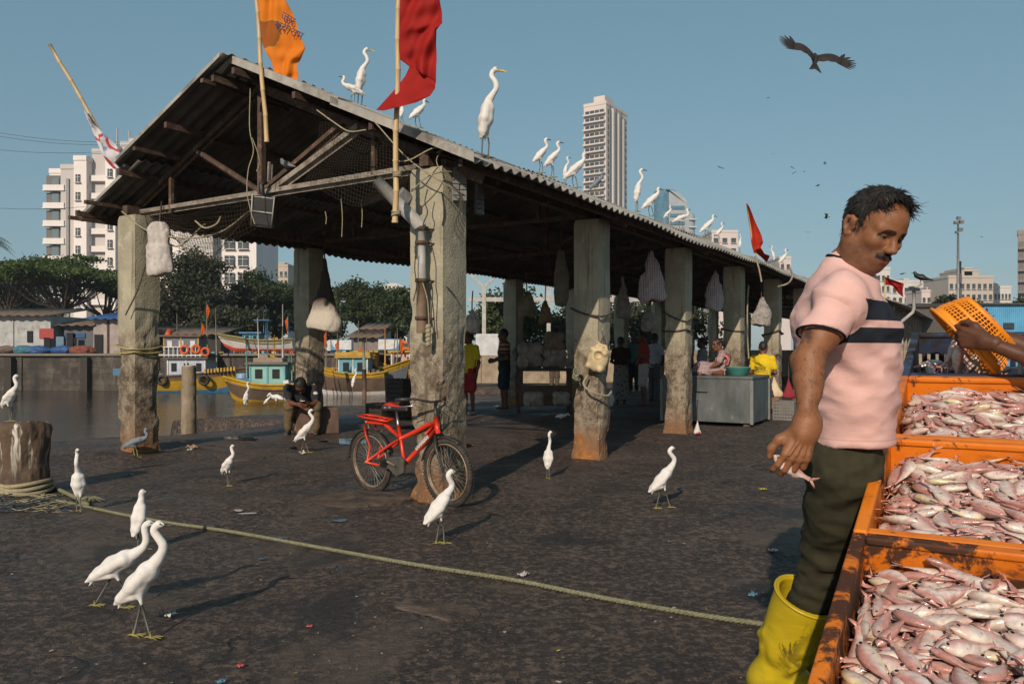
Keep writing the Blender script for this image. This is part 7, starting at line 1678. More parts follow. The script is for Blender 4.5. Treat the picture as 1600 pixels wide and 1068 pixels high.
# man bent over his phone on the box
def sitter():
    px = lambda u, v, d: globals()['px'](u, v, d-.28)
    p = Vector((-3.12, 12.2, 0)); d = 12.05; f = Vector((.12, -1, 0)); J = dict(s=.96, f=f, pelvis=px(474, 648, 12.25), chest=px(470, 618, 12.12), neck=px(470, 606, 11.98), head=px(470, 602, 11.84), hf=Vector((0, -.42, -1)), hu=Vector((0, -.6, 1)))
    J.update(hipL=px(484, 652, 12.2), hipR=px(464, 652, 12.2), knL=px(494, 634, 11.86), knR=px(452, 634, 11.86), anL=px(495, 669, 11.95), anR=px(450, 670, 11.95), shL=px(491, 606, 12.05), shR=px(450, 606, 12.05), elL=px(494, 630, 11.85), elR=px(451, 629, 11.85), wrL=px(481, 632, 11.68), wrR=px(467, 632, 11.68), thL=Vector((0, 0, 1)), thR=Vector((0, 0, 1)))
    t = NT('floral_shirt'); v = t.n('TexVoronoi'); v.inputs['Scale'].default_value = 9; v.inputs['Randomness'].default_value = 1; t.L.new(t.co.outputs['Object'], v.inputs['Vector']); sp = t.ramp(v.outputs['Distance'], .26, .30, (1,1,1,1), (0,0,0,1)); sel = t.sep(v.outputs['Color'])
    c = t.mix(t.math('GREATER_THAN', sel[0], .55), (.5, .5, .5), (.48, .30, .03)); c = t.mix(t.math('MULTIPLY', sp, t.math('GREATER_THAN', sel[1], .45)), (.012, .013, .02), c); M_FLO = t.out(c, .9)
    person('man in dark floral shirt sitting on a box bent over the phone in his hands', p, J, SK, M_FLO, cloth('khaki_trousers', (.13, .095, .055)), h=.012, sleeve=.6, shoes=PM((.05, .04, .035), .6, 'dark_sandal'))
    o = MB(); o.box((0, 0, 0), (.075, .012, .14), rot=(.9, 0, 0)); q = bevel(o.build('phone', PM((.02, .02, .022), .2, 'phone_glass')), .004); q.location = px(474, 630, 11.60); tag(q, 'dark phone held between the hands of the sitting man', 'phone')
sitter()
def sit_woman():
    p = TKF(.35, .95, .80); d = p.y; f = Vector((-.95, -.30, 0)); sp = lambda u, v, k=0: px(u, v, d+k)
    J = dict(s=.86, f=f, pelvis=sp(1128, 579), chest=sp(1130, 563), neck=sp(1126, 549), head=sp(1121, 538), hf=Vector((-1, -.25, -.15)), hipL=sp(1126, 582, -.1), hipR=sp(1126, 582, .1), knL=sp(1096, 578, -.12), knR=sp(1098, 576, .1), anL=sp(1092, 588, -.15), anR=sp(1095, 588, .08), shL=sp(1128, 554, -.16), shR=sp(1130, 553, .16), elL=sp(1122, 568, -.2), elR=sp(1118, 566, .2), wrL=sp(1108, 575, -.16), wrR=sp(1106, 573, .14), toeL=f, toeR=f)
    t = NT('checked_sari'); w1 = t.n('TexWave', bands_direction='X'); w1.inputs['Scale'].default_value = 14; w2 = t.n('TexWave', bands_direction='Z'); w2.inputs['Scale'].default_value = 14
    for q in (w1, w2): t.L.new(t.co.outputs['Object'], q.inputs['Vector']); q.inputs['Distortion'].default_value = 1
    M_SAR = t.out(t.mix(t.math('GREATER_THAN', t.math('MAXIMUM', w1.outputs['Fac'], w2.outputs['Fac']), .8), (.13, .05, .06), (.45, .36, .36)), .9)
    r = person('woman in checked pink sari sitting sideways on the grey tank', p, J, SK, M_SAR, M_SAR, kind='skirt', hair_long=True, h=.012, sleeve=.5, group='people in the market')
    mb = MB(); q = lambda u, v, k: sp(u, v, k)-p; mb.grid([[q(1126, 550, -.2), q(1134, 551, -.1)], [q(1136, 560, -.23), q(1142, 558, -.12)], [q(1130, 570, -.24), q(1138, 572, -.22)]], thick=.01); mb.build('scarf', cloth('pink_scarf', (.50, .16, .15)), r)
sit_woman()
def sit_yellow():
    p = TKF(1.35, .35, 0); d = p.y; f = Vector((.5, .86, 0)); l = Vector((-.86, .5, 0)); c = px(1191, 590, d); b = Vector((c.x, c.y, 0)); J, b = stand(c.x, c.y, 60, 1.50, -.12, 'front', .05, head_yaw=70)
    t = NT('printed_yellow_tee'); x = t.sep(); M_YT = cloth('bright_yellow_tee', (.66, .46, .02))
    r = person('person seen from behind in printed bright yellow tee beyond the tank', b, J, SK, M_YT, cloth('dark_slacks', (.04, .04, .05)), h=.012, group='people in the market')
    # unreadable small print across the shoulders
    k = 1.50/1.72; mb = MB(); rs = np.random.RandomState(2)
    for row, (n, z, hh) in enumerate(((9, 1.20, .05), (12, 1.135, .025))):
        for i in range(n):
            q = -f*.158*k+l*((i-n/2+.5)*.022); mb.box((q.x, q.y, (z)*k-.0+rs.uniform(-.004, .004)), (.013, .006, hh*rs.uniform(.5, 1)*k), rot=(0, 0, math.atan2(l.y, l.x)))
    mb.build('print', PM((.05, .04, .02), .8, 'dark_print', bump=0), r)
sit_yellow()
st(866, 612, 60, 'man in dark shirt standing at the far end of the bundles table', cloth('charcoal_shirt', (.05, .05, .055)), cloth('brown_slacks', (.09, .07, .055)), H=1.62, arms='front', skin=SK2)
st(990, 612, 250, 'dim man in teal shirt between the woman in the skirt and the man in red', cloth('teal_shirt', (.06, .16, .17)), cloth('black_slacks', (.03, .03, .03)), H=1.64, arms='hip', skin=SK2)
st(1142, 610, 200, 'man in maroon shirt standing in the shade behind the seated woman', cloth('maroon_shirt', (.16, .03, .035)), cloth('navy_slacks', (.03, .035, .05)), H=1.66, arms='front', skin=SK2)
sack(962, 432, 984, 498, 15, 'grey net sack hanging in the dark between the second and third pillars', M_SACKG, 'sack', seed=31, group=SG)
sack(1146, 492, 1166, 528, 17.5, 'small white bag hanging behind the fourth pillar', M_SACKW, 'sack', 'bag', .7, 32, cat='bag', group=SG)
sack(842, 470, 862, 505, 14.5, 'brown bag hanging above the pale bundles', M('brown_sack', (.20, .14, .09), .9), 'sack', 'bag', .7, 33, cat='bag', group=SG)
# ---------------------------------------------------------------- trees
def leaf_mat(name, a, b, cc):
    t = NT(name); c = t.mix(t.ramp(t.noise(.55, 5, .65), .36, .64), a, b); c = t.mix(t.ramp(t.noise(2.2, 3), .58, .72), c, cc)
    tr = t.n('BsdfTranslucent'); t.out(c, .6, 0, .25); mx = t.n('MixShader'); mx.inputs[0].default_value = .22; t.L.new(c, tr.inputs['Color']); t.L.new(t.b.outputs[0], mx.inputs[1]); t.L.new(tr.outputs[0], mx.inputs[2]); t.L.new(mx.outputs[0], t.N['Material Output'].inputs['Surface'])
    return t.m
M_LEAF = leaf_mat('rain_tree_leaves', (.045, .075, .022), (.075, .105, .030), (.11, .13, .042)); M_LEAFD = leaf_mat('dusty_leaves', (.034, .040, .022), (.058, .062, .034), (.095, .092, .055)); M_LEAFM = leaf_mat('green_leaves', (.032, .050, .020), (.052, .070, .026), (.08, .092, .038))
M_BARK = M('bark', (.085, .062, .045), .9, (.045, .033, .025), scale=4, stretch=(3, 3, .6), bump=.5, bs=12)
def leaves(mb, pts, size, rs):
    n = len(pts); d = rs.randn(n, 3); d[:, 2] = np.abs(d[:, 2])*.8+.15; d /= np.linalg.norm(d, axis=1)[:, None]
    u = np.cross(d, rs.randn(n, 3)); u /= np.linalg.norm(u, axis=1)[:, None]; v = np.cross(d, u); s = size*rs.uniform(.6, 1.3, n)[:, None]
    V = np.stack([pts-u*s*.5, pts+v*s*.32, pts+u*s*.5, pts-v*s*.32], 1).reshape(-1, 3); b = np.arange(n)*4
    mb.arr(V, np.stack([b, b+1, b+2, b+3], 1), 0, False)
def tree(label, base, H, W, leaf, lsize, seed, crown='round', trunk_h=.35, n=9000, clumps=26, group=None, name='tree', gap=.55, squash=None, density=1.0):
    rs = np.random.RandomState(seed); base = Vector(base); r = thing(name, label, 'tree', base, 0, group); mb = MB(); tips = []
    zt = H*trunk_h; lean = rs.uniform(-.06, .06)*H; top = Vector((lean, 0, zt)); mb.tube([(0, 0, -.3), (lean*.4, 0, zt*.5), top], [H*.035, H*.027, H*.022], 9)
    C = []
    if crown == 'umbrella':
        for k in range(clumps):
            a = rs.uniform(0, 6.28); q = math.sqrt(rs.rand()); x, y = W/2*q*math.cos(a), W/2*q*math.sin(a)*.8; z = H*(.93-.20*q*q)+rs.uniform(-.06, .05)*H; C.append((Vector((x, y, z)), W*.12*rs.uniform(.7, 1.3), .22))
    else:
        for k in range(clumps):
            v = rs.randn(3); v /= np.linalg.norm(v); q = rs.rand()**.4; rz = (H-zt)*.5; sq = 1.0 if crown == 'round' else .75
            x, y, z = v*q*np.array([W*.42, W*.42, rz*.82]); taper = 1.0 if z < 0 else 1-.25*z/rz
            C.append((Vector((x*taper, y*taper, zt+rz*1.05+z)), W*.15*rs.uniform(.7, 1.35), rs.uniform(.6, .85)))
    for c, rad, fl in C:
        m = top.lerp(c, .5)+Vector((0, 0, -.05*H if crown == 'umbrella' else .02*H)); w = H*.011
        mb.tube([top*.92, top.lerp(m, .5)+Vector((rs.uniform(-.03, .03)*H, 0, 0)), m, c], [w*1.2, w, w*.7, w*.25], 5)
        for k in range(2):
            e = c+Vector(rs.randn(3)*np.array([1, 1, .5]))*rad*.7; mb.tube([m.lerp(c, .5), e], [w*.4, w*.12], 4)
    mb.build('trunk', M_BARK, r); mb = MB(); per = int(n/len(C)); P = []
    for c, rad, fl in C:
        sub = rs.randn(7, 3); sub /= np.linalg.norm(sub, axis=1)[:, None]; sub *= rad*.8*np.array([1, 1, fl])
        k = rs.randint(0, 7, per); g = rs.randn(per, 3)*rad*.36*np.array([1, 1, fl]); P.append(np.array(c)+sub[k]+g)
    leaves(mb, np.concatenate(P), lsize, rs); mb.build('crown', leaf, r); return r
GZ = .9
def tpx(u, d, z=GZ): return Vector(((u-U0)/FPX*d, d, z))
def hz(v, d): return CAMH-(v-V0)/FPX*d-GZ
TG = 'trees along the far quay'
tree('broad umbrella crowned rain tree behind the pale shore house', tpx(95, 75), hz(398, 75), 12.5, M_LEAF, .32, 3, 'umbrella', .42, 9500, 40, TG)
tree('second umbrella crowned tree at the left picture edge', tpx(5, 84), hz(405, 84), 12, M_LEAF, .36, 4, 'umbrella', .4, 9000, 34, TG)
tree('low dark tree behind the house at the left edge', tpx(25, 92), hz(435, 92), 11, M_LEAFM, .40, 14, 'round', .2, 7000, 22, TG)
tree('spreading tree between the rain tree and the corner pillar', tpx(168, 80), hz(428, 80), 8, M_LEAF, .34, 5, 'umbrella', .45, 7000, 26, TG)
tree('large dusty dark tree right of the corner pillar', tpx(300, 78), hz(386, 78), 8.2, M_LEAFD, .34, 6, 'round', .12, 17000, 40, TG)
tree('dusty tree just behind the corner pillar', tpx(248, 84), hz(440, 84), 7, M_LEAFD, .36, 7, 'round', .15, 7000, 22, TG)
tree('dark green tree below the beige tower', tpx(392, 84), hz(412, 84), 6.2, M_LEAFM, .34, 8, 'round', .15, 10000, 30, TG)
tree('green tree just left of the second left pillar', tpx(440, 88), hz(440, 88), 6.0, M_LEAFM, .36, 9, 'round', .15, 8000, 24, TG)
tree('low bushy tree behind the red and white boat', tpx(360, 74), hz(480, 74), 7, M_LEAFD, .34, 15, 'round', .1, 8000, 22, TG)
tree('rounded tree right of the hanging net bag', tpx(562, 84), hz(428, 84), 6.6, M_LEAFM, .34, 10, 'round', .3, 11000, 30, TG)
tree('dense green tree behind the blue and white truck', tpx(628, 80), hz(444, 80), 5.6, M_LEAFM, .34, 11, 'round', .15, 9000, 26, TG)
tree('dark tree behind the white truck', tpx(500, 88), hz(470, 88), 6, M_LEAFD, .36, 12, 'round', .1, 7000, 22, TG)
tree('small dark tree between the trucks', tpx(596, 90), hz(486, 90), 5.5, M_LEAFD, .36, 16, 'round', .1, 6000, 20, TG)
tree('leafy tree behind the stone wall in the shed gap', Vector((-.4, 46, 0)), 4.6, 6, M_LEAFM, .26, 13, 'round', .1, 9000, 26, TG)
tree('dry leafy tree behind the shed seen past the second pillar', Vector((3.6, 48, 0)), 3.8, 6, M_LEAFD, .26, 17, 'round', .1, 7000, 22, TG)
tree('dark leafy tree behind the shed seen past the third pillar', Vector((9, 50, 0)), 4.6, 8, M_LEAFD, .28, 27, 'round', .1, 8000, 22, TG)
TR = 'trees behind the blue warehouse'
tree('tree rising between the light mast and the blue warehouse', Vector((35.5, 64, 0)), 6.1, 4.6, M_LEAFD, .26, 18, 'round', .3, 5000, 22, TR)
tree('low scrubby tree at the right end of the far shed', Vector((33, 58, 0)), 4.9, 3.2, M_LEAFD, .24, 19, 'round', .3, 3500, 16, TR)
tree('dusty tree beside the blue warehouse corner', Vector((38.5, 60, 0)), 5.0, 3.6, M_LEAFM, .24, 20, 'round', .3, 3500, 16, TR)
def palm():
    r = thing('palm_tree', 'palm fronds reaching in at the left picture edge', 'palm', tpx(-22, 70)); H = hz(372, 70); mb = MB(); mb.tube([(0, 0, -.2), (.2, 0, H*.5), (0, 0, H)], [.22, .17, .13], 8); mb.build('trunk', M_BARK, r); mb = MB()
    for k in range(15):
        a = k*2.4; el = .75-.09*(k % 9); P = []
        for j in range(10):
            f = j/9; P.append(Vector((2.4*f*math.cos(a), 2.4*f*math.sin(a), H+el*1.6*f-1.9*f*f)))
        for j in range(9):
            d = (P[j+1]-P[j]).normalized(); sd = d.cross(Vector((0, 0, 1))).normalized()
            for sg in (-1, 1):
                for q in (.0, .5):
                    p = P[j].lerp(P[j+1], q); l = .62*math.sin(math.pi*min(1, (j+q)/9.5+.12))+.1; e = p+sd*sg*l*.7+d*l*.5+Vector((0, 0, -l*.55)); mb.add([p, p+d*.07, e], [(0, 1, 2)], 0)
    mb.build('fronds', M_LEAFM, r)
palm()

# ---------------------------------------------------------------- buildings
def wall_mat(name, a, b, dirt=(.25, .23, .21)):
    return M(name, a, .85, b, scale=.12, bump=.1, bs=2, dirt=dirt, dscale=.5, dlo=.62, dhi=.82, stretch=(1, 1, .35))
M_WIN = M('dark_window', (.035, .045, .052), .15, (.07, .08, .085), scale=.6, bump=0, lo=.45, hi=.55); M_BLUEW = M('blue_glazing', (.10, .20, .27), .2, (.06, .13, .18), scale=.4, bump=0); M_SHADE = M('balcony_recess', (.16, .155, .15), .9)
def win_mesh(w, h, m, nm, sill=True, depth=.25, mull=True):
    mb = MB(); mb.box((0, 0, 0), (w, depth, h), 0)
    if mull:
        mb.box((0, -depth/2-.02, 0), (.08, .06, h), 1)
        mb.box((0, -depth/2-.02, h*.15), (w, .06, .08), 1)
    if sill: mb.box((0, -depth/2-.12, -h/2-.08), (w+.3, .4, .14), 1)
    return mb.mesh(nm, [m, PM((.6, .56, .53), .8, 'pale_trim')])
def block(parent, name, x0, x1, y0, y1, z0, z1, m, par=1.0, top=None):
    mb = MB(); mb.box(((x0+x1)/2, (y0+y1)/2, (z0+z1)/2), (x1-x0, y1-y0, z1-z0)); o = mb.build(name, m, parent)
    if par:
        t = .3; mb = MB()
        for c, s in ((((x0+x1)/2, y0, z1+par/2), (x1-x0+.1, t, par)), (((x0+x1)/2, y1, z1+par/2), (x1-x0+.1, t, par)), ((x0, (y0+y1)/2, z1+par/2), (t, y1-y0-t, par)), ((x1, (y0+y1)/2, z1+par/2), (t, y1-y0-t, par))): mb.box(c, s)
        mb.build('parapet', m, parent)
    return o
def put(parent, me, name, pts, rz=0.0):
    for p in pts:
        o = link_mesh(name, me, parent, p); o.rotation_euler = (0, 0, rz)
# white apartment block at the left: sections stepping forward
M_WH = wall_mat('white_render', (.74, .68, .66), (.64, .585, .565)); M_WH2 = wall_mat('grey_white_render', (.50, .47, .455), (.42, .39, .38))
dA = 150.0; S1 = dA/FPX
ap = thing('apartment_building', 'long white apartment block with blue balcony strips rising behind the rain tree', 'building', tpx(190, dA))
ax_ = lambda u: (u-190)*S1
az = lambda v: CAMH-(v-V0)*S1-GZ
secs = [(70, 92, 268, 1.5), (92, 114, 263, 0), (114, 134, 250, -1), (134, 160, 235, .5), (160, 176, 230, -1.5), (176, 215, 222, 0), (215, 262, 226, .8), (262, 318, 232, -.6), (318, 381, 240, .4)]
for i, (u0, u1, v, y) in enumerate(secs):
    yy = y+(u0-70)*.028; block(ap, 'wing', ax_(u0)+.004*i, ax_(u1), yy, 22, 0, az(v), M_WH if i % 2 == 0 else M_WH2, .9)
fl = 3.36
wm = win_mesh(.85, 1.5, M_WIN, 'window'); wb = win_mesh(1.9, 2.0, M_WIN, 'window', True); bal = None
mb = MB(); mb.box((0, 0, 0), (2.4, 1.1, .9)); mb.box((0, .1, -.55), (2.6, 1.4, .2)); balm = mb.mesh('balcony', [M_WH])
mb = MB(); mb.box((0, 0, 0), (2.2, .2, 2.4)); recm = mb.mesh('balcony_recess', [M_SHADE])
for k in range(11):
    z = az(270)-2.0-k*fl
    if z < 5: break
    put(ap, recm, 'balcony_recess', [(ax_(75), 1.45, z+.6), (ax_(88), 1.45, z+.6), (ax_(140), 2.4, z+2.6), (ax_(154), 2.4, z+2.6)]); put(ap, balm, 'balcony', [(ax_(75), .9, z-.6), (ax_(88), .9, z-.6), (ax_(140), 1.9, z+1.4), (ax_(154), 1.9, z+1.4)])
    put(ap, wm, 'window', [(ax_(121), .2, z+1.0), (ax_(168), .9, z+2.2), (ax_(196), 2.9, z+2.8)])
for u, w, v, y in ((81, 1.3, 268, 1.4), (147, 1.6, 236, 2.6), (104, .5, 270, .5), (183, .9, 228, 2.9)):
    mb = MB(); mb.box((ax_(u), y, az(v)/2), (w, .5, az(v)-2)); mb.build('blue_strip', M('blue_grey_panel', (.11, .16, .19), .5) if u != 104 else PM((.30, .29, .28), .8, 'down_pipe'), ap)
for k in range(9):
    z = az(345)-k*fl
    put(ap, wb, 'window', [(ax_(u), 5.4, z) for u in (285, 305)]); put(ap, wb, 'window', [(ax_(u), 7.0, z) for u in (338, 360)])
for u, v, h in ((100, 262, 3), (150, 232, 5), (170, 228, 4), (128, 248, 2.5)):
    mb = MB(); mb.box((ax_(u), 8, az(v)+h/2), (.25, .25, h+2)); mb.build('roof_mast', PM((.35, .34, .33), .7, 'mast'), ap)
mb = MB(); mb.box((ax_(193), 10, az(222)+1.2), (5.2, 5, 3)); mb.build('roof_tank', M_WH2, ap)

def tower(label, u0, um, u1, v, d, ma, mbm, floors, fh, name='tower', band=True, cols=2, extra=None, group=None, base_v=None):
    """a slab seen on its corner: left face u0..um, right face um..u1"""
    k = d/FPX; cx = (um-U0)*k; r = thing(name, label, 'building', (cx, d, GZ)); H = CAMH-(v-V0)*k-GZ
    wl, wr = (um-u0)*k, (u1-um)*k; yaw = math.atan2(wr, wl)*.55; r.rotation_euler = (0, 0, R(-32)); c, s = math.cos(R(32)), math.sin(R(32))
    LX, LY = wl/c, wr/s      # left face runs along -x, right face along +y, both from the corner at the origin
    block(r, 'walls', -LX, 0, 0, LY, 0, H, ma, 1.2)
    if band:
        mw = MB(); mw.box((0, 0, 0), (LX*.86, .5, fh*.50), 0)
        for q in range(5): mw.box((-LX*.43+LX*.86*q/4, -.1, 0), (.22, .5, fh*.5), 1)
        mw.box((0, -.5, -fh*.36), (LX*.96, 1.6, fh*.2), 1); bandm = mw.mesh('window_band', [M_WIN, ma])
    w2 = win_mesh(LY*.8/cols*.55, fh*.55, M_WIN, 'window', False, .5)
    for i in range(floors):
        z = H-fh*(i+.9)
        if z < 1: break
        if band: put(r, bandm, 'window_band', [(-LX*.5, 0, z)])
        else: put(r, w2, 'window', [(-LX*(q+.5)/cols, 0, z) for q in range(cols)])
        put(r, w2, 'window', [(0, LY*(q+.5)/cols, z) for q in range(cols)], R(90))
    return r, LX, LY, H, k
M_CREAM = wall_mat('cream_render', (.60, .52, .48), (.52, .45, .42), (.36, .31, .28)); M_BEIGE = wall_mat('beige_render', (.48, .40, .33), (.42, .35, .30)); M_PALE = wall_mat('pale_render', (.56, .53, .51), (.48, .46, .44))
r, LX, LY, H, k = tower('tall cream apartment tower with ribbon windows above the shed roof', 914, 947, 990, 162, 300, M_CREAM, M_CREAM, 28, 2.82, 'tower', cols=4)
mb = MB(); mb.box((-LX*.4, LY*.3, H+2), (LX*.5, LY*.4, 4)); mb.build('roof_house', M_CREAM, r)
for q in (.28, .52, .75):
    mb = MB(); mb.box((.35, LY*q, H/2), (.9, 1.2, H+1.0-q*8)); mb.build('fin', M_PALE, r)
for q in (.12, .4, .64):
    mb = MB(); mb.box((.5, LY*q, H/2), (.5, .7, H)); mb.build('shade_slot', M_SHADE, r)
# glass tower with a curved top
gt = thing('tower', 'blue grey glass tower with curved top beside the shed roof', 'building', tpx(1060, 350)); k = 350/FPX; H = CAMH-(296-V0)*k-GZ; W = 46*k; mg = M('grey_tower_panel', (.33, .35, .37), .5, (.26, .28, .30), scale=.2)
mb = MB(); prof = [(-W*.32, 0), (W*.36, 0), (W*.36, H-9)]+[(W*.36-10*(1-math.cos(a)), H-9+9*math.sin(a)) for a in np.linspace(0, 1.57, 8)][1:]+[(-W*.32, H)]; mb.prism(prof, 0, 16, Mx=Matrix(((1, 0, 0, 0), (0, 0, 1, 0), (0, 1, 0, 0), (0, 0, 0, 1)))); mb.build('main_slab', mg, gt)
mb = MB(); mb.lathe((-W*.36, 6, 0), [(5, 0), (5, H), (4, H+.6)], 20); mb.build('blue_glass_drum', M_BLUEW, gt)
mb = MB(); mb.lathe((W*.40, 4, 0), [(3, 0), (3, H-12), (2.5, H-10)], 16); mb.build('round_stair', mg, gt)
mw = MB(); mw.box((0, 0, 0), (W*.5, .6, 1.5)); bm = mw.mesh('window_band', [M_BLUEW]); mw = MB(); mw.box((0, -.3, 0), (6.2, 7.2, .5)); rm = mw.mesh('floor_ring', [PM((.55, .55, .55), .7, 'ring_white')])
for i in range(16): put(gt, bm, 'window_band', [(-.5, -.1, H-8-i*3.4)]); put(gt, rm, 'floor_ring', [(W*.40, 4, H-13-i*3.4)])
M_PINKW = wall_mat('pinkish_render', (.56, .48, .46), (.50, .43, .41))
def simple_block(label, u0, u1, v0, d, m, rows=3, cols=6, name='apartment_building', steps=(), fh=3.1, depth=14, yaw=0):
    k = d/FPX; r = thing(name, label, 'building', tpx((u0+u1)/2, d), R(yaw)); W = (u1-u0)*k; H = CAMH-(v0-V0)*k-GZ
    block(r, 'walls', -W/2, W/2, 0, depth, 0, H, m, .7)
    wmsh = win_mesh(W/cols*.55, fh*.5, M_WIN, 'window', True, .3, False)
    for i in range(rows):
        z = H-fh*(i+.8)
        if z > 1: put(r, wmsh, 'window', [(-W/2+W*(q+.5)/cols, 0, z) for q in range(cols)])
    for (a, b, vv) in steps:
        x0, x1 = -W/2+W*a, -W/2+W*b; h2 = CAMH-(vv-V0)*k-GZ; block(r, 'roof_block', x0, x1, 1.5, depth-2, H, h2, m, .4)
    return r
simple_block('beige apartment tower showing over the trees left of the net bag', 415, 450, 416, 260, M_BEIGE, 5, 5, 'tower', ((.25, .8, 411),))
ow = simple_block('white ornate building with an arched gable beyond the trees', 592, 636, 459, 190, M_PALE, 3, 5, 'ornate_building', ((.1, .3, 455), (.7, .9, 455)))
mb = MB(); k = 190/FPX; H = CAMH-(459-V0)*k-GZ; mb.prism([(3.2*math.cos(a), 2.6*math.sin(a)) for a in np.linspace(0, math.pi, 16)], -.4, .4, Mx=Matrix.Translation((0, .3, H)) @ Matrix.Rotation(R(90), 4, 'X')); mb.build('arched_gable', M_PALE, ow)
simple_block('small white rooftop showing above the shed roof under the close pair of egrets', 1112, 1153, 363, 240, M_PINKW, 2, 3)
simple_block('flat pale rooftop box below the last two egrets', 1218, 1236, 404, 240, M_PINKW, 1, 2)
simple_block('white multi storey block just right of the man neck', 1362, 1391, 421, 230, M_PALE, 9, 4, steps=((.3, .8, 417),))
simple_block('pale apartment row behind the small red pennant', 1384, 1448, 441, 250, M_PALE, 4, 7, steps=((0, .2, 436), (.5, .62, 436), (.85, 1, 438)))
simple_block('low pale block left of the light mast', 1440, 1470, 456, 240, M_PINKW, 3, 4, steps=((.4, .9, 450),))
simple_block('stepped beige apartment block right of the light mast', 1482, 1552, 434, 230, wall_mat('sand_render', (.47, .41, .355), (.40, .35, .31)), 6, 8, steps=((.3, .75, 423), (.42, .6, 419)))
simple_block('white block with columns right of the stepped beige one', 1553, 1580, 450, 235, M_PALE, 4, 5, steps=((0, .45, 443),))
tower('dark ribbed tower cut by the right picture edge', 1594, 1603, 1616, 366, 210, wall_mat('brown_tower', (.25, .21, .19), (.19, .16, .15)), None, 30, 2.9, 'tower', True)
bw = thing('warehouse', 'bright blue corrugated warehouse at the right edge', 'building', ((1526-U0)/FPX*58, 58, 0)); k = 58/FPX; H = CAMH-(476-V0)*k; t = NT('blue_sheeting'); wv = t.n('TexWave'); wv.inputs['Scale'].default_value = 2.2; t.L.new(t.co.outputs['Object'], wv.inputs['Vector']); t.bump(wv.outputs['Fac'], .4, .05); t.out(t.mix(t.ramp(t.noise(.8, 6), .4, .65), (.06, .26, .46), (.09, .32, .52)), .6)
block(bw, 'walls', 0, 14, 0, 8, 0, H, t.m, 0); mb = MB(); mb.box((7, 4, H+.06), (14.4, 8.6, .12)); mb.build('roof', PM((.07, .065, .06), .8, 'warehouse_roof'), bw); mb = MB(); mb.box((2.3, -.05, CAMH-(509-V0)*k), (.75, .12, .45)); mb.build('window', M_WIN, bw)
# small hut and clutter by the far shed
hu = thing('hut', 'small dark roofed hut with a white board beyond the far shed', 'hut', (26.2, 50, 0)); mb = MB(); mb.box((0, 0, 1.9), (3.2, 3, 3.8)); mb.build('walls', PM((.10, .09, .085), .9), hu); mb = MB(); mb.box((0, 0, 3.9), (3.6, 3.4, .22)); mb.build('roof', PM((.05, .047, .045), .9), hu); mb = MB(); mb.box((.5, -1.56, 3.15), (1.1, .06, 1.0)); mb.build('board', PM((.62, .60, .56), .7, 'white_board'), hu)
# light mast
lm = thing('light_mast', 'tall steel light mast with a cluster of floodlights', 'mast', ((1497-U0)/FPX*62, 62, 0)); k = 62/FPX; Hm = CAMH-(345-V0)*k; ms = M('mast_steel', (.27, .28, .29), .5, (.2, .2, .21), metal=.3)
mb = MB(); mb.tube([(0, 0, 0), (0, 0, Hm*.62), (0, 0, Hm)], [.14, .11, .06], 10); mb.build('pole', ms, lm); mb = MB(); mb.tube([(.18, 0, 0), (.18, 0, Hm*.72)], .07, 6); mb.build('cable_duct', PM((.06, .06, .065), .7), lm)
for x, z, s in ((-.22, Hm-.15, .28), (.22, Hm-.1, .30), (0, Hm+.2, .28), (.12, Hm-.7, .34), (-.15, Hm-.9, .22)):
    mb = MB(); mb.box((x, -.1, z), (s, .22, s*.8)); mb.build('floodlight', M_LAMPB, lm)
for z in (Hm*.5, Hm*.6):
    mb = MB(); mb.box((.1, -.05, z), (.24, .2, .7)); mb.build('junction_box', PM((.10, .10, .11), .7), lm)
# bracket lamp on the far shed (the crow sits on it)
bl = thing('lamp_bracket', 'thin bent lamp arm on the roof edge of the far shed under the crow', 'lamp', px(1404, 508, 13.6)); q = lambda u, v: px(u, v, 13.6)-px(1404, 508, 13.6)
mb = MB(); mb.tube([q(1402, 508), q(1426, 488), q(1428, 482), q(1428, 450)], .028, 8); mb.tube([q(1428, 452), q(1440, 443)], .018, 6); mb.tube([q(1420, 450), q(1434, 448)], .03, 6); mb.build('arm', M_PVC, bl)
mb = MB(); mb.box(q(1428, 452), (.16, .1, .05)); mb.build('lamp_head', M_LAMPB, bl)

# ---------------------------------------------------------------- far shore houses
def hutt(label, u0, u1, v0, d, wall, roofm, name='house', depth=5, wins=(), slope=.5, roof_over=.35, open_front=False):
    k = d/FPX; W = (u1-u0)*k; H = CAMH-(v0-V0)*k-GZ; r = thing(name, label, 'house', tpx((u0+u1)/2, d)); mb = MB(); mb.box((0, depth/2, H/2), (W, depth, H)); mb.build('wall', wall, r)
    mb = MB(); mb.grid([[(x, y, H+slope*(y+.5)/depth*1.3+.06+.05*math.sin(x*9)) for x in np.linspace(-W/2-roof_over, W/2+roof_over, 60)] for y in (-.7, depth+.3)], thick=.08); mb.build('roof', roofm, r)
    for nm, x0, x1, z0, z1, m in wins:
        mb = MB(); mb.box(((x0+x1)/2*W, -.03, (z0+z1)/2*H), ((x1-x0)*W, .12, (z1-z0)*H)); mb.build(nm, m, r)
    return r
M_HW = M('patched_white_wall', (.42, .42, .42), .9, (.30, .31, .315), scale=1.1, bump=.2, bs=8, dirt=(.16, .15, .13), dscale=1.4, dlo=.52, dhi=.7); M_TINB = M('brown_tin', (.16, .115, .085), .85, (.09, .065, .05), scale=1.2)
M_DARKO = PM((.02, .02, .022), .9, 'dark_opening'); M_BLT = M('blue_tarpaulin', (.022, .085, .24), .6, (.018, .055, .16), scale=2)
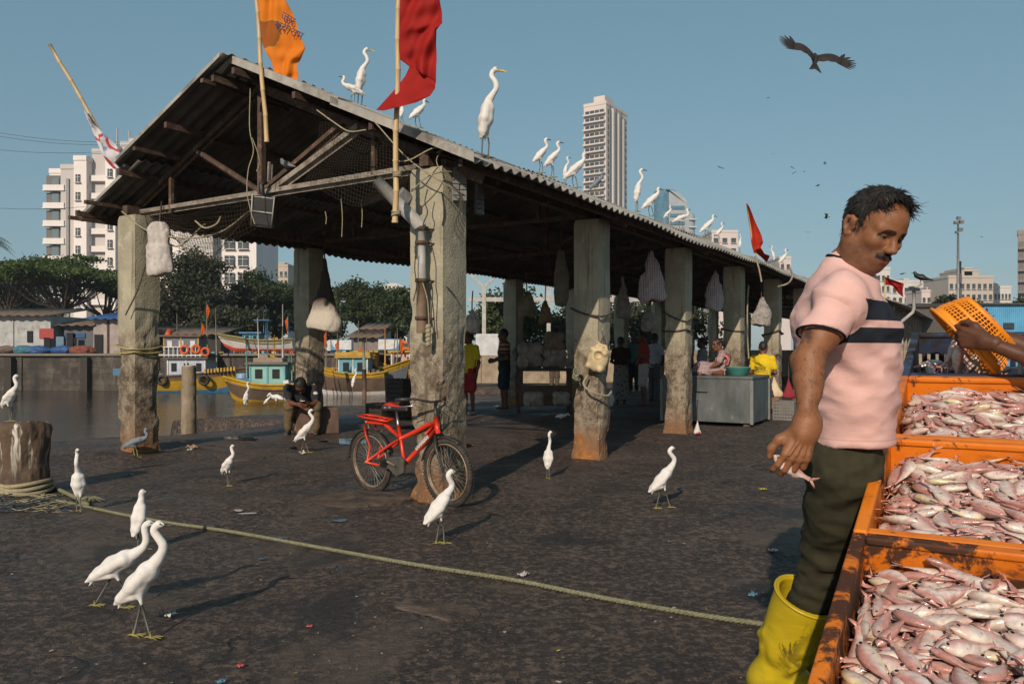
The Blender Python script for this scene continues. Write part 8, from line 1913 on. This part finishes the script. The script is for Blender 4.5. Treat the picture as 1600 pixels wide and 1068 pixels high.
hutt('pale patched shore house with brown tin roof and red board', -40, 79, 493, 60, M_HW, M_TINB, wins=(('door', .42, .50, 0, .42, M_DARKO), ('window', .72, .80, .15, .55, M_DARKO), ('window', .20, .27, .3, .6, M_DARKO), ('red_board', .36, .55, .40, .66, PM((.36, .05, .05), .7, 'red_board')), ('blue_window', .58, .68, .05, .45, PM((.12, .20, .27), .6, 'blue_window')), ('panel_strip', -.0, .02, 0, .95, M_HW)))
hutt('dark shack with blue tarpaulin awning next to the shore house', 100, 148, 508, 61, M('slate_boards', (.12, .125, .14), .9), M_TINB, name='shack', wins=(('door', -.3, -.1, 0, .7, M_DARKO), ('tarpaulin', -.45, .2, .55, .72, M_BLT)))
hutt('pinkish shack with crumpled blue sheet on its roof', 146, 190, 498, 60.5, M('pink_wash', (.36, .30, .28), .9, (.25, .21, .20), scale=1), M_BLT, name='shack', wins=(('door', -.45, -.15, 0, .55, M_DARKO), ('post', .0, .06, 0, .95, M_BARK)))
hutt('low shed in the shadow under the dusty tree', 215, 345, 522, 66, M('grey_boards', (.045, .042, .04), .9), M_TINB, name='shack')
hutt('pink two storey hut with tin roof behind the parked trucks', 570, 598, 514, 72, M('pink_wall', (.45, .33, .31), .9), M_TINB, name='hut', wins=(('window', -.3, 0, .55, .8, M_DARKO),))
hutt('grey low shed between the two trucks', 546, 592, 527, 70, M('mauve_boards', (.24, .20, .19), .9), M_TINB, name='shack')
sh = MB(); 
for k in range(9):
    p = tpx(random.uniform(92, 130), 59.4); o = MB(); S = SDF((-.8, -.6, -.1), (.8, .6, .9), .05); S.ell((0, 0, .3), (.6, .45, .38), None, .05); S.ell((.3, .1, .25), (.4, .35, .3), None, .05); V, F = S.mesh(); V = V+vnormals(V, F)*(.08*fbm(V*4+k*3, 3, k))[:, None]
    if k > 4: continue
    u = (98, 40, 128, 10, 60)[k]; o.arr(V, F); q = o.build('tarp_heap', (M_BLT, M('blue_net', (.05, .16, .22), .9), M('red_net', (.20, .06, .04), .9), M_TINB, M_BLT)[k]); q.location = tpx(u, 59.2); q.scale = (1.5, 1, .9); tag(q, ('blue tarpaulin heap before the dark shack', 'turquoise net heap before the shore house', 'brown red net heap before the shacks', 'brown heap at the left end of the quay top', 'blue heap right of the shore house door')[k], 'heap')

# ---------------------------------------------------------------- boats, trucks
WZ = -1.8
def hull(mb, L, B, zb, sheer, mi=0, z0=None, n=26, m=7, bow=1.25):
    """lofted wooden hull: x from stern to bow, open top, planks drawn by strakes"""
    G = []
    for i in range(n):
        x = i/(n-1); bw = B*.5*(1-max(0, (x-.55)/.45)**2.2)*(1-.22*max(0, (.15-x)/.15)); top = zb+sheer*(max(0, x-.35)/.65)**2*1.6+sheer*.35*max(0, (.3-x)/.3)**2; kz = -.35+.55*max(0, (x-.8)/.2)**2; row = []
        for j in range(2*m+1):
            f = (j-m)/m; a = abs(f); z = kz+(top-kz)*a**1.35; y = bw*(a**.55)*(1 if f > 0 else -1); xx = (x-.5)*L+(.09*L*max(0, (z-.1)/(zb+sheer))*max(0, (x-.7)/.3)**1.2)*bow; row.append((xx, y, z))
        G.append(row)
    return G
def boat(label, u0, u1, v, d_bow, hullc, stripe, botc, L=None, yaw=180, cabin=None, zb=1.0, sheer=.9, B=2.6, group='fishing boats in the harbour', loc=None, name='fishing_boat', z=None):
    d = (CAMH-WZ)*FPX/(v-V0) if loc is None else loc.y; k = d/FPX; L = L or (u1-u0)*k; p = Vector((((u0+u1)/2-U0)*k, d+B*.3, WZ)) if loc is None else loc
    b = thing(name, label, 'boat', p, R(yaw), group); mb = MB(); G = hull(mb, L, B, zb, sheer); n, m = len(G), len(G[0]); half = m//2
    vs = [q for row in G for q in row]
    for i in range(n-1):
        for j in range(m-1):
            a = abs(j+.5-half)/half; mi = 2 if a < .42 else (3 if a < .50 else (0 if a < .80 else 1)); mb.add([vs[i*m+j], vs[(i+1)*m+j], vs[(i+1)*m+j+1], vs[i*m+j+1]], [(0, 1, 2, 3)], mi, True)
    mb.add(G[0], [tuple(range(m))[::-1]], 0)
    mb.build('hull', [hullc, stripe, botc, PM((.55, .55, .56), .7, 'white_boot_top')], b)
    mb = MB()
    for s in (0, -1): mb.tube([Vector(r_[s])+Vector((0, 0, .03)) for r_ in G], .07, 6)
    mb.build('gunwale', stripe if stripe != hullc else botc, b)
    gr = np.random.RandomState(int(L*1000) % 997)
    for nm, k, ms in (('deck_gear', 22, 5), ('net_heap', 9, 2)):
        mb = MB()
        for q in range(k):
            x = gr.uniform(-.42, .36)*L; s_ = gr.uniform(.12, .34); y = gr.uniform(-.34, .30)*B*(1 if x < .2*L else .5)
            if nm == 'deck_gear': mb.box((x, y, zb-.2+s_*.5+gr.uniform(0, .25)), (s_*gr.uniform(.6, 2), s_, s_), mi=gr.randint(ms), rot=(gr.uniform(-.3, .3), gr.uniform(-.3, .3), gr.uniform(0, 3)))
            else: mb.lathe((x, y, zb-.25), [(.05, 0), (.32, .06), (.26, .24+.1*gr.rand()), (.04, .34)], 9, gr.randint(ms))
        mb.build(nm, [M_BRN, M_BLUE, M_WHB, M_ORC, M_POLE] if ms == 5 else [PM((.06, .13, .15), .95, 'teal_net'), PM((.17, .10, .06), .95, 'brown_net')], b)
    mb = MB(); dk = [[Vector(r_[0])*.97+Vector((0, 0, -.25)), Vector(r_[-1])*.97+Vector((0, 0, -.25))] for r_ in G]; mb.grid(dk, thick=.05); mb.build('deck', M('deck_boards', (.20, .13, .08), .9, (.11, .075, .05), scale=3), b)
    return b, L
def cabin(b, x, w, dpt, z, h, wall, roofm, trim, nwin=2, name='cabin', winm=None):
    c = bpy.data.objects.new(name, None); COL.objects.link(c); c.parent = b
    mb = MB(); mb.box((x, 0, z+h/2), (w, dpt, h)); mb.build('cabin_wall', wall, c); mb = MB(); mb.box((x, 0, z+h+.07), (w+.5, dpt+.5, .13)); mb.build('cabin_roof', roofm, c)
    for s in (-1, 1):
        for i in range(nwin):
            xx = x-w/2+w*(i+.5)/nwin; mb = MB(); mb.box((xx, s*(dpt/2+.01), z+h*.60), (w/nwin*.42, .06, h*.40)); mb.build('window', winm or M_DARKO, c)
        for xx in (x-w/2, x, x+w/2):
            mb = MB(); mb.box((xx, s*(dpt/2+.02), z+h/2), (.09, .07, h)); mb.build('corner_post', trim, c)
    return c
def mast(b, x, y, z0, z1, r, m, flag=None, lean=0, name='mast'):
    mb = MB(); mb.tube([(x, y, z0), (x+lean, y, z1)], [r, r*.7], 6); mb.build(name, m, b)
    if flag and random.random() < .62:
        w = .24; mb = MB(); mb.grid([[(x+lean+j*w/5*(1-.5*i/5), y+.05*math.sin(j*1.5+i), z1-.05-i*.17-.08*j) for j in range(6)] for i in range(6)], thick=.01); mb.build('flag', flag, b)
M_YEL = M('yellow_boat_paint', (.46, .27, .015), .55, (.30, .18, .015), scale=1.5, dirt=(.16, .10, .03), dscale=2); M_BLUE = M('blue_boat_paint', (.05, .17, .32), .6, (.04, .12, .22), scale=1.5); M_CYAN = M('cyan_cabin_paint', (.10, .33, .43), .6, (.08, .25, .33), scale=1.5); M_MINT = M('mint_cabin_paint', (.23, .42, .37), .65, (.17, .33, .30), scale=1.5)
M_BRN = M('brown_hull_paint', (.13, .085, .06), .7, (.08, .055, .04), scale=1.5); M_WHB = M('white_boat_paint', (.58, .56, .55), .6, (.45, .42, .41), scale=1.5, dirt=(.25, .17, .14), dscale=2); M_REDB = M('red_boat_paint', (.52, .07, .02), .6, (.40, .05, .02), scale=1.5); M_ORC = M('orange_cabin_paint', (.55, .28, .06), .65, (.42, .2, .05), scale=1.5); M_PINKB = M('pink_cabin_paint', (.50, .36, .33), .7); M_LIFE = PM((.60, .10, .02), .6, 'lifebuoy_orange'); M_POLE = M('grey_pole', (.25, .22, .18), .8); M_GPOLE = M('green_pole', (.16, .30, .24), .8); M_OFL = flag_mat('boat_flag_orange', (.70, .14, .015), (.6, .1, .012)) if 'flag_mat' in globals() else PM((.70, .14, .015), .8, 'boat_flag_orange')
# yellow trawler behind the round post
b, L = boat('yellow wooden trawler with white wheelhouse and orange lifebuoys', 196, 362, 613, 0, M_YEL, M_BRN, M_BLUE, yaw=0, zb=1.15, sheer=.35, B=2.6)
cabin(b, .6, 2.6, 1.8, .9, 1.45, M('pale_blue_wall', (.42, .46, .55), .7), PM((.10, .09, .08), .8, 'dark_roof'), M_WHB, 3); cabin(b, .2, 2.4, 1.6, 2.6, 1.3, M('grey_blue_wall', (.14, .15, .18), .7), M_BRN, M_YEL, 3, 'upper_cabin', M_WHB)
mb = MB()
for x in np.linspace(-.9, 1.6, 9): mb.box((x, -1.02, 2.85), (.05, .05, .7))
mb.box((.3, -1.02, 3.2), (2.7, .06, .06)); mb.box((.3, -1.02, 2.62), (3.2, .08, .08)); mb.build('railing', M_WHB, b)
for x, z in ((.55, 3.0), (1.35, 3.05), (2.0, 2.85)):
    mb = MB(); mb.tube([(x+.26*math.cos(a), -1.1, z+.26*math.sin(a)) for a in np.linspace(0, 6.28, 18)[:-1]], .085, 7, closed=True); mb.build('lifebuoy', M_LIFE, b)
mb = MB(); mb.tube([(-.8, -.7, 4.0), (-.6, -.7, 4.4)], .22, 8); mb.build('orange_drum', M_LIFE, b)
for x, z1, f in ((-.35, 5.6, M_OFL), (1.4, 5.0, M_OFL), (1.75, 6.4, M_OFL), (2.4, 6.0, None), (-2.8, 5.4, None), (-2.0, 4.6, None)): mast(b, x, 0, 1, z1, .05, M_POLE, f, -.1)
mb = MB(); mb.beam((-4.2, 0, 4.2), (-1.6, 0, 4.0), .08, .08); mb.beam((-3.8, .3, 1.2), (-2.2, .2, 5.2), .06, .06); mb.beam((-3.6, -.4, 3.0), (-2.4, -.4, 1.1), .1, .06); mb.build('gallows', M_POLE, b)
mb = MB()
for k in range(6): mb.tube([(-3.0+.25*k+.5*math.cos(a), -1.0, 1.5+.3*math.sin(a)) for a in np.linspace(3.3, 6.1, 9)], .05, 5)
mb.build('rope_swag', M_ROPE, b); mb = MB(); mb.box((-3.6, -.6, 1.45), (1.6, 1.2, .5)); mb.build('net_bin', M_BLUE, b)
for x in (-.9, 2.0):
    mb = MB(); mb.tube([(x+.3*math.cos(a), -1.3, .9+.3*math.sin(a)) for a in np.linspace(0, 6.28, 16)[:-1]], .11, 7, closed=True); mb.build('tyre_fender', M_BLACK, b)
mb = MB()
for k in range(10): mb.box((2.0+k*.22, -1.15+.02*k, 1.5+.02*k), (.12, .12, .28))
mb.build('float_row', M_YEL, b)
# mint cabin boat
b, L = boat('yellow and brown boat with mint green cabin and orange flags on thin poles', 358, 470, 627, 0, M_BRN, M_YEL, M_YEL, yaw=180, zb=.95, sheer=.28, B=2.4, L=4.3)
cabin(b, -.15, 2.0, 1.5, .8, 1.35, M_MINT, M('tarred_roof', (.16, .15, .13), .9, (.10, .095, .085)), M_CYAN, 2)
mb = MB(); mb.lathe((1.75, -.5, .95), [(.3, 0), (.32, .1), (.32, .6), (.26, .66)], 14); mb.build('water_drum', M('blue_drum', (.22, .34, .48), .5), b); mb = MB(); mb.box((1.2, .2, 1.15), (.9, 1.0, .35)); mb.build('fish_box', M_BLUE, b)
mb = MB(); mb.box((-.1, 0, 2.4), (1.7, 1.0, .28)); mb.box((.3, -.2, 2.6), (.5, .4, .25)); mb.build('roof_clutter', M('roof_nets', (.28, .22, .17), .9), b)
for x, z1, f, mm in ((1.3, 3.4, None, M_GPOLE), (.55, 4.9, M_OFL, M_WHB), (.05, 4.7, M_OFL, M_BLUE), (-.35, 3.9, M_OFL, M_YEL), (-.75, 5.7, None, M_WHB), (-1.2, 3.0, None, M_GPOLE), (-1.45, 3.1, None, M_GPOLE), (-1.7, 4.1, None, M_WHB), (-1.85, 5.0, M_OFL, M_REDB), (-1.0, 4.4, M_OFL, M_POLE)): mast(b, x, random.uniform(-.5, .5), .9, z1, .045, mm, f, random.uniform(-.15, .15))
mb = MB()
for k in range(5): mb.tube([(-1.2-.1*k+.5*math.cos(a), -.5, 1.3+.18*math.sin(a)+.05*k) for a in np.linspace(0, 6.28, 12)[:-1]], .045, 5, closed=True)
mb.build('rope_pile', M_BRN, b)
mb = MB(); mb.lathe((-.9, -1.22, .78), [(.05, -.3), (.28, -.2), (.30, .1), (.2, .28), (.05, .3)], 12); mb.build('hanging_buoy', M_YEL, b)
# white hull boat with cyan cabin
b, L = boat('white hulled boat with bright blue cabin behind the net bag pillar', 488, 600, 616, 0, M_BRN, M_YEL, M_WHB, yaw=180, zb=1.35, sheer=.4, B=2.4, L=4.9)
cabin(b, -.35, 1.9, 1.6, .95, 1.5, M_CYAN, M('ochre_roof', (.40, .26, .07), .8), M_WHB, 2); mb = MB(); mb.box((-.5, -.95, 1.35), (.7, .35, 1.0)); mb.build('locker', M_CYAN, b); mb = MB(); mb.box((-.3, 0, 2.72), (2.3, 1.5, .25)); mb.build('roof_rack', M_YEL, b)
for x, z1, f in ((1.6, 4.3, M_OFL), (.9, 4.4, None), (.85, 3.8, M_OFL), (-1.1, 4.2, M_OFL), (-1.0, 3.4, M_OFL), (-.5, 5.0, None)): mast(b, x, random.uniform(-.4, .4), .9, z1, .04, M_POLE, f, random.uniform(-.1, .1))
# dark hull boat with orange cabin, and pink cabin boat
b, L = boat('grey and white boat with orange cabin right of the white hulled one', 560, 612, 613, 0, M('grey_hull_paint', (.16, .18, .20), .7), M_YEL, M_WHB, yaw=0, zb=1.5, sheer=.5, B=2.2, L=3.8)
cabin(b, -.6, 1.2, 1.4, 1.2, 1.6, M_ORC, M_YEL, M_ORC, 2); mast(b, .6, 0, 1, 4.6, .06, M_ORC, None); mast(b, 1.2, 0, 1, 3.9, .05, M_POLE, M_OFL, .5); mast(b, 1.0, .3, 1, 4.2, .05, M_POLE, M_OFL, .3)
mb = MB(); mb.tube([(-.2+.3*math.cos(a), -1.0, 1.6+.3*math.sin(a)) for a in np.linspace(0, 6.28, 16)[:-1]], .11, 7, closed=True); mb.build('tyre_fender', M_BLACK, b)
b, L = boat('boat with pale pink cabin just left of the first pillar', 600, 672, 611.5, 0, M_BRN, M_YEL, M_REDB, yaw=180, zb=1.5, sheer=.5, B=2.4, L=4.6)
cabin(b, -.2, 2.6, 1.6, 1.2, 1.6, M_PINKB, M_YEL, M_WHB, 3); mast(b, -1, 0, 1, 5, .05, M_POLE, M_OFL); mast(b, .8, 0, 1, 4.6, .05, M_POLE, None)
b, L = boat('brown boat mostly hidden behind the second left pillar', 440, 520, 611.5, 0, M_BRN, M_YEL, M_BLUE, yaw=180, zb=1.4, sheer=.8, B=2.4, L=4.8)
mast(b, .4, 0, 1, 4.8, .05, M_POLE, M_OFL); mast(b, -.4, 0, 1, 4.2, .05, M_WHB, None)
# boat hauled out on the quay
b, L = boat('white and red boat hauled out on the quay among the trees', 350, 468, 0, 0, M_WHB, M('olive_trim', (.22, .20, .08), .7), M_REDB, yaw=180, zb=.62, sheer=.32, B=2.0, L=5.4, loc=Vector(((406-U0)/FPX*62, 62, 1.28)))
cabin(b, .5, 1.2, 1.2, .4, .75, M_CYAN, M_BLUE, M_BLUE, 2); mast(b, -.3, 0, .4, 2.9, .04, M_BLUE, M_OFL); mast(b, .0, .4, .4, 2.2, .04, M_BLUE, None); mast(b, -.6, .4, .4, 2.2, .04, M_BLUE, None)
mb = MB(); mb.box((-.3, .2, 2.2), (1.2, .9, .07)); mb.build('canopy', M_BLUE, b); mast(b, -2.2, 0, .5, 2.6, .04, M_BLUE, M_OFL)
for x in (-1.6, 0, 1.6):
    mb = MB(); mb.box((x, 0, -.36), (.25, 1.6, .3)); mb.build('cradle', M_BARK, b)
def truck(label, u0, u1, d, cabc, flip):
    k = d/FPX; L = (u1-u0)*k; t = thing('box_truck', label, 'truck', tpx((u0+u1)/2, d), R(180) if flip else 0, 'box trucks parked on the far quay'); s = L/5.6
    mb = MB(); mb.box((-.75*s, 0, 1.55*s), (3.6*s, 1.9*s, 1.9*s)); bevel(mb.build('cargo_box', PM((.58, .58, .59), .6, 'white_box'), t), .04)
    for y in (-.96, .96):
        mb = MB(); mb.prism([(-2.56*s, .62*s), (1.06*s, .62*s), (1.06*s, 2.5*s), (.9*s, 1.6*s), (.4*s, .95*s), (-.4*s, .75*s), (-2.56*s, .72*s)], -.012, .012, Mx=Matrix.Translation((0, y*s, 0)) @ Matrix.Rotation(R(90), 4, 'X')); mb.build('blue_swoosh', PM((.06, .28, .52), .5, 'blue_livery'), t)
        mb = MB(); mb.box((-.75*s, y*s, 2.46*s), (3.6*s, .03, .1*s)); mb.build('blue_edge', PM((.06, .28, .52), .5, 'blue_livery'), t)
    mb = MB(); mb.prism([(1.15*s, .45*s), (2.75*s, .45*s), (2.78*s, 1.05*s), (2.5*s, 1.95*s), (1.3*s, 2.0*s), (1.15*s, 2.0*s)], -.85*s, .85*s, Mx=Matrix.Rotation(R(90), 4, 'X')); bevel(mb.build('cab', cabc, t), .05)
    mb = MB(); mb.prism([(1.2*s, 2.02*s), (2.3*s, 2.02*s), (1.25*s, 2.5*s)], -.8*s, .8*s, Mx=Matrix.Rotation(R(90), 4, 'X')); mb.build('wind_deflector', cabc, t)
    for y in (-.86, .86):
        mb = MB(); mb.prism([(1.75*s, 1.15*s), (2.62*s, 1.15*s), (2.42*s, 1.75*s), (1.75*s, 1.75*s)], -.012, .012, Mx=Matrix.Translation((0, y*s, 0)) @ Matrix.Rotation(R(90), 4, 'X')); mb.build('side_window', M_WIN, t)
        for x in (2.1, -1.4):
            mb = MB(); mb.lathe((x*s, y*.95*s, .38*s), [(.12*s, -.12*s), (.38*s, -.11*s), (.4*s, 0), (.38*s, .11*s), (.12*s, .12*s)], 18, axis=(0, 1, 0)); mb.build('wheel', M_BLACK, t)
        mb = MB(); mb.box((2.78*s, y*.7*s, .75*s), (.05, .3*s, .18*s)); mb.build('headlight', PM((.6, .6, .55), .2, 'lamp_glass'), t)
    mb = MB(); mb.box((2.66*s, 0, 1.45*s), (.05, 1.5*s, .55*s), rot=(0, -.3, 0)); mb.build('windscreen', M_WIN, t); mb = MB(); mb.box((-.2*s, 0, .5*s), (4.6*s, .8*s, .2*s)); mb.build('chassis', M_BLACK, t)
truck('box truck with white cab and blue swoosh parked left', 504, 553, 61, PM((.55, .55, .54), .5, 'white_cab'), True)
truck('box truck with orange cab parked right, close to the first pillar', 590, 641, 61, PM((.50, .13, .02), .5, 'orange_cab'), False)
# overhead wires
for k, (v0, v1) in enumerate(((197, 222), (203, 226), (228, 232), (322, 312))):
    mb = MB(); pts = [px(-60+i*32, v0+(v1-v0)*i/9+9*math.sin(math.pi*i/9), 95) for i in range(10)]; mb.tube(pts, .022, 4); tag(mb.build('overhead_wire', PM((.06, .06, .065), .7, 'wire')), ('topmost thin overhead wire left of the apartment block', 'second thin overhead wire left of the apartment block', 'third thin overhead wire left of the apartment block', 'lowest slack overhead wire left of the apartment block')[k], 'wire')
# clutter on the far quay in front of trucks and trees
hc = [M_WHB, M_BLT, M_BRN, M_LIFE, M_YEL, M_REDB, M_CYAN]
mb = MB()
for k in range(60):
    u = random.uniform(330, 660); s = random.uniform(.1, .3); p = tpx(u, 59.6+random.uniform(-.2, 1.2)); mb.box(p+Vector((0, 0, s*.4)), (s*1.3, s, s*.8), mi=random.randint(0, 6), rot=(0, random.uniform(-.2, .2), random.uniform(0, 3)))
tag(mb.build('quay_clutter', hc), 'jumble of small boxes and gear along the far quay edge', 'clutter', None, 'stuff')
# ---------------------------------------------------------------- sea haze
hm = bpy.data.materials.new('haze_air'); hm.use_nodes = True; hn = hm.node_tree; hn.nodes.clear(); ho = hn.nodes.new('ShaderNodeOutputMaterial'); hv = hn.nodes.new('ShaderNodeVolumePrincipled'); hv.inputs['Color'].default_value = (.78, .86, .92, 1); hv.inputs['Density'].default_value = .00045; hv.inputs['Anisotropy'].default_value = .3; hn.links.new(hv.outputs[0], ho.inputs['Volume'])
mb = MB(); mb.box((120, 200, 51.5), (1280, 1040, 110)); tag(mb.build('haze', hm), kind='stuff')
